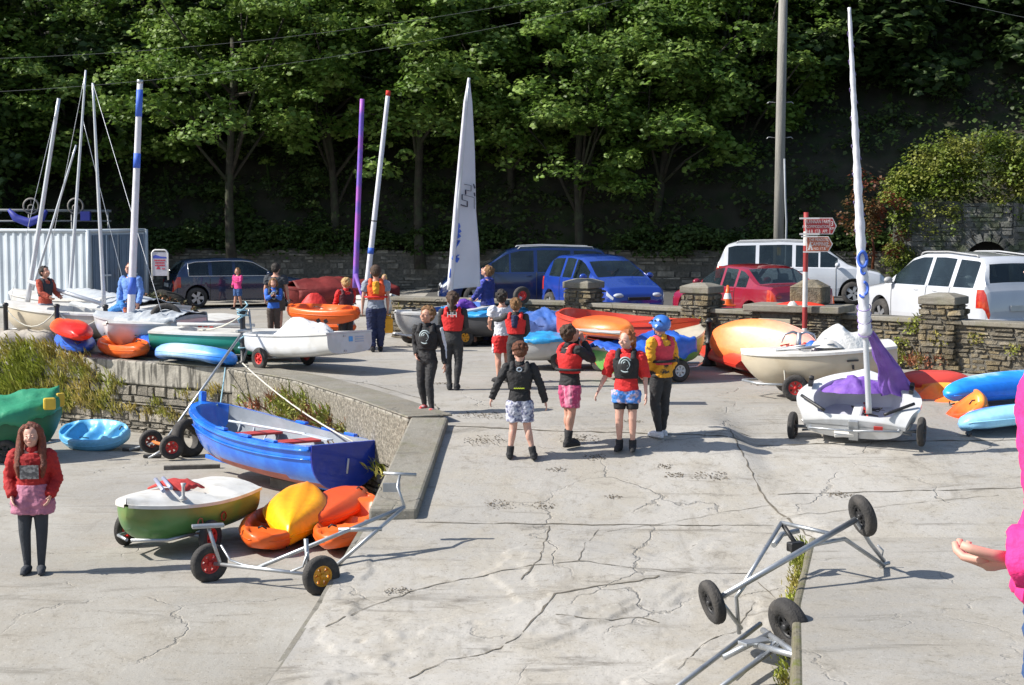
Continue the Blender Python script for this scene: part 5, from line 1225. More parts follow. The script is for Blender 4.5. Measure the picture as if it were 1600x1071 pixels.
# ---- kayaks
def kayak(name, label, a, b_, za, zb, m, W=.62, Hh=.30, roll=0., flip=False, kind='sot', lift=0, m_seat=None, group=None, L=None, e=.8, vee=0):
    A, B = atz(*a, za), atz(*b_, zb); d = B-A; L0 = d.length; L = L or L0; mid = (A+B)/2; yaw = atan2(d.y, d.x); pit = math.asin(d.z/L0)
    R_ = Matrix.Rotation(yaw, 3, 'Z') @ Matrix.Rotation(-pit, 3, 'Y') @ Matrix.Rotation(roll + (pi if flip else 0), 3, 'X')
    T = thing(name, label, 'kayak', mid - R_ @ V(0, 0, Hh*.5), rot=R_.to_euler(), group=group)
    N = 46; n = 28; secs = []
    for i in range(N+1):
        t = -1 + 2*i/N; u = sqrt(max(0, 1-abs(t)**(1.7 if vee else 2.0))); w = max(W/2*u**(1.9 if vee else 1.08), .008); zk = Hh*.36*abs(t)**3.2; zd = Hh*(.86+.10*t*t) - Hh*.12*(abs(t)**6)
        wellf = 0
        if kind == 'sot': wellf = sstep(.58, .46, abs(t+.06))*.72*(.75+.25*sstep(-.3, -.1, t)) + sstep(.9, .84, abs(t-.0))*sstep(.64, .70, abs(t))*.4
        sec = []
        for j in range(n):
            a_ = 2*pi*j/n; y = cos(a_); z = sin(a_)
            yy = w*(1 if y > 0 else -1)*abs(y)**e
            if z >= 0:
                zz = lerp(Hh*.55, zd, abs(z)**.55 if kind == 'sot' else abs(z)**.8) if zd > zk else zk
                if wellf and abs(y) < .78: zz -= Hh*wellf*(1-(abs(y)/.78)**5)*(.8+.2*cos(t*16)) - .035*(abs(y) < .12)*(abs(t) < .35)
            elif vee: zz = lerp(Hh*.55, zk, abs(z)**1.5) + .05*sin(abs(y)*7)*(1-abs(t))*abs(z)
            else: zz = lerp(Hh*.55, zk, abs(z)**(.7)) + (.012*sin(abs(y)*9) if abs(t) < .8 else 0)
            if abs(t) > .93: zz = lerp(zz, Hh*.60, (abs(t)-.93)/.07)
            sec.append(V(t*L/2, yy, zz))
        secs.append(sec)
    mb = MB(); mb.loft(secs, 0, True)
    for jj in (0, n//2): mb.tube([secs[i][jj] for i in range(1, N)], .009, 6)
    mb.build('hull', m, T)
    if kind == 'sot':
        for s in (-1, 1):
            mb = MB(); mb.tube([(s*L*.44, -.05, Hh*.98), (s*L*.455, 0, Hh*1.08), (s*L*.44, .05, Hh*.98)], .012, 6); mb.build('carry_handle', M_BLACK, T)
        mb = MB(); mb.tube([(-L*.02, -W*.40, Hh*.9), (L*.02, -W*.42, Hh*.95), (L*.12, -W*.40, Hh*.9)], .008, 5); mb.build('side_line', M_BLACK, T)
    else:
        mb = MB(); mb.tube([(.36*cos(q), .21*sin(q), Hh*.96+.02) for q in [2*pi*k/24 for k in range(25)]], .016, 6); mb.build('cockpit_rim', m_seat or M_BLACK, T)
        mb = MB(); mb.add([(.35*cos(2*pi*k/24), .2*sin(2*pi*k/24), Hh*.965) for k in range(24)], [list(range(24))], 0, False); mb.build('cockpit_dark_disc', M_BLACK, T)  # flat black disc paints the shade inside the cockpit
        for s in (-1, 1): mb = MB(); mb.tube([(s*L*.46, -.03, Hh*.85), (s*L*.475, 0, Hh*.93), (s*L*.46, .03, Hh*.85)], .012, 6); mb.build('carry_handle', M_BLACK, T)
    return T
KG = 'kayaks along the quay edge'
kayak('kayak', 'red kayak lying on top of a blue one by the railing posts', (124, 523), (100, 506), .50, .50, M_REDYEL, .78, .34, roll=.12, flip=True, group=KG)
kayak('kayak', 'dark blue kayak underneath the red one at the quay edge', (128, 543), (106, 524), .17, .17, M_BLUEK, .78, .32, flip=True, group=KG)
kayak('kayak', 'orange red sit-on-top kayak at the quay edge between two blue ones', (222, 549), (165, 534), .20, .20, M_ORANGE, .78, .36, roll=-.12, group=KG)
kayak('kayak', 'dark blue upturned kayak leaning behind the orange red one', (248, 540), (200, 523), .25, .22, M_BLUEK, .68, .34, flip=True, group=KG)
kayak('kayak', 'upturned kayak in blue and white, nearest the railing rope', (248, 549), (366, 560), .20, .20, M_BLUEW, .82, .36, flip=True, roll=-.2, group=KG)
G2 = 'kayaks in front of the car park wall'
kayak('kayak', 'big peach and orange kayak on its side behind the bollards', (1108, 528), (1280, 553), .56, .40, M_PEACH, .95, .44, roll=-pi*.5-.35, flip=False, group=G2, kind='closed', e=.9)
kayak('kayak', 'red kayak beneath the big peach coloured one', (1098, 545), (1200, 577), .20, .20, M_REDK, .62, .3, flip=True, group=G2)
kayak('kayak', 'orange kayak sticking out behind the cream dinghy\'s stern', (1305, 550), (1420, 606), .45, .2, M_ORANGE, .6, .3, roll=-.3, flip=True, group=G2)
kayak('kayak', 'coral red kayak at the foot of the wall right of the purple cloth', (1398, 596), (1520, 597), .20, .20, mat('coral_plastic', (.68, .075, .055), .38, .1, 3), .66, .34, flip=True, group=G2)
kayak('kayak', 'orange sit-on-top kayak with ribbed seat behind the white open dinghy', (1425, 618), (1535, 645), .0, .0, M_ORPK, .82, .34, roll=.6, group=G2)
kayak('kayak', 'blue kayak with white edge, the upper of the pair at the right', (1478, 614), (1680, 592), .22, .22, M_BLUEW2, .74, .34, flip=True, roll=.2, group=G2)
kayak('kayak', 'pale blue kayak, the lower of the pair at the right', (1500, 660), (1700, 640), -.05, -.0, plastic2('sky_plastic', '#1e78e8', '#a5e2ff', 1, -.3, .3), .78, .36, flip=True, roll=-.15, group=G2)
G3 = 'kayaks on the beach'
kayak('kayak', 'bright yellow upturned kayak with its pointed bow towards the viewer', (450, 836), (482, 762), -1.08, -.86, M_YELK, .90, .46, flip=True, roll=.10, kind='closed', group=G3, e=1.15, vee=1)
kayak('kayak', 'orange sit-on-top kayak behind the yellow one, under the boat\'s stern', (520, 850), (566, 782), -1.10, -1.05, M_ORANGE, .80, .36, roll=-.15, group=G3)
kayak('kayak', 'orange sit-on-top kayak left of the yellow one', (405, 850), (452, 798), -1.12, -1.12, M_ORANGE, .82, .34, roll=.1, group=G3)
kayak('kayak', 'orange kayak deepest in the heap, just below the rowing boat transom', (488, 815), (560, 766), -1.02, -1.0, mat('deep_orange', (.72, .09, .012), .4, .1, 3), .7, .3, flip=True, group=G3)
kayak('kayak', 'light blue sit-on-top kayak at the foot of the quay wall', (98, 676), (200, 684), -1.10, -1.10, M_LBLUE, .84, .38, roll=.42, group=G3)
kayak('kayak', 'orange kayak loaded on a trolley in front of the red backpack', (450, 486), (562, 492), .76, .74, M_ORANGE, .66, .42, roll=.15, group='orange kayaks on the trolley')
kayak('kayak', 'orange kayak slung beneath the loaded one', (448, 506), (556, 510), .38, .38, M_ORANGE, .6, .28, flip=True, group='orange kayaks on the trolley')
kayak('kayak', 'orange kayak lying inside the red open boat', (898, 507), (985, 518), .90, .86, plastic2('orange_red_fade', '#e83218', '#ff9040', 0, -1.2, 1.0), .72, .36, flip=True, roll=.1, kind='closed', group=G2)
c = atz(935, 512, 1.14); mb = MB(); mb.grid(lambda u, v: (c.x-.35+.75*u, c.y-.25+.4*v, c.z-.02+.03*noise.noise(V(u*4, v*4, 3))-.05*u), 10, 8); o = mb.build('white_sheet', M_DECKW, weld=False); o.modifiers.new('s', 'SOLIDIFY').thickness = .02; tag(o, 'crumpled white sheet on the orange kayak in the red boat', 'cloth')

# ---- launching trolleys on their own
def pole_frame(T, name, segs, m, r=.022):
    mb = MB()
    for s in segs: mb.tube([to_local(T, p) for p in s], r, 8)
    return mb.build(name, m, T)
gb = -1.3
wA, wB = atz(335, 908, -1.14), atz(493, 930, -1.13)
gA, gB = z_beach(0, wA.y), z_beach(0, wB.y)
wA = atz(335, 881, gA+.21); wB = atz(493, 899, gB+.21)
T = thing('launching_trolley', 'empty trolley on the beach with one red and one yellow wheel', 'trolley', ((wA+wB)/2).xy.to_3d() + V(0, 0, gA))
axd = (wB-wA).normalized()
apex = atz(632, 792, kerb_top(19.9)+.14)
mid = lambda f: wA.lerp(wB, f)
pole_frame(T, 'axle', [[wA, wB]], M_GALV, .022)
pole_frame(T, 'shaft', [[mid(.42), apex]], M_GALV, .024); pole_frame(T, 'shaft', [[mid(.98)+V(.2, .35, .02), apex]], M_GALV, .024)
upA = atY(325, 822, wA.y+.0); upB = atY(478, 842, wB.y+.1)
pole_frame(T, 'upright', [[mid(.06), upA]], M_GALV, .022); pole_frame(T, 'upright', [[mid(.93), upB]], M_GALV, .026)
mb = MB(); a = to_local(T, upA); mb.box(a, (.36, .10, .04), .3); mb.build('cradle_pad', M_GALV, T, bevel=.01)
pole_frame(T, 'cradle_bar', [[mid(.07)+V(0, 0, .22), mid(.16)+V(0, 0, .06), mid(.3)+V(0, 0, .02), mid(.75)+V(0, 0, .0), mid(.88)+V(0, 0, .08), mid(.93)+V(0, 0, .25)]], M_GALV, .014)
crA, crB = mid(.42).lerp(apex, .62), (mid(.98)+V(.2, .35, .02)).lerp(apex, .62)
pole_frame(T, 'cross_bar', [[crA+V(-.12, 0, 0), crB+V(.04, 0, 0)]], M_GALV, .026)
h1 = atY(625, 741, apex.y+.2); pole_frame(T, 'bow_post', [[apex, apex.lerp(h1, .6)+V(-.05, 0, 0), h1]], M_GALV, .018)
mb = MB(); lh = to_local(T, h1); mb.tube([lh+V(-.19, 0, .01), lh+V(.19, 0, -.01)], .02, 8); mb.box(to_local(T, atY(612, 762, apex.y+.2)), (.2, .05, .1)); mb.build('handle', M_GALV, T)
ax_ = (wB-wA).normalized(); lw = mw(T).inverted()
wheel(T, to_local(T, wA-ax_*.07), ax_+V(-.25, -.5, 0), .225, .115, M_RIMR); wheel(T, to_local(T, wB+ax_*.07), ax_+V(-.25, -.5, 0), .225, .115, M_RIMY)

# trolley standing on end against the quay wall
wA, wB = atz(236, 690, -1.10), atz(268, 699, -1.10); T = thing('launching_trolley', 'trolley propped up against the quay wall, long handle reaching the railing', 'trolley', (wA.x, wA.y, -1.32))
tpp = atY(381, 517, 29.7); pole_frame(T, 'long_shaft', [[wA.lerp(wB, .6)+V(0, 0, .02), tpp]], M_GALV, .024); pole_frame(T, 'axle', [[wA, wB]], mat('orange_axle', (.55, .17, .04), .6), .03)
pole_frame(T, 'foot_bar', [[wA.lerp(wB, .2), atz(203, 703, -1.27)], [wA.lerp(wB, .9), atz(232, 716, -1.27)]], M_GALV, .02)
for q_ in ((205, 702), (238, 713)): mb = MB(); mb.box(to_local(T, atz(*q_, -1.29)), (.30, .09, .05)); mb.build('cradle_pad', M_BLACK, T, bevel=.01)
mb = MB(); lh = to_local(T, tpp); mb.tube([lh+V(-.1, -.18, 0), lh+V(.1, .18, 0)], .03, 8); mb.build('handle', M_GALV, T)
for c in (wA, wB): wheel(T, to_local(T, c), (.45, -1, 0), .205, .11, M_RIMR if c is wB else mat('dull_red_rim', (.3, .05, .03), .6))
c = atz(294, 685, -1.02); mb = MB(); R_ = Matrix.Rotation(1.0, 3, 'Z') @ Matrix.Rotation(1.35, 3, 'X'); mb.lathe([(.19, -.09), (.28, -.10), (.33, -.07), (.34, 0), (.33, .07), (.28, .10), (.19, .09), (.21, 0), (.19, -.09)], 28, c, R=R_)
tag(mb.build('car_tyre', M_TYRE), 'worn car tyre leaning on the wall behind the rowing boat\'s bow', 'tyre')

# upturned trolley beside the right-hand wall
def w3(px, py, z): return atz(px, py, z)
cR, cL = w3(1348, 806, -.25), w3(1113, 941, -.92)
T = thing('launching_trolley', 'trolley lying upturned across the slipway\'s right edge with both wheels raised', 'trolley', w3(1232, 880, -1.0))
ax_ = (cR-cL).normalized()
pole_frame(T, 'axle', [[cR-ax_*.1, cL+ax_*.1]], M_GALV, .032)
ap = w3(1221, 817, -.37)
pole_frame(T, 'shaft', [[cR.lerp(cL, .22), ap]], M_GALV, .022); pole_frame(T, 'shaft', [[cR.lerp(cL, .80), ap]], M_GALV, .022)
e1_ = w3(1381, 884, -.86); e2_ = w3(1155, 990, -1.32)
pole_frame(T, 'cradle_arm', [[cR.lerp(cL, .35), cR.lerp(cL, .28).lerp(e1_, .35)+V(0, 0, .10), e1_]], M_GALV, .024)
pole_frame(T, 'cradle_arm', [[cR.lerp(cL, .05), cR.lerp(cL, .05).lerp(e1_, .5), e1_+V(0, 0, .05)]], M_GALV, .022)
pole_frame(T, 'cradle_arm', [[cR.lerp(cL, .78), cR.lerp(cL, .86).lerp(e2_, .35)+V(0, 0, .08), e2_]], M_GALV, .022)
pole_frame(T, 'cradle_arm', [[cR.lerp(cL, .96), e2_+V(.02, 0, .05)]], M_GALV, .022)
pole_frame(T, 'bow_post', [[ap, w3(1244, 851, -.56)]], M_BLACK, .024); pole_frame(T, 'cross_bar', [[w3(1209, 852, -.56), w3(1222, 835, -.50), w3(1249, 829, -.46)]], M_GALV, .03)
mb = MB(); mb.box(to_local(T, w3(1243, 854, -.58)), (.17, .10, .10), .5); mb.build('rubber_chock', M_BLACK, T, bevel=.015)
mb = MB(); q = to_local(T, e1_); mb.tube([q+V(-.06, 0, 0), q+V(.07, .05, .02)], .02, 6); mb.tube([q+V(-.03, 0, .05), q+V(-.01, .0, .16), q+V(-.07, .0, .22)], .010, 6); mb.build('clamp', M_GALV, T)
wheel(T, to_local(T, cR), ax_+V(.3, -.15, .0), .225, .11, M_BLACK); wheel(T, to_local(T, cL), ax_+V(.3, -.15, .0), .225, .11, M_BLACK)
# second trolley at the bottom edge
T = thing('launching_trolley', 'grey trolley frame with one big wheel at the bottom edge beside the right wall', 'trolley', w3(1190, 1040, -1.45))
a, b_, c, d = w3(1188, 975, -1.15), w3(1225, 1003, -1.1), w3(1075, 1075, -1.45), w3(1125, 1080, -1.45)
pole_frame(T, 'shaft', [[a, c+V(-.3, -.35, -.02)]], M_GALV, .026); pole_frame(T, 'shaft', [[b_, d+V(-.25, -.35, -.02)]], M_GALV, .026)
pole_frame(T, 'axle', [[w3(1192, 985, -1.12), w3(1270, 1040, -1.08)]], M_GALV, .03)
pole_frame(T, 'cross_bar', [[w3(1130, 1028, -1.3), w3(1205, 990, -1.1)], [w3(1180, 1008, -1.15), w3(1265, 1030, -1.1)]], M_GALV, .032)
pole_frame(T, 'cradle_arm', [[w3(1215, 1000, -1.1), w3(1150, 1062, -1.5)]], M_GALV, .02)
mb = MB(); q = to_local(T, w3(1180, 1003, -1.12)); mb.box(q, (.30, .14, .03), .5); mb.build('axle_plate', M_GALV, T, bevel=.005)
wheel(T, to_local(T, w3(1234, 977, -.98)), V(.75, .35, .28), .27, .15, M_BLACK, rr=.45)
# cone-like upright trolley wheel behind the boys
c = atY(815, 462, 34.2); T = thing('launching_trolley', 'upended white trolley with one red wheel sticking up behind the boys', 'trolley', (c.x, c.y, 0))
pole_frame(T, 'shaft', [[V(c.x-.55, c.y-.1, .1), c+V(-.02, 0, -.02)]], M_GALVW, .045); wheel(T, to_local(T, c), V(.5, -1, -.15), .19, .10, M_RIMR)

# orange kayak trolley
P = place((452, 500), (560, 505), .5, .5); dolly('kayak trolley with black wheels under the orange kayaks', P, 0, .2, .7, .17, M_BLACK, ax=.45, group=G)
# ================================================================== CARS
M_GLASS = mat('car_glass', (.022, .035, .045), .06, .1, 2, spec=.9, col2=(.05, .08, .10), c2amt=.4, c2scale=1.5)
gm = M_GLASS; gn = gm.node_tree.nodes; gl = gm.node_tree.links; tr_ = gn.new('ShaderNodeBsdfTransparent'); tr_.inputs[0].default_value = (.55, .62, .62, 1); mx_ = gn.new('ShaderNodeMixShader'); mx_.inputs[0].default_value = .5
gl.new(gn['Principled BSDF'].outputs[0], mx_.inputs[1]); gl.new(tr_.outputs[0], mx_.inputs[2]); gl.new(mx_.outputs[0], gn['Material Output'].inputs['Surface'])
M_TRIM = mat('dark_trim', (.018, .018, .019), .6, .1, 8)
M_SEAT = mat('seat_cloth', (.05, .05, .055), .9, .15, 8)
M_UNDER = mat('underbody', (.008, .008, .008), .9)
M_ALLOY = mat('alloy_rim', (.42, .43, .45), .35, .08, 10, metal=.6)
M_TAIL = mat('tail_lamp', (.42, .015, .01), .2, .15, 20, coat=.6, col2=(.55, .10, .03), c2amt=.4, c2scale=9)
M_HEAD = mat('head_lamp', (.50, .53, .58), .12, .2, 14, coat=.8)
M_AMBER = mat('amber_lamp', (.75, .22, .02), .3)
M_CHROME = mat('bright_trim', (.6, .62, .64), .25, .05, 5, metal=.7)
M_PLATE = mat('number_plate', (.55, .56, .54), .5)
PROF = {
 'estate': dict(top=[(0, .55), (.010, .80), (.03, .96), (.10, 1.33), (.16, 1.40), (.36, 1.43), (.50, 1.42), (.57, 1.37), (.71, .97), (.75, .92), (.93, .79), (.985, .66), (1, .5)], belt=.90, rg=(.035, .10), ws=(.575, .705), win=[(.115, .25), (.275, .42), (.44, .67)], wh=(.165, .80)),
 'hatch': dict(top=[(0, .5), (.01, .85), (.03, 1.0), (.09, 1.36), (.16, 1.47), (.38, 1.50), (.52, 1.46), (.60, 1.36), (.77, .99), (.81, .94), (.94, .78), (.985, .62), (1, .48)], belt=.93, rg=(.035, .10), ws=(.60, .765), win=[(.12, .30), (.33, .46), (.48, .70)], wh=(.15, .82)),
 'mpv': dict(top=[(0, .55), (.01, .92), (.02, 1.06), (.065, 1.56), (.12, 1.64), (.40, 1.68), (.55, 1.65), (.62, 1.56), (.77, 1.06), (.81, 1.0), (.95, .86), (.985, .70), (1, .5)], belt=.97, rg=(.025, .065), ws=(.62, .765), win=[(.08, .24), (.26, .45), (.47, .60), (.61, .71)], wh=(.18, .80)),
 'saloon': dict(top=[(0, .55), (.01, .86), (.03, .97), (.14, .99), (.16, 1.0), (.29, 1.31), (.36, 1.37), (.48, 1.39), (.56, 1.34), (.70, .95), (.74, .90), (.93, .76), (.985, .62), (1, .48)], belt=.90, rg=(.165, .295), ws=(.56, .695), win=[(.24, .33), (.35, .46), (.48, .66)], wh=(.19, .81)),
 'suv': dict(top=[(0, .6), (.01, .98), (.02, 1.08), (.055, 1.50), (.10, 1.63), (.35, 1.69), (.52, 1.67), (.60, 1.58), (.74, 1.09), (.78, 1.03), (.95, .92), (.985, .74), (1, .55)], belt=1.0, rg=(.025, .06), ws=(.60, .735), win=[(.09, .23), (.26, .42), (.445, .70)], wh=(.19, .80)),
}
def car(kind, label, x, Y, L, W, Ht, yaw, paint, low=None, rails=False, rw=.315, plate=None, rim=None):
    p = PROF[kind]; k = Ht/max(z for _, z in p['top']); c = V((x-800)/FOC*Y, Y, 0); gz = ground(c.x, c.y)+.006
    T = thing('parked_car', label, 'car', (c.x, c.y, gz), rz=yaw, group='cars parked behind the boat park')
    zt = lambda u: interp(p['top'], u)*k
    def zs_(u):                                   # gently smoothed silhouette
        return (zt(clamp(u-.012))+2*zt(u)+zt(clamp(u+.012)))/4 if .03 < u < .97 else zt(u)
    belt = lambda u: (p['belt']+.03*(1-u))*k
    bps = sorted(set([round(a, 4) for a, _ in p['top']] + [i/90 for i in range(91)] + [q for w in p['win'] for q in w] + list(p['rg']) + list(p['ws'])))
    wx = [p['wh'][0]*L, p['wh'][1]*L]; Ra = rw+.055
    def zl(u):
        z = .21 + (.06 if u < .02 or u > .98 else 0)
        for w in wx:
            d = abs(u*L-w)
            if d < Ra: z = max(z, rw+sqrt(Ra*Ra-d*d))
        return z
    rows = []
    for u in bps:
        e = abs(2*u-1); w = W/2*(1-.09*e**3.5); 
        if u < .03: w *= lerp(.86, 1, sqrt(u/.03))
        if u > .95: w *= lerp(.74, 1, sqrt((1-u)/.05))
        z0 = zl(u); zT = zs_(u); b = min(belt(u), zT-.045); gh = max(zT-belt(u), 0); f = sstep(0, .18, gh)
        y5 = w*.945; wr = lerp(w*.86, w*.945-gh*.36, f); z1 = z0+.02; m = lambda t: max(lerp(.21, b, t), z1+.015*t)
        hh = zT-b; z6 = b+max(hh*.86, .01)
        sec = [(w*.90, z0), (w*.985, z1), (w*1.0, m(.30)), (w*1.005, m(.55)), (w*1.0, m(.8)), (w*.975, max(b-.015, m(.9))), (y5, b+.008), (lerp(y5, wr, .86), z6), (wr, zT-.03*f-.006), (wr*.88, zT-.004), (wr*.45, zT+.010), (0, zT+.014)]
        rows.append([V(u*L-L/2, -y, z) for y, z in sec] + [V(u*L-L/2, y, z) for y, z in reversed(sec[:-1])])
    n = len(rows[0]); sel = {}
    def which(i, j):
        um = (bps[i]+bps[i+1])/2; jj = j if j < n//2 else n-2-j
        if p['ws'][0] < um < p['ws'][1] and jj >= 9: return ('windscreen', 0)
        if p['rg'][0] < um < p['rg'][1] and jj >= 9: return ('rear_window', 0)
        if jj == 6:
            for q, (a, b_) in enumerate(p['win']):
                if a < um < b_: return ('side_window', (q, j > n//2))
        if low and jj in (0, 1): return ('lower', 0)
        return ('body', 0)
    for i in range(len(rows)-1):
        for j in range(n-1): sel.setdefault(which(i, j), []).append((i, j))
    for (nm, key), qs in sel.items():
        mb = MB(); idx = {}; vs = []; fs = []
        for i, j in qs:
            f = []
            for a, b_ in ((i, j), (i+1, j), (i+1, j+1), (i, j+1)):
                if (a, b_) not in idx:
                    idx[(a, b_)] = len(vs); v = rows[a][b_].copy()
                    vs.append(v)
                f.append(idx[(a, b_)])
            fs.append(f)
        mb.add(vs, fs, 0, True)
        if nm == 'body':
            for r in (rows[0], rows[-1]): mb.add(r, [list(range(n))], 0, False)
        o = mb.build({'lower': 'lower_body'}.get(nm, nm), {'body': paint, 'lower': low}.get(nm, M_GLASS), T, smooth_ang=1)
        md = o.modifiers.new('e', 'EDGE_SPLIT'); md.split_angle = radians(30)
        if nm == 'side_window':
            zlo = [v for v in vs]; 
            b_i = [k_ for k_ in range(0)]
    # dark interior and wheel wells
    mb = MB(); mb.box((0, 0, .46), (L*.90, W*.72, .46)); mb.build('underbody', M_UNDER, T)
    for xs_, ys_ in ((.10*L, -W*.21), (.10*L, W*.21), (-.17*L, -W*.22), (-.17*L, W*.22)):
        mb = MB(); mb.box((xs_, ys_, .84), (.16, .44, .42), Matrix.Rotation(-.18, 3, 'Y')); mb.box((xs_-.05, ys_, 1.12*k), (.10, .24, .16)); mb.build('seat', M_SEAT, T, bevel=.03)
    for wxx in wx:
        for s in (-1, 1):
            wheelc = (wxx-L/2, s*(W/2-.10), rw); mb = MB()
            mb.lathe([(rw*.62, .10), (rw*.93, .105), (rw, .06), (rw, -.09), (rw*.9, -.10)], 28, wheelc, 'Y' if s > 0 else 'Y', R=Matrix.Identity(3) if s > 0 else Matrix.Diagonal((1, -1, 1)))
            w = mb.build('wheel', M_TYRE, T)
            mb = MB(); q = s
            mb.lathe([(rw*.66, .095), (rw*.60, .085), (rw*.58, .04), (.0001, .03)], 24, wheelc, 'Y', R=Matrix.Identity(3) if s > 0 else Matrix.Diagonal((1, -1, 1)), mif=lambda j: 1 if j > 0 else 0)
            for a in range(5):
                t = 2*pi*a/5; d = V(cos(t), 0, sin(t)); e_ = V(-sin(t), 0, cos(t)); c0 = Vector(wheelc)+V(0, s*.085, 0); P_ = []
                for r_, hw in ((.02, .035), (rw*.62, .05)): P_.append([c0+d*r_+e_*hw, c0+d*r_-e_*hw, c0+d*r_-e_*hw-V(0, s*.03, 0), c0+d*r_+e_*hw-V(0, s*.03, 0)])
                mb.loft(P_, 0, True, True, False)
            mb.build('rim', [rim or M_ALLOY, M_UNDER], w)
    zz = lambda u, j: rows[min(range(len(bps)), key=lambda i: abs(bps[i]-u))][j]
    for s in (0, 1):
        sg = -1 if s == 0 else 1
        # lamps follow the bodywork corners
        def patch(nm, u0, u1, j0, j1, m, off=.006):
            i0 = min(range(len(bps)), key=lambda i: abs(bps[i]-u0)); i1 = min(range(len(bps)), key=lambda i: abs(bps[i]-u1)); mb = MB(); vs = []; fs = []
            js = range(j0, j1+1)
            for i in range(i0, i1+1):
                for j in js:
                    v = rows[i][j if s == 0 else n-1-j].copy(); d = Vector((.25*(1 if v.x > 0 else -1)*(abs(v.x) > L*.42), sg, .15)).normalized(); vs.append(v+d*off)
            m_ = len(js); nn = i1-i0
            for a in range(nn):
                for b_ in range(m_-1): fs.append((a*m_+b_, (a+1)*m_+b_, (a+1)*m_+b_+1, a*m_+b_+1))
            mb.add(vs, fs, 0, True); return mb.build(nm, m, T)
        if kind in ('mpv', 'suv', 'estate', 'hatch'): patch('tail_lamp', 0.001, .05, 3, 5 if kind != 'mpv' else 6, M_TAIL)
        else: patch('tail_lamp', 0.001, .055, 3, 5, M_TAIL)
        patch('head_lamp', .945, .985, 4, 5, M_HEAD)
        v = zz(.01, 4); mb = MB(); mb.ball((-L/2+(.05 if kind != 'suv' else .09), sg*W*.36, lerp(.21, belt(0), .74)), (.025, W*.07, .075), 12, 8); mb.build('tail_lamp', M_TAIL, T)
        mb = MB(); mb.ball((L/2-.075, sg*W*.31, .60*k), (.07, W*.085, .06), 12, 8); mb.build('head_lamp', M_HEAD, T)
        # mirror
        um = p['win'][-1][1]-.015; v = zz(um, 6 if s == 0 else n-7); mb = MB(); mb.ball((v.x+.04, v.y+sg*.13, v.z+.07), (.07, .10, .07), 12, 8); mb.tube([v, (v.x+.03, v.y+sg*.1, v.z+.04)], .02, 6); mb.build('door_mirror', paint if kind != 'suv' else M_GELG, T)
        # door seams, handles, side strip
        mb = MB(); 
        for q in range(len(p['win'])-(2 if len(p['win']) > 3 else 1)):
            us = (p['win'][q][1]+p['win'][q+1][0])/2 - .005
            if us < .22: continue
            i = min(range(len(bps)), key=lambda i: abs(bps[i]-us)); pts = [rows[i][j if s == 0 else n-1-j]+V(0, sg*.004, 0) for j in range(1, 7)]; mb.tube(pts, .006, 4)
        i = min(range(len(bps)), key=lambda i: abs(bps[i]-.70)); mb.tube([rows[i][j if s == 0 else n-1-j]+V(0, sg*.004, 0) for j in range(1, 7)], .006, 4)
        mb.build('door_seams', M_TRIM, T)
        for us in ([.36, .50] if kind != 'hatch' else [.47]):
            v = zz(us, 5 if s == 0 else n-6); mb = MB(); mb.ball((v.x, v.y+sg*.012, v.z-.07), (.09, .018, .018), 8, 6); mb.build('door_handle', paint, T)
        # bright window surround
        if kind == 'estate':
            mb = MB(); ii = [i for i, u in enumerate(bps) if .11 < u < .675]; lo = [rows[i][6 if s == 0 else n-7]+V(0, sg*.006, 0) for i in ii]; hi = [rows[i][7 if s == 0 else n-8]+V(0, sg*.006, .005) for i in ii]
            mb.tube(lo, .011, 5); mb.tube(hi, .011, 5); mb.tube([lo[0], hi[0]], .011, 5); mb.build('window_trim', M_CHROME, T)
        if rails:
            mb = MB(); ii = [i for i, u in enumerate(bps) if .13 < u < .55]; pts = [rows[i][8 if s == 0 else n-9]+V(0, -sg*.02, .055) for i in ii]; pts = [pts[0]-V(.04, 0, .06)]+pts+[pts[-1]+V(.06, 0, -.06)]; mb.tube(pts, .017, 6); mb.build('roof_rail', M_GELG, T)
        for wxx in ():
            pass
    mb = MB(); mb.box((-L/2-.0, 0, .38), (.12, W*.86, .17)); mb.build('rear_bumper', low or paint, T, bevel=.03)
    mb = MB(); mb.box((L/2-.05, 0, .34), (.14, W*.74, .16)); mb.build('front_bumper', low or paint, T, bevel=.03)
    mb = MB(); mb.box((L/2-.0, 0, .53*k), (.04, W*.36, .07)); mb.build('grille', M_TRIM, T, bevel=.01)
    mb = MB(); mb.box((-L/2-.02, 0, .66 if kind != 'saloon' else .6), (.02, .50, .11)); mb.build('number_plate', M_PLATE, T)
    mb = MB(); mb.box((L/2+.02, 0, .36), (.02, .50, .11)); mb.build('number_plate', M_PLATE, T)
    mb = MB()
    for y in (-.28, .3): 
        a, b_ = zz(p['ws'][1]-.005, 11)+V(.02, y, .03), zz(lerp(*p['ws'], .55), 11)+V(0, y+.35, .012); mb.tube([a, b_], .008, 4)
    mb.build('wiper', M_TRIM, T)
    return T
def paint(n, c, c2=None): return mat('paint_'+n, c, .22, .06, 2, coat=1., col2=c2, c2amt=.2, c2scale=1.2)
PB = paint('dark_blue', (.010, .020, .055)); PN = paint('navy', (.006, .018, .085)); PY = paint('blue', (.012, .045, .30)); PR = paint('red', (.26, .012, .03)); PW = paint('white', (.54, .56, .60)); PS = paint('silver', (.52, .53, .56))
car('estate', 'dark blue estate car with chrome window line, beyond the girl in pink', 371, 49.3, 4.2, 1.72, 1.42, radians(24), PB, rw=.30)
car('mpv', 'large navy people carrier facing left behind the small blue hatchback', 822, 43.6, 4.55, 1.8, 1.60, radians(184), PN, rails=True)
car('hatch', 'small bright blue hatchback with its bonnet towards the low wall', 941, 39.6, 3.5, 1.62, 1.48, radians(-64), PY, rw=.28)
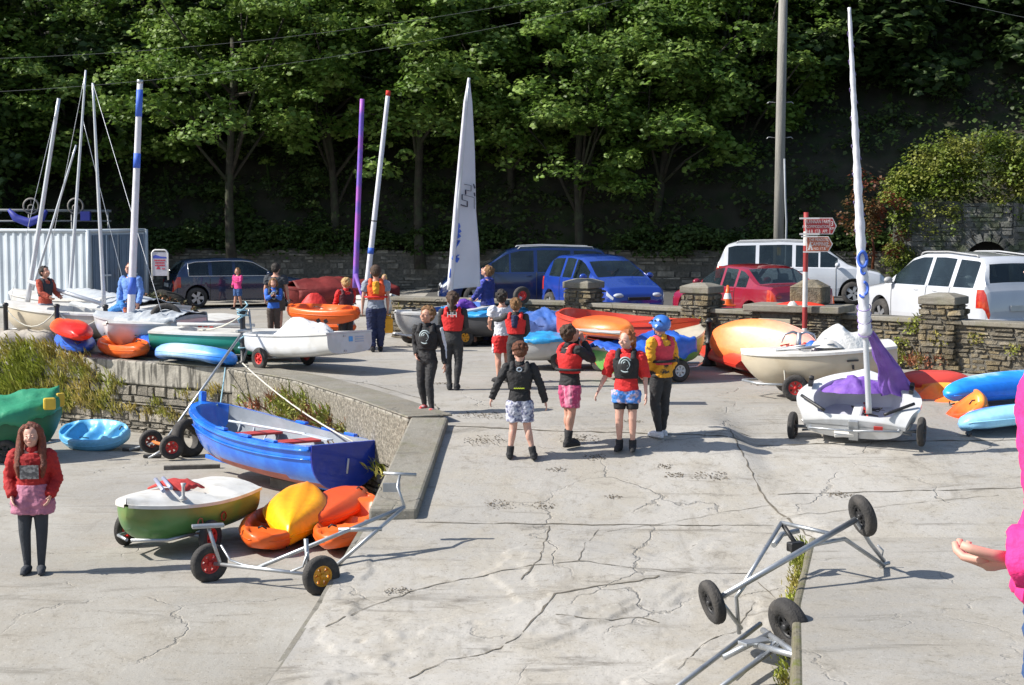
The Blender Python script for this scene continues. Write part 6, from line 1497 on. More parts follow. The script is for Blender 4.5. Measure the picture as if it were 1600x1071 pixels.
car('saloon', 'dark red saloon seen from its rear corner, right of the hatchback', 1170, 36.4, 4.25, 1.68, 1.37, radians(115), PR, rw=.29)
car('mpv', 'white people carrier with silver lower body behind the red and white signpost', 1252, 45.6, 4.65, 1.82, 1.70, radians(-11), PW, PS, rails=True)  # white bonnet; silver only on lower body and bumpers
car('suv', 'silver white off-roader with dark rear window, rightmost of the cars', 1490, 34.2, 4.45, 1.82, 1.70, radians(110), PW, PS, rails=True, rw=.34)

# ================================================================== STREET FURNITURE
M_IRON = mat('black_iron', (.022, .022, .024), .45, .2, 8, .2)
def bollard(px, py, h, label, tilt=0):
    c = at(px, py); T = thing('bollard', label, 'bollard', c, rot=(0, tilt, 0), group='black iron bollards')
    mb = MB(); mb.lathe([(.001, 0), (.14, 0), (.14, .04), (.09, .12), (.065, .22), (.058, h*.45), (.075, h*.46), (.075, h*.5), (.055, h*.52), (.05, h*.9), (.07, h*.91), (.07, h*.95), (.045, h*.97), (.03, h), (.001, h)], 16); mb.build('post', M_IRON, T); return T
bollard(1156, 577, .88, 'fluted black iron bollard standing left of the cream dinghy\'s bow')
bollard(1107, 572, .88, 'black bollard between the cream bowed green dinghy and the big peach kayak')
bl_ = [(10, 537, 'leftmost of the black railing posts on the quay edge'), (90, 540, 'black post behind the red kayak'), (166, 541, 'black post by the white dinghy\'s stern, right of the red kayak'), (264, 548, 'black post with a tyre hung on it'), (380, 571, 'black post with ropes at the bend of the quay')]
posts = []
for px, py, lb in bl_:
    c = at(px, py) if py > 545 else atz(px, py, 0); h = {10: .85, 90: .85, 166: .85, 264: .72, 380: 1.02}[px]
    T = thing('railing_post', lb, 'post', (c.x, c.y, .03), group='black posts along the quay edge'); posts.append((T, c, h))
    mb = MB(); mb.lathe([(.001, 0), (.09, 0), (.09, .03), (.05, .06), (.05, h-.08), (.065, h-.07), (.065, h-.02), (.03, h), (.001, h)], 14); mb.build('post', M_IRON, T)
P4 = [V(c.x, c.y, .03+h-.12) for _, c, h in posts]
for i, (a, b_, sg) in enumerate(zip(P4, P4[1:], (.38, .35, .30, .25))):
    rope(None, [a, b_], M_ROPE, .014, 'slack_rope', sg, ['slack pale rope hanging below the long cream dinghy', 'slack pale rope above the red and blue kayaks', 'slack pale rope behind the dark blue kayak', 'slack pale rope in front of the turquoise dinghy'][i])
c = P4[3]; mb = MB(); R_ = Matrix.Rotation(.5, 3, 'Y') @ Matrix.Rotation(1.15, 3, 'X'); mb.lathe([(.22, -.05), (.30, -.06), (.34, 0), (.30, .06), (.22, .05), (.24, 0), (.22, -.05)], 26, (c.x-.05, c.y, c.z+.02), R=R_)
tag(mb.build('hanging_tyre', M_TYRE), 'old tyre hung over the black post in front of the turquoise dinghy', 'tyre')
c = P4[4]; R2 = random.Random(3); mb = MB(); mb.tube([c+V(.09*cos(i*.9)+R2.uniform(-.02, .02), .09*sin(i*.9), -.55+.02*i-.18*sin(i*.21)) for i in range(44)], .014, 5)
tag(mb.build('rope_coil', M_ROPEB), 'blue rope knotted round the railing post at the bend of the quay', 'rope')
mb = MB(); mb.tube([c+V(.12, 0, .1), c+V(.16, 0, -.35), c+V(.02, -.1, -.85)], .02, 6); tag(mb.build('iron_hook_bar', M_GALV), 'bent grey bar hooked over the rope covered post', 'bar')

# red and white signpost with two finger boards
gp = atY(1257, 530, 30.3); T = thing('signpost', 'red and white banded signpost with two arrow boards pointing right', 'signpost', (gp.x, 30.3, 0)); Yp = 30.3
zt_ = atY(1257, 332, Yp).z; edges = [332, 362, 384, 425, 480, 513, 560, 620]; mb = MB()
zs = [atY(1257, e, Yp).z for e in edges]; zs[-1] = 0
for i in range(len(zs)-1):
    if zs[i+1] < 0: zs[i+1] = 0
    if zs[i] > zs[i+1]: mb.lathe([(.047, zs[i+1]), (.047, zs[i])], 16, mi=i % 2)
mb.lathe([(.001, zt_), (.047, zt_)], 16); mb.build('post', [mat('post_red', (.30, .03, .03), .55, .15, 5), mat('post_white', (.62, .60, .58), .55, .1, 5)], T)
M_SR = mat('sign_red', (.42, .035, .04), .45, .06, 5); M_SO = mat('sign_orange', (.50, .14, .07), .45, .06, 5); M_SW = mat('sign_white', (.75, .74, .72), .45, .04, 5)
def finger(name, x0, x1, xt, y0, y1, m, rows, km):
    q = lambda px, py, off=0: to_local(T, atY(px, py, Yp-.06)) + V(0, -off, 0); mb = MB(); ym = (y0+y1)/2
    mb.poly([q(x0, y0), q(x1, y0), q(xt, ym), q(x1, y1), q(x0, y1)], .012, (0, -1, 0)); o = mb.build(name, M_SW, T)
    b = 1.3; mb = MB(); mb.poly([q(x0+b, y0+b, .004), q(x1-b*.6, y0+b, .004), q(xt-b*1.5, ym, .004), q(x1-b*.6, y1-b, .004), q(x0+b, y1-b, .004)], .003, (0, -1, 0)); mb.build('board_face', m, o)
    for cx, cy, s, tx, sx in rows: text_mesh('lettering', tx, s*Yp/FOC*1.38, facing(q(cx, cy, .0075), (1, 0, 0), (0, 0, 1)), M_SW, o, .0015, sx)
    if km: cx, l0 = km; mb = MB(); mb.poly([q(cx-.35, y0+b, .006), q(cx+.35, y0+b, .006), q(cx+.35, y1-b, .006), q(cx-.35, y1-b, .006)], .002, (0, -1, 0)); mb.build('divider', M_SW, o)
    return o, q
o, q = finger('arrow_board', 1258.5, 1301, 1307.5, 340.5, 366.5, M_SR, [(1277, 346.8, 6.0, 'KILFINNAN FARM', .62), (1274.5, 354.6, 5.0, 'ACCOMMODATION', .66), (1276.5, 361.8, 5.2, 'B & B.  I.T.B.  APP.', .62), (1300, 350, 7.5, '3', .9), (1300, 357.5, 4, 'KM', .8)], (1296.6, 0))
mb = MB(); mb.box(to_local(T, atY(1265, 341.5, Yp-.085)), (.36, .02, .03)); mb.box(to_local(T, atY(1265, 366, Yp-.085)), (.36, .02, .03)); mb.build('clamp_bar', M_SW, T)
o, q = finger('arrow_board', 1260, 1294.5, 1301.5, 369.5, 394, M_SO, [(1279, 375, 4.8, 'THE MEADOW', .68), (1279.5, 382, 6.2, 'CAMPING', .72), (1281, 389, 4.2, 'NO. I.T.B.', .8), (1293, 378.5, 6.5, '2', .9), (1293, 385.5, 3.6, 'KM', .8)], None)
mb = MB(); mb.poly([q(1262, 391, .005), q(1270, 391, .005), q(1266, 377, .005)], .002, (0, -1, 0)); mb.build('tent_symbol', M_SW, o)
mb = MB(); mb.poly([q(1265, 391, .008), q(1267, 391, .008), q(1266, 386, .008)], .001, (0, -1, 0)); mb.build('tent_door', M_SO, o)
mb = MB(); mb.box(to_local(T, atY(1265, 370, Yp-.085)), (.3, .02, .025)); mb.box(to_local(T, atY(1268, 394, Yp-.085)), (.3, .02, .025)); mb.build('clamp_bar', M_SW, T)

# pavement sign on the dark planter
q = atY(250, 440, 43.5)
T = thing('planter', 'dark rough planter bank with low flowers under the white pavement sign', 'planter', (q.x, 43.5, 0))
mb = MB(); mb.grid(heap((.1, 0, 0), 1.0, .8, .72, 22, 0, .12), 36, 24); mb.build('soil_bank', mat('planter_dark', (.022, .02, .016), .95, .4, 5, .8), T)
mb = MB(); R2 = random.Random(6)
for _ in range(16):
    a = R2.uniform(-1.1, 1.1); leafblob(mb, V(a, -.35+R2.uniform(-.2, .3), .62-.35*abs(a)), .2, 55, .055, R2, .7, -.4)
mb.build('plants', mat('planter_leaf', (.06, .07, .03), .7, .3, 3, col2=(.28, .10, .05), c2amt=.8, c2scale=4, island=.5), T)
a0, a1 = atY(238, 433, 43.2), atY(262, 391, 43.2)
T = thing('pavement_sign', 'white framed pavement sign with blue band and red writing', 'sign', ((a0.x+a1.x)/2, 43.2, a0.z-.08)); w, h = a1.x-a0.x, a1.z-a0.z+.08
mb = MB(); pts = [(-w/2, 0, 0), (-w/2, 0, h-.08), (-w/2+.04, 0, h-.02), (-w/2+.09, 0, h), (w/2-.09, 0, h), (w/2-.04, 0, h-.02), (w/2, 0, h-.08), (w/2, 0, 0)]; mb.tube(pts, .022, 8); mb.build('frame', M_SW, T)
mb = MB(); mb.box((0, 0, h*.54), (w-.03, .02, h*.80)); mb.build('panel', mat('sign_panel', (.52, .50, .56), .6), T)
mb = MB(); mb.poly([(-w/2+.03, -.013, h*.72), (w/2-.03, -.013, h*.72), (w/2-.03, -.013, h*.77), (0, -.013, h*.79), (-w/2+.10, -.013, h*.84), (-w/2+.03, -.013, h*.80)], .002, (0, -1, 0)); mb.build('blue_band', mat('sign_blue', (.06, .09, .45), .6), T)
M_SRD = mat('sign_letter_red', (.50, .05, .08), .6)
for i, tx in enumerate(('PREMIUM', 'ICE CREAM', 'SNACKS')):
    pass
for i, tx in enumerate(('TRABEG', 'TEAROOM', 'SNACKS')):      # three short rows of red capitals, unreadable in the photograph
    pass
for i, wd in enumerate((.78, .66, .70)):
    z = h*(.655-.085*i); n_ = 7-(i > 0); mb = MB()
    for k in range(n_):
        x = (-wd/2 + wd*(k+.5)/n_)*(w-.04); mb.box((x, -.014, z), (w*wd/n_*.72, .004, .04)); 
    mb.build('red_writing', M_SRD, T)
mb = MB(); mb.poly([(-.10, -.013, h*.36), (.01, -.013, h*.36), (.0, -.013, h*.42), (-.04, -.013, h*.46), (-.09, -.013, h*.40)], .002, (0, -1, 0)); mb.box((.09, -.014, h*.375), (.08, .004, .03)); mb.build('red_symbol', M_SRD, T)

# traffic cones and odds and ends
def cone(px, py, Y, z, label, h=.5, g='orange traffic cones'):
    c = atY(px, py, Y); T = thing('traffic_cone', label, 'traffic cone', (c.x, Y, z), group=g)
    mb = MB(); mb.box((0, 0, .015), (.3, .3, .03)); mb.build('base', M_ORANGE, T, bevel=.01)
    mb = MB(); mb.lathe([(.12, .03), (.085, h*.35)], 18); mb.lathe([(.055, h*.62), (.02, h), (.001, h)], 18); mb.lathe([(.0855, h*.35), (.055, h*.62)], 18, mi=1); mb.build('cone', [M_ORANGE, M_SW], T)
cone(1137, 470, 33.45, .93, 'orange cone standing on the wall before the red saloon', .42)
cone(532, 440, 46, 0, 'orange cone behind the blond child, left of the purple mast', .75); cone(608, 440, 46, 0, 'orange cone behind the child in white, right of the white mast', .75)
cone(1301, 470, 37.5, .31, 'orange cone right of the domed pier, near the white people carrier\'s front wheel', .6)
q = atY(1255, 477, 30.9); mb = MB(); mb.grid(heap((q.x-.05, 30.85, 1.10), .50, .14, .06, 30, -.5, .3), 20, 8); tag(mb.build('red_lifejacket', M_REDK), 'flat red buoyancy aid lying on the slab top behind the signpost', 'lifejacket')
q = atY(1238, 477, 30.7); mb = MB(); mb.grid(heap((q.x, 30.65, 1.10), .10, .09, .08, 31), 12, 8); tag(mb.build('white_cloth', M_DECKW), 'scrap of white cloth beside the red buoyancy aid on the slab', 'cloth')
# red rucksack on the kayaks
c = atY(491, 474, 35.9); mb = MB(); mb.grid(heap((c.x, c.y, c.z-.16), .36, .24, .36, 33, 0, .12), 26, 18); o = tag(mb.build('rucksack', mat('red_nylon', (.60, .025, .02), .6, .12, 5, .4)), 'shiny red rucksack sitting behind the loaded orange kayak', 'bag')
q = atY(487, 508, 31.9)
# ================================================================== PEOPLE
TMP = bpy.data.scenes.new('tmp')
def remeshed(mb, vox, smooth=3, jitter=0):
    me = bpy.data.meshes.new('t'); me.from_pydata([tuple(v) for v in mb.v], [], mb.f); bm = bmesh.new(); bm.from_mesh(me); bmesh.ops.recalc_face_normals(bm, faces=bm.faces); bm.to_mesh(me); bm.free()
    o = bpy.data.objects.new('t', me); TMP.collection.objects.link(o)
    r = o.modifiers.new('r', 'REMESH'); r.mode = 'VOXEL'; r.voxel_size = vox; r.use_smooth_shade = True
    if smooth: s = o.modifiers.new('s', 'SMOOTH'); s.iterations = smooth; s.factor = .5
    TMP.view_layers[0].update(); dg = TMP.view_layers[0].depsgraph; out = bpy.data.meshes.new_from_object(o.evaluated_get(dg))
    bpy.data.objects.remove(o); bpy.data.meshes.remove(me); return out
def meshobj(name, me, mats, T):
    me.materials.clear()
    for m in (mats if isinstance(mats, (list, tuple)) else [mats]): me.materials.append(m)
    me.name = name; o = bpy.data.objects.new(name, me); link(o, T); return o
def ell(mb, c, rx, ry, rz, n=14, m=9, R=None): mb.ball(c, (rx, ry, rz), n, m, R=R)
SKIN = mat('skin', (.50, .27, .19), .55, .08, 12, col2=(.55, .24, .18), c2amt=.35, c2scale=7)
SKINP = mat('pale_skin', (.58, .34, .26), .55, .08, 12, col2=(.60, .28, .22), c2amt=.35, c2scale=7)
EYEW = mat('eye_white', (.7, .68, .65), .3); EYED = mat('iris', (.03, .025, .02), .3); LIP = mat('lips', (.42, .13, .11), .5); BROW = mat('brow', (.16, .09, .05), .8)
def cloth(n, c, c2=None, **k): return mat('cloth_'+n, c, .8, .15, 9, .35, col2=c2, **k)
C_BLK = cloth('black', (.018, .018, .020)); C_NEO = cloth('neoprene', (.030, .030, .032)); C_RED = cloth('red', (.60, .02, .02)); C_NAVY = cloth('navy', (.015, .022, .07)); C_WHT = cloth('white', (.62, .63, .68)); C_GRY = cloth('grey', (.24, .27, .33))
C_YEL = cloth('yellow', (.72, .33, .02)); C_PINK = cloth('pink', (.62, .05, .22)); C_HOT = cloth('hot_pink', (.85, .03, .22))
C_PSH = cloth('pink_shorts', (.42, .05, .14), (.62, .30, .40), c2amt=.8, c2scale=14, stretch=(1, 1, .3)); C_PAT = cloth('grey_pattern', (.52, .53, .62), (.10, .11, .22), c2amt=.9, c2scale=22); C_BPAT = cloth('blue_pattern', (.06, .22, .62), (.55, .42, .50), c2amt=.95, c2scale=16)
C_DKT = cloth('charcoal', (.035, .04, .05)); C_OLV = cloth('brown', (.07, .055, .045)); C_JEAN = cloth('denim', (.03, .08, .22)); C_BLUE = cloth('royal', (.03, .14, .55)); C_SKY = cloth('sky', (.13, .26, .62)); C_ORG = cloth('orange', (.75, .09, .02)); C_MAG = cloth('magenta_pattern', (.45, .02, .45), (.10, .02, .3), c2amt=.9, c2scale=12); C_PURP = cloth('purple', (.10, .03, .30))
C_SHOE = cloth('red_shoe', (.50, .03, .03), (.6, .5, .5), c2amt=.8, c2scale=14)
H_BRN = mat('hair_brown', (.06, .03, .015), .6, .3, 30, .6); H_GIN = mat('hair_ginger', (.34, .10, .025), .55, .3, 30, .6); H_BLD = mat('hair_blond', (.50, .32, .13), .55, .25, 30, .6); H_CUR = mat('hair_sandy', (.22, .11, .04), .6, .35, 30, .8); H_AUB = mat('hair_auburn', (.17, .04, .018), .5, .3, 30, .6); H_DRK = mat('hair_dark', (.02, .014, .01), .6, .3, 30, .6)

def person(label, foot, top_y=None, h=None, yaw=0, pose=None, skin=SKIN, hair=('short', H_BRN), top=None, vest=None, bottom=None, shoes=None, Y=None, z=None, build=1., extra=None, headturn=0, headtilt=0, curl=.5, lean=(0, 0), seat=0.):
    if Y is not None: p0 = atY(foot[0], foot[1], Y); p0.z = ground(p0.x, p0.y) if z is None else z
    else: p0 = at(*foot)
    if h is None: h = atY(foot[0], top_y, p0.y).z - p0.z
    T = thing('person', label, 'person', p0, rz=radians(yaw), group=None)
    J = dict(pel=(0, 0, .50), wai=(0, 0, .60), che=(0, 0, .71), nek=(0, .004, .828), hed=(0, -.008, .917),
             sa=(.110, 0, .795), ea=(.145, .01, .625), wa=(.15, -.035, .485), sb=(-.110, 0, .795), eb=(-.145, .01, .625), wb=(-.15, -.035, .485),
             ha=(.048, 0, .50), ka=(.055, -.012, .275), fa=(.06, .008, .045), hb=(-.048, 0, .50), kb=(-.055, -.012, .275), fb=(-.06, .008, .045))
    if pose: J.update(pose)
    for k_ in ('wai', 'che', 'nek', 'hed', 'sa', 'sb', 'ea', 'eb', 'wa', 'wb'):
        if pose and k_ in pose and k_ not in ('sa', 'sb'): continue
        f = {'wai': .35, 'che': .75}.get(k_, 1); J[k_] = (J[k_][0]+lean[0]*f, J[k_][1]+lean[1]*f, J[k_][2])
    J = {k_: V(*v)*h for k_, v in J.items()}; B_ = build*h
    spine = [J['pel']-V(0, 0, .03*h), J['pel'], J['pel'].lerp(J['wai'], .6), J['wai'], J['wai'].lerp(J['che'], .55), J['che'], J['che'].lerp(J['nek'], .45), J['che'].lerp(J['nek'], .80), J['nek']+(J['hed']-J['nek'])*.05]
    rad = [(.070, .055), (.088, .062), (.080, .055), (.072, .050), (.080, .054), (.094, .060), (.100, .056), (.066, .042), (.033, .032)]
    def torso(mb, k=1., kd=1., i0=0, i1=9, add=0.):
        secs = []
        for i in range(i0, i1):
            c = spine[i]; d = (spine[min(i+1, 8)]-spine[max(i-1, 0)]).normalized(); sx = V(1, 0, 0); sx = (sx-d*sx.dot(d)).normalized(); sy = d.cross(sx)
            rx, ry = rad[i][0]*B_*k+add, rad[i][1]*B_*kd+add; secs.append([c+sx*rx*(abs(cos(a))**.85*(1 if cos(a) > 0 else -1))+sy*ry*sin(a) for a in [2*pi*q/18 for q in range(18)]])
        mb.loft(secs)
    def limb(mb, pts, r, k=1., add=0.):
        P_ = []; Rr = []
        for i in range(len(pts)-1):
            for t in (0, .33, .66): P_.append(pts[i].lerp(pts[i+1], t)); bulge = 1+.10*sin(pi*clamp(t*1.6)); Rr.append((lerp(r[i], r[i+1], t)*bulge)*B_*k+add)
        P_.append(pts[-1]); Rr.append(r[-1]*B_*k+add); mb.tube(P_, Rr, 12)
    vox = max(h*.0085, .007)
    mb = MB(); torso(mb)
    for s in 'ab':
        limb(mb, [J['s'+s], J['e'+s], J['w'+s]], [.030, .023, .0145]); ell(mb, J['s'+s], .033*B_, .031*B_, .033*B_)
        limb(mb, [J['h'+s], J['k'+s], J['f'+s]], [.053, .034, .0185]); ell(mb, J['k'+s], .035*B_, .036*B_, .038*B_); c = J['k'+s].lerp(J['f'+s], .28)+V(0, .010*h, 0); ell(mb, c, .031*B_, .032*B_, .06*B_)
    hc = J['hed']; Rh = Matrix.Rotation(radians(headturn), 3, 'Z') @ Matrix.Rotation(radians(-headtilt), 3, 'X'); hd = lambda x, y, z_: hc + Rh @ V(x, y, z_)*h*1.06
    mb.tube([J['nek']-V(0, 0, .02*h), hd(0, .012, -.03)], .031*B_, 12)
    ell(mb, hd(0, .010, .014), .055*h, .066*h, .060*h, R=Rh); ell(mb, hd(0, -.014, -.020), .044*h, .050*h, .052*h, R=Rh); ell(mb, hd(0, -.036, -.052), .020*h, .020*h, .018*h, R=Rh)
    mb.tube([hd(0, -.058, .006), hd(0, -.076, -.018)], [.007*h, .012*h], 8)
    for s in (-1, 1): ell(mb, hd(s*.055, .004, -.008), .008*h, .013*h, .019*h, 8, 6, R=Rh); ell(mb, hd(s*.024, -.046, -.020), .018*h, .014*h, .016*h, R=Rh)
    dirs = {}
    for s in 'ab':
        d = (J['w'+s]-J['e'+s]).normalized(); sgn = 1 if s == 'a' else -1; side = V(0, -1, 0) - d*V(0, -1, 0).dot(d)
        if side.length < .3: side = V(0, 0, 1) - d*d.z
        side.normalize(); nrm = side.cross(d)*sgn; dirs[s] = (d, side, nrm)         # side: towards the thumb; nrm: palm normal
        c = J['w'+s]+d*.030*h; P_ = []
        for t, wd, th in ((0, .014, .011), (.02, .020, .011), (.045, .023, .010), (.058, .021, .008)):
            q = J['w'+s]+d*t*h; P_.append([q+side*wd*h*cos(a)+nrm*th*h*sin(a) for a in [2*pi*k/12 for k in range(12)]])
        mb.loft(P_)
    for s in 'ab':
        f = J['f'+s]; fy = -1; toe = f+V((.012 if s == 'a' else -.012)*h, -.095*h, -.022*h); P_ = [f+V(0, .028*h, -.018*h), f+V(0, -.005*h, -.012*h), f.lerp(toe, .6), toe]
        if f.z > .07*h: P_[-1] = toe-V(0, 0, (f.z-.045*h)*.8)
        mb.tube(P_, [.022*h, .027*h, .024*h, .013*h], 10, flat=.8)
    body = remeshed(mb, vox, 3)
    # fingers and face features joined into the body mesh
    fb = MB()
    for s in 'ab':
        d, side, nrm = dirs[s]; w = J['w'+s]
        for k_, (off, ln, r) in enumerate(((.0165, .038, .0052), (.0055, .043, .0055), (-.0055, .040, .0052), (-.0160, .031, .0046))):
            a = w + d*.052*h + side*off*h; cu = curl*(.7+.15*k_); p1 = a+(d*cos(cu*.5)+nrm*sin(cu*.5)*-1)*ln*.5*h; p2 = p1+(d*cos(cu*1.3)-nrm*sin(cu*1.3))*ln*.32*h; p3 = p2+(d*cos(cu*2.)-nrm*sin(cu*2.))*ln*.26*h
            fb.tube([a-d*.012*h, a, p1, p2, p3], [r*h, r*h*1.1, r*h, r*h*.92, r*h*.7], 8)
        a = w+d*.018*h+side*.016*h; fb.tube([a-side*.008*h, a+(side*.6+d*.7)*.020*h, a+(side*.75+d*1.0)*.032*h-nrm*.006*h, a+(side*.7+d*1.0)*.043*h-nrm*.012*h], [.0075*h, .0068*h, .006*h, .0045*h], 8)
    nb = len(fb.f)
    for s in (-1, 1):
        ell(fb, hd(s*.0215, -.0585, .002), .0085*h, .005*h, .0045*h, 8, 6, R=Rh)
    ne = len(fb.f)
    for s in (-1, 1): ell(fb, hd(s*.0215, -.0625, .002), .0038*h, .0025*h, .0038*h, 6, 4, R=Rh)
    ni = len(fb.f); ell(fb, hd(0, -.0605, -.038), .0165*h, .005*h, .0050*h, 10, 6, R=Rh); nl = len(fb.f)
    for s in (-1, 1): fb.tube([hd(s*.012, -.0635, .0135), hd(s*.022, -.0625, .0165), hd(s*.033, -.054, .0130)], .0022*h, 5)
    bm = bmesh.new(); bm.from_mesh(body); me2 = bpy.data.meshes.new('f'); me2.from_pydata([tuple(v) for v in fb.v], [], fb.f)
    for p in me2.polygons: p.use_smooth = True; p.material_index = 0 if p.index < nb else 1 if p.index < ne else 2 if p.index < ni else 3 if p.index < nl else 4
    b2 = bmesh.new(); b2.from_mesh(me2); bmesh.ops.recalc_face_normals(b2, faces=b2.faces); b2.to_mesh(me2); b2.free(); 
    bm.from_mesh(me2); bm.to_mesh(body); bm.free(); bpy.data.meshes.remove(me2)
    meshobj('body', body, [skin, EYEW, EYED, LIP, BROW], T)
    def part(name, fn, m, v=1., sm=3):
        q = MB(); fn(q); me_ = remeshed(q, vox*v, sm)
        if 'shoe' not in name and 'helmet' not in name and 'boot' not in name:
            hairy = name == 'hair'; am = (.004 if hairy else .0032 if 'wetsuit' in name or 'vest' in name else .0075)*h
            co_ = [v_.co.copy() for v_ in me_.vertices]; nn_ = [v_.normal.copy() for v_ in me_.vertices]
            for v_, c_, n_ in zip(me_.vertices, co_, nn_):
                k_ = noise.noise(V(c_.x*(70 if hairy else 11), c_.y*(70 if hairy else 11), c_.z*(16 if hairy else 30)+c_.x*14)) + (.6*noise.noise(c_*38) if not hairy else 0)
                v_.co = c_ + n_*am*k_
        return meshobj(name, me_, m, T)
    # ---- clothing
    if top:
        nm, m, sl = top[:3]; loose = top[3] if len(top) > 3 else .010
        def f_(q):
            torso(q, 1.02, 1.05, 1, 8, loose*h)
            for s in 'ab':
                ell(q, J['s'+s], .040*B_, .038*B_, .038*B_)
                e_, w_ = J['e'+s], J['w'+s]
                if sl == 'long': limb(q, [J['s'+s], e_, w_+(w_-e_).normalized()*.012*h], [.034, .028, .022], 1, loose*h*.6)
                elif sl == 'short': limb(q, [J['s'+s], J['s'+s].lerp(e_, .62)], [.034, .034], 1, loose*h)
                elif sl == 'elbow': limb(q, [J['s'+s], e_, e_.lerp(w_, .12)], [.034, .031, .028], 1, loose*h)
        if nm in ('jacket', 'wetsuit_top', 'hooded_top'):
            def col_(q): q.tube([J['nek']-V(0, 0, .025*h), J['nek']+V(0, -.004*h, .022*h)], [.050*h, .041*h], 12)
            part('collar', col_, m)
        part(nm, f_, m)
        if sl == 'long' and len(top) > 4 and top[4]:
            for s in top[5] if len(top) > 5 else 'ab':
                def g_(q, s=s):
                    o_ = V((1 if s == 'a' else -1)*.020*h, -.010*h, 0); q.tube([J['s'+s]+o_*1.2+V(0, 0, .01*h), J['s'+s].lerp(J['e'+s], .5)+o_*1.15, J['e'+s]+o_, J['e'+s].lerp(J['w'+s], .8)+o_*.7], [.022*h, .021*h, .018*h, .014*h], 10)
                part('sleeve_stripe', g_, top[4])
    if bottom:
        nm, m, ln = bottom[:3]; fl = bottom[3] if len(bottom) > 3 else .012
        def f_(q):
            torso(q, 1.02, 1.06, 0, 4, fl*h*.7)
            for s in 'ab':
                a, b_, c = J['h'+s], J['k'+s], J['f'+s]
                if ln == 'shorts': limb(q, [a, a.lerp(b_, .80)], [.056, .050], 1, fl*h)
                elif ln == 'brief': limb(q, [a, a.lerp(b_, .45)], [.056, .054], 1, fl*h)
                elif ln == 'long': limb(q, [a, b_, c+V(0, 0, .012*h)], [.056, .040, .024], 1, fl*h*.9)
                elif ln == 'tight': limb(q, [a, b_, c+V(0, 0, .008*h)], [.056, .040, .023], 1, .003*h); ell(q, b_, .041*B_, .042*B_, .045*B_); ell(q, b_.lerp(c, .28)+V(0, .010*h, 0), .037*B_, .038*B_, .066*B_)
        part(nm, f_, m)
        if len(bottom) > 4:
            for s in 'ab':
                def g_(q, s=s):
                    sx = V((1 if s == 'a' else -1)*1, 0, 0); q.tube([J['h'+s]+sx*.052*h+V(0, 0, .03*h), J['h'+s].lerp(J['k'+s], .8)+sx*(.045+fl)*h], [.018*h, .018*h], 8)
                part('side_stripe', g_, bottom[4])
    if shoes:
        nm, m, sh = shoes
        for s in 'ab':
            def g_(q, s=s):
                f = J['f'+s]; toe = f+V((.014 if s == 'a' else -.014)*h, -.108*h, -.020*h)
                if f.z > .07*h: toe = toe-V(0, 0, (f.z-.045*h)*.8)
                q.tube([f+V(0, .036*h, -.017*h), f+V(0, .0, -.010*h), f.lerp(toe, .6), toe], [.024*h, .033*h, .029*h, .017*h], 12, flat=.85); q.tube([f+V(0, .042*h, -.036*h), f+V(0, 0, -.037*h), toe+V(0, -.008*h, -.012*h)], [.020*h, .026*h, .022*h], 10, flat=.35)
                if sh: q.tube([f-V(0, 0, .01*h), f.lerp(J['k'+s], sh)], [.031*h, .034*h], 12)
            part(nm, g_, m)
    if vest:
        nm, m = vest[:2]; op = vest[2] if len(vest) > 2 else {}
        def f_(q):
            torso(q, 1.03, 1.10, 3, 7, .023*h)
            for s in (-1, 1): c = J['sa'] if s > 0 else J['sb']; cc = c.lerp(J['nek'], .42); q.tube([cc+V(0, -.062*h, -.05*h), cc+V(0, -.040*h, .002*h), cc+V(0, 0, .022*h), cc+V(0, .040*h, .002*h), cc+V(0, .062*h, -.05*h)], [.026*h, .024*h, .019*h, .024*h, .026*h], 10)
        part(nm, f_, m)
        yf = J['che'].y-(.060*1.10*B_+.026*h); yb = J['che'].y+(.060*1.10*B_+.026*h); cz = J['che'].z+.01*h; cx = J['che'].x
        if op.get('swirl'):
            mb = MB()
            for r_, a0, a1, w_ in ((.060, .6, 5.2, .0065), (.040, -1.2, 3.2, .0060), (.022, 1.5, 6.0, .0050)):
                mb.tube([V(cx+.005*h+r_*h*cos(a)*.85, yf-.004*h-.012*h*(1-(cos(a)*r_/.06)**2)+.006*h, cz+r_*h*sin(a)) for a in [lerp(a0, a1, k_/20) for k_ in range(21)]], w_*h, 6)
            mb.build('vest_emblem', mat('emblem_pale', (.42, .50, .52), .7), T)
            mb = MB(); mb.ball((cx, yf+.012*h, cz-.02*h), (.066*h, .028*h, .075*h), 14, 10); mb.build('chest_pocket', C_BLK, T)
        if op.get('back'): text_mesh('back_letters', op['back'], .072*h, facing(V(cx, yb+.004*h, cz+.045*h), (-1, 0, 0), (0, 0, 1)), mat('letter_white', (.7, .7, .7), .6), T, .003)
        if op.get('panel'): part('back_panel', lambda q: (q.tube([V(cx, yb-.022*h, cz+.09*h), V(cx, yb-.015*h, cz), V(cx, yb-.02*h, cz-.05*h)], [.042*h, .040*h, .030*h], 12)), op['panel'])
        if op.get('belt'): mb = MB(); mb.tube([V(cx+(.094*B_+.036*h)*cos(a), J['wai'].y+(.062*B_+.036*h)*sin(a), J['wai'].lerp(J['che'], .3).z) for a in [2*pi*k_/24 for k_ in range(25)]], .012*h, 6); mb.build('waist_belt', op['belt'], T)
        if op.get('logo'): mb = MB(); mb.tube([V(cx+.020*h*cos(a), yb+.003*h, cz+.06*h+.016*h*sin(a)) for a in [2*pi*k_/14 for k_ in range(15)]], .005*h, 6); mb.build('back_logo', mat('logo_grey', (.35, .42, .50), .6), T)
        if op.get('scribble'): mb = MB(); mb.tube([V(cx-.045*h+.09*h*k_/12, yb+.001*h, J['wai'].z+.015*h+.006*h*(k_ % 2)) for k_ in range(13)], .0045*h, 5); mb.build('waist_writing', mat('lime_ink', (.45, .55, .03), .6), T)
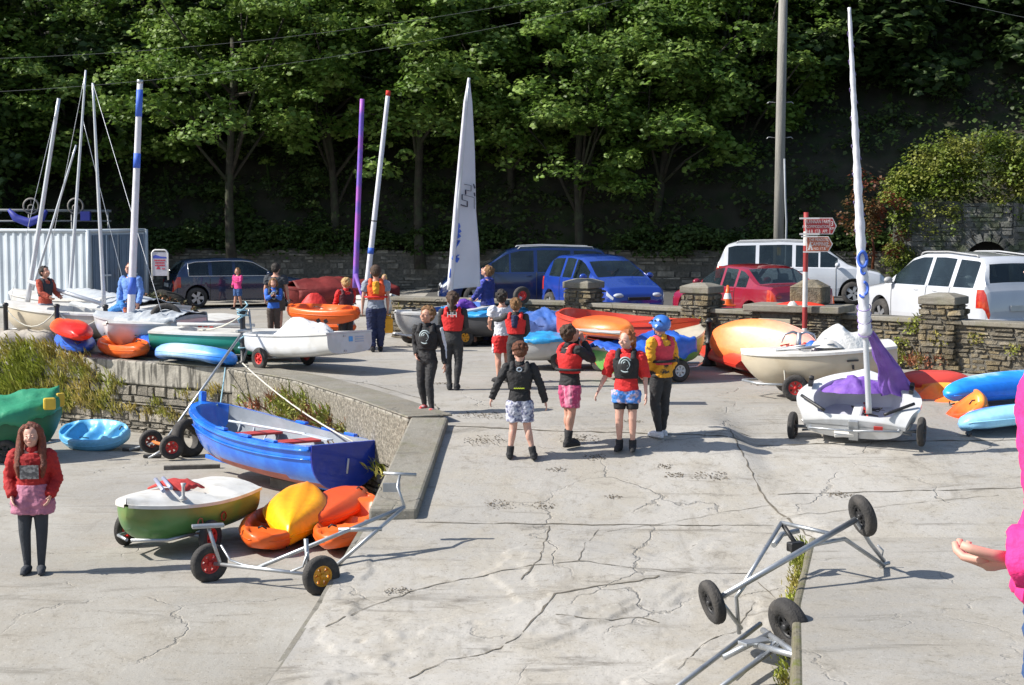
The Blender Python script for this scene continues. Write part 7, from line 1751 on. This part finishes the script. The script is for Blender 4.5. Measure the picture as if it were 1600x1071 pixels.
    # ---- hair
    st, hm = hair; R2 = random.Random(len(label)*13)
    def hairf(q):
        ell(q, hd(0, .020, .026), .0600*h, .0640*h, .0600*h, R=Rh); ell(q, hd(0, .034, .0), .0575*h, .050*h, .056*h, R=Rh)
        for s in (-1, 1): ell(q, hd(s*.043, .012, .020), .020*h, .040*h, .036*h, R=Rh)
        n_ = {'curly': 90, 'short': 34, 'crop': 0}.get(st, 24); rr = {'curly': .014, 'short': .011}.get(st, .010)
        for _ in range(n_):
            a, b_ = R2.uniform(0, 2*pi), R2.uniform(-.15, 1); x, y, z_ = cos(a)*sqrt(max(0, 1-b_*b_)), sin(a)*sqrt(max(0, 1-b_*b_)), b_
            if y < -.35 and b_ < .45: continue
            ell(q, hd(x*.060, .018+y*.066, .022+z_*.060), rr*h*R2.uniform(.8, 1.4), rr*h, rr*h, 7, 5)
        if st == 'pony': q.tube([hd(0, .075, .03), hd(0, .098, .005), hd(0, .095, -.06), hd(0, .078, -.12)], [.018*h, .024*h, .022*h, .010*h], 10)
        if st == 'bun': q.tube([hd(.0, .070, .0), hd(0.0, .092, -.03), hd(0.0, .085, -.06)], [.02*h, .024*h, .016*h], 10)
        if st == 'bob':
            for s in (-1, 1): q.tube([hd(s*.045, .01, .03), hd(s*.062, .008, -.02), hd(s*.052, .0, -.055)], [.02*h, .022*h, .014*h], 10)
            q.tube([hd(0, .05, .0), hd(0, .055, -.055)], [.05*h, .045*h], 12)
        if st == 'long':
            for s in (-1, 1): q.tube([hd(s*.03, -.010, .062), hd(s*.055, .0, .03), hd(s*.066, .004, -.03), hd(s*.070, -.022, -.11), hd(s*.075, -.045, -.19), hd(s*.070, -.050, -.26)], [.02*h, .024*h, .026*h, .030*h, .028*h, .010*h], 10)
            q.tube([hd(0, .04, .02), hd(0, .06, -.06), hd(0, .06, -.18)], [.05*h, .06*h, .05*h], 12)
    if st == 'helmet':
        def g_(q): ell(q, hd(0, .008, .020), .074*h, .088*h, .074*h, R=Rh); q.tube([hd(-.05, -.072, .022), hd(0, -.092, .026), hd(.05, -.072, .022)], .012*h, 8); [q.tube([hd(s*.066, -.02, 0), hd(s*.066, .03, -.005), hd(s*.06, .02, -.035)], [.014*h, .018*h, .010*h], 8) for s in (-1, 1)]
        o = part('helmet', g_, mat('helmet_blue', (.04, .16, .55), .3, .08, 5, coat=.4))
        for s in (-1, 1):
            for dy in (-.045, 0.0, .045): mb = MB(); ell(mb, hd(s*(.062 if dy else .066), .008+dy, .045), .010*h, .012*h, .006*h, 8, 5, R=Rh); mb.build('helmet_vent', C_BLK, o)
            mb = MB(); mb.tube([hd(s*.062, .0, -.02), hd(s*.045, -.02, -.060), hd(0, -.036, -.074)], .004*h, 5); mb.build('chin_strap', C_BLK, o)
    else: part('hair', hairf, hm, .8, 2)
    if extra: extra(T, J, h, hd)
    return T, J, h
A_ = dict
# the group on the slip
person('boy walking in black wetsuit with white sleeve stripe and red shoes', (668, 646), 479, yaw=-14, pose=A_(ea=(.150, .02, .63), wa=(.172, -.01, .475), eb=(-.128, .04, .63), wb=(-.10, -.02, .56), ka=(.030, -.04, .28), fa=(.055, -.045, .04), kb=(-.062, .0, .28), fb=(-.045, .06, .06)), hair=('curly', H_CUR), top=('jacket', C_BLK, 'long', .010, C_WHT, 'a'), vest=('buoyancy_vest', C_BLK, dict(swirl=1)), bottom=('wetsuit_legs', C_NEO, 'tight'), shoes=('shoe', C_SHOE, 0), headturn=-20, headtilt=12, build=.95)
person('girl with brown ponytail in a red vest lettered HH, back to viewer', (708, 610), 455, yaw=176, pose=A_(ea=(.13, -.03, .64), wa=(.08, -.11, .60), eb=(-.13, -.03, .64), wb=(-.08, -.11, .60), fa=(.035, .0, .045), fb=(-.035, .01, .045)), hair=('pony', H_BRN), top=('wetsuit_top', C_NEO, 'long', .006), vest=('buoyancy_vest', C_RED, dict(back='HH')), bottom=('wetsuit_legs', C_NEO, 'tight'), shoes=('boot', C_BLK, .1), build=.95)
person('boy in black jacket and grey patterned shorts, arms held away, back to viewer', (812, 718), 536, yaw=178, pose=A_(ea=(.190, .01, .645), wa=(.235, -.03, .53), eb=(-.175, .01, .645), wb=(-.215, -.03, .50), ka=(.055, -.012, .275), fa=(.085, .0, .045), kb=(-.065, 0, .275), fb=(-.12, .03, .045)), hair=('curly', mat('hair_red_brown', (.14, .045, .018), .6, .35, 30, .8)), headtilt=-22, headturn=14, top=('jacket', C_BLK, 'long', .012), vest=('buoyancy_vest', C_BLK, dict(logo=1, scribble=1)), bottom=('board_shorts', C_PAT, 'shorts', .014), shoes=('boot', C_BLK, .30), skin=SKINP)
person('boy in red vest and pink shorts lifting both hands to his face', (890, 698), 506, yaw=125, pose=A_(ea=(.12, -.14, .70), wa=(.055, -.105, .86), eb=(-.13, -.13, .71), wb=(-.045, -.115, .84), ka=(.045, -.02, .275), fa=(.045, -.02, .045), kb=(-.045, .015, .275), fb=(-.045, .055, .045)), hair=('short', H_BRN), top=('jacket', C_BLK, 'long', .012), vest=('buoyancy_vest', C_RED, dict(belt=C_BLK)), bottom=('swim_shorts', C_PSH, 'shorts', .012), shoes=('boot', C_BLK, .42), headtilt=14)
person('ginger haired girl with black swirl vest, red sleeves and blue patterned shorts', (978, 706), 515, yaw=-12, pose=A_(ea=(.150, .03, .625), wa=(.165, -.02, .475), eb=(-.165, .02, .63), wb=(-.225, -.02, .50), fa=(.055, .005, .045), fb=(-.055, .01, .045)), hair=('pony', H_GIN), top=('jacket', C_RED, 'elbow', .016), vest=('buoyancy_vest', C_BLK, dict(swirl=1)), bottom=('patterned_shorts', C_BPAT, 'brief', .018), shoes=('boot', C_BLK, .22), headturn=-28, skin=SKINP, build=.98,
       extra=lambda T, J, h, hd: [meshobj('under_shorts', remeshed((lambda q: (q.tube([J['h'+s], J['h'+s].lerp(J['k'+s], .68)], [.062*h, .050*h], 12), q)[1])(MB()), .012, 2), C_BLK, T) for s in 'ab'])
person('child in blue helmet, coral vest and yellow and black jacket', (1032, 684), 494, yaw=-140, pose=A_(ea=(.13, .0, .64), wa=(.10, -.09, .53), eb=(-.150, .01, .635), wb=(-.13, -.08, .50), fa=(.045, .03, .045), fb=(-.05, -.02, .045)), hair=('helmet', None), top=('jacket', cloth('yellow_black', (.74, .34, .02), (.03, .03, .03), c2amt=1., c2scale=3.2, thresh=(.50, .53)), 'long', .020), vest=('buoyancy_vest', cloth('coral', (.66, .05, .08)), dict(belt=C_BLK)), bottom=('wetsuit_legs', C_NEO, 'tight'), shoes=('canvas_shoe', C_WHT, 0), headturn=0)
person('boy in white shirt and red shorts with white side stripe', (786, 598), 452, yaw=-150, pose=A_(ea=(.13, -.06, .66), wa=(.09, -.13, .60), eb=(-.13, -.06, .66), wb=(-.08, -.13, .62)), hair=('short', H_DRK), top=('t_shirt', C_WHT, 'short', .016), bottom=('sport_shorts', C_RED, 'shorts', .018, C_WHT), shoes=('shoe', C_BLK, 0), headtilt=18, headturn=-35, lean=(0, -.02))
person('boy in red vest over black wetsuit, arm out to the boy in white', (806, 606), 466, yaw=170, pose=A_(ea=(.18, -.04, .76), wa=(.26, -.09, .75), eb=(-.13, -.03, .64), wb=(-.08, -.1, .58)), hair=('short', H_CUR), top=('wetsuit_top', C_NEO, 'long', .006), vest=('buoyancy_vest', C_RED, dict(panel=C_NAVY)), bottom=('wetsuit_legs', C_NEO, 'tight'), shoes=('boot', C_BLK, .1))
person('boy in navy and blue hooded top looking down beside the white sail', (762, 539), 414, Y=35.3, yaw=-115, pose=A_(ea=(.12, -.08, .65), wa=(.07, -.16, .58), eb=(-.12, -.08, .65), wb=(-.07, -.16, .58)), hair=('short', H_CUR), top=('hooded_top', cloth('hoodie', (.02, .03, .16), (.10, .12, .6), c2amt=.8, c2scale=4), 'long', .018), bottom=('trousers', C_NAVY, 'long'), shoes=('shoe', C_BLK, 0), headtilt=30)
person('child in purple top and magenta patterned shorts bending down behind the sail', (742, 540), 0, h=1.42, Y=35.1, yaw=-95, pose=A_(wai=(0, -.06, .58), che=(0, -.16, .62), nek=(0, -.26, .61), hed=(0, -.34, .58), sa=(.10, -.22, .60), sb=(-.10, -.22, .60), ea=(.12, -.25, .45), wa=(.10, -.28, .34), eb=(-.12, -.25, .45), wb=(-.10, -.28, .34)), hair=('short', H_BRN), top=('t_shirt', C_PURP, 'short', .016), bottom=('patterned_shorts', C_MAG, 'shorts', .02), shoes=('shoe', C_BLK, 0))
def jug(T, J, h, hd):
    w = J['wb']; m = mw(T); p = m @ (w+V(0, 0, -.10*h)); t = thing('fuel_can', 'flat yellow can held in the right hand of the boy in navy trousers', 'can', p-V(0, 0, .30), rz=.2)
    mb = MB(); mb.box((0, 0, .14), (.20, .10, .30)); mb.box((0, 0, .315), (.13, .08, .06), taper=.6); mb.build('can', C_YEL, t, bevel=.02); mb = MB(); mb.tube([(-.06, 0, .31), (-.06, 0, .37), (.06, 0, .37), (.06, 0, .31)], .013, 6); mb.build('handle', C_YEL, t)
person('boy in orange and yellow vest and navy trousers walking away', (588, 550), 414, yaw=186, pose=A_(ea=(.145, .01, .63), wa=(.155, -.02, .49), eb=(-.135, .01, .63), wb=(-.135, -.02, .49), fa=(.04, .05, .05), fb=(-.045, -.03, .045)), hair=('crop', H_BRN), top=('t_shirt', C_GRY, 'short', .014), vest=('buoyancy_vest', C_ORG, dict(panel=C_YEL, belt=C_RED)), bottom=('trousers', C_NAVY, 'long', .016), shoes=('shoe', C_BLK, 0), extra=jug, curl=.9)
person('blond child in red top and dark vest beside the loaded orange kayak', (541, 544), 434, yaw=-152, pose=A_(ea=(.13, -.05, .65), wa=(.11, -.14, .60), eb=(-.13, -.05, .65), wb=(-.10, -.14, .60)), hair=('short', H_BLD), top=('jacket', C_RED, 'long', .018), vest=('buoyancy_vest', cloth('maroon', (.07, .02, .03)), {}), bottom=('trousers', cloth('dark_trouser', (.05, .05, .055)), 'long', .016, C_WHT), shoes=('shoe', C_BLK, 0))
person('man in charcoal t-shirt seen from behind, holding the end of the orange kayak', (432, 521), 411, yaw=174, pose=A_(ea=(.155, .0, .63), wa=(.165, -.04, .49), eb=(-.155, .0, .63), wb=(-.17, -.03, .50)), hair=('crop', H_DRK), top=('t_shirt', C_DKT, 'short', .016), bottom=('shorts', C_OLV, 'shorts', .02), shoes=('shoe', C_BLK, 0), build=1.12)
person('small girl in blue with black straps standing in front of the man in charcoal', (428, 529), 435, yaw=10, pose=A_(ea=(.11, -.07, .66), wa=(.05, -.11, .70), eb=(-.11, -.07, .66), wb=(-.05, -.11, .70)), hair=('bob', H_CUR), top=('jacket', C_BLUE, 'long', .014), vest=('buoyancy_vest', C_DKT, dict(swirl=1)), bottom=('trousers', C_OLV, 'long'), shoes=('shoe', C_BLK, 0), headtilt=-6)
person('little girl in bright pink top and blue jeans skipping past the estate car', (372, 484), 419, yaw=-30, pose=A_(ea=(.13, -.05, .66), wa=(.09, -.13, .66), eb=(-.14, .02, .65), wb=(-.11, -.06, .58), ka=(.05, .0, .28), fa=(.07, .06, .06), kb=(-.05, -.03, .28), fb=(-.08, -.05, .05)), hair=('bob', H_CUR), top=('jumper', C_PINK, 'long', .014), bottom=('jeans', C_JEAN, 'shorts', .012), shoes=('shoe', C_BLK, 0), headturn=10)
person('person in dark body warmer with red sleeves among the left hand masts', (72, 534), 416, Y=36.2, yaw=60, pose=A_(ea=(.13, -.06, .65), wa=(.10, -.16, .60), eb=(-.13, -.06, .65), wb=(-.10, -.16, .60)), hair=('short', H_DRK), top=('jumper', cloth('brick', (.40, .07, .04)), 'long', .014), vest=('body_warmer', C_DKT, {}), bottom=('trousers', C_GRY, 'long'), shoes=('shoe', C_BLK, 0), headtilt=12)
person('person in pale blue jacket standing behind the banded mast', (206, 536), 410, Y=36.0, yaw=-20, pose=A_(ea=(.150, .0, .64), wa=(.15, -.06, .50), eb=(-.155, .0, .64), wb=(-.13, -.07, .50)), hair=('short', H_AUB), top=('jacket', C_SKY, 'long', .02), bottom=('trousers', C_NAVY, 'long'), shoes=('shoe', C_BLK, 0), headtilt=18)
person('child in bright blue top bending over the white dinghy with the banded mast', (176, 541), 0, h=1.35, Y=35.3, yaw=80, pose=A_(wai=(0, -.08, .56), che=(0, -.17, .62), nek=(0, -.25, .65), hed=(0, -.33, .66), sa=(.10, -.22, .64), sb=(-.10, -.22, .64), ea=(.12, -.28, .52), wa=(.08, -.33, .42), eb=(-.12, -.28, .52), wb=(-.08, -.33, .42)), hair=('short', H_DRK), top=('jacket', cloth('blue_orange', (.04, .20, .55), (.65, .16, .03), c2amt=.9, c2scale=2.5, thresh=(.58, .62)), 'long', .02), bottom=('trousers', C_NAVY, 'long'), shoes=('shoe', C_BLK, 0))
person('small blond child in white half hidden behind the orange vested boy', (601, 490), 429, Y=43.0, yaw=-20, hair=('bob', H_BLD), top=('t_shirt', C_WHT, 'short', .016), bottom=('shorts', C_WHT, 'shorts', .02), shoes=('shoe', C_BLK, 0))
person('girl with long auburn hair, red jacket and pink skirt on the beach at far left', (54, 896), 661, yaw=6, pose=A_(ea=(.155, .03, .63), wa=(.125, -.05, .53), eb=(-.155, .03, .63), wb=(-.125, -.05, .53), fa=(.045, .0, .045), fb=(-.045, .01, .045)), hair=('long', H_AUB), top=('jacket', cloth('deep_red', (.36, .014, .014)), 'long', .020), bottom=('skirt', cloth('pink_skirt', (.42, .16, .24)), 'brief', .035), shoes=('shoe', C_DKT, 0), skin=SKINP, build=1.05,
       extra=lambda T, J, h, hd: (meshobj('leggings', remeshed((lambda q: ([q.tube([J['h'+s], J['k'+s], J['f'+s]], [.058*h, .040*h, .024*h], 12) for s in 'ab'], q)[1])(MB()), .012, 2), C_DKT, T), MB().box((.0, J['che'].y-.108*h, J['che'].z-.02*h), (.12*h, .006, .09*h)).build('chest_print', mat('print_grey', (.13, .12, .12), .7, .4, 30, col2=(.4, .38, .36), c2amt=.8, c2scale=25), T)))
# passer-by close to the camera on the viewing quay
person('passer-by in bright pink sleeve at the right edge, arm bent forward', (1706, 900), 0, h=1.62, Y=3.3, z=1.3, yaw=-94, curl=1.0, pose=A_(ea=(.145, -.02, .60), wa=(.10, -.105, .575), wb=(-.13, .06, .48), eb=(-.145, .03, .62)), hair=('pony', H_BLD), top=('pink_top', C_HOT, 'long', .030), bottom=('jeans', C_JEAN, 'long'), shoes=('shoe', C_WHT, 0), skin=SKINP)
bpy.data.scenes.remove(TMP)
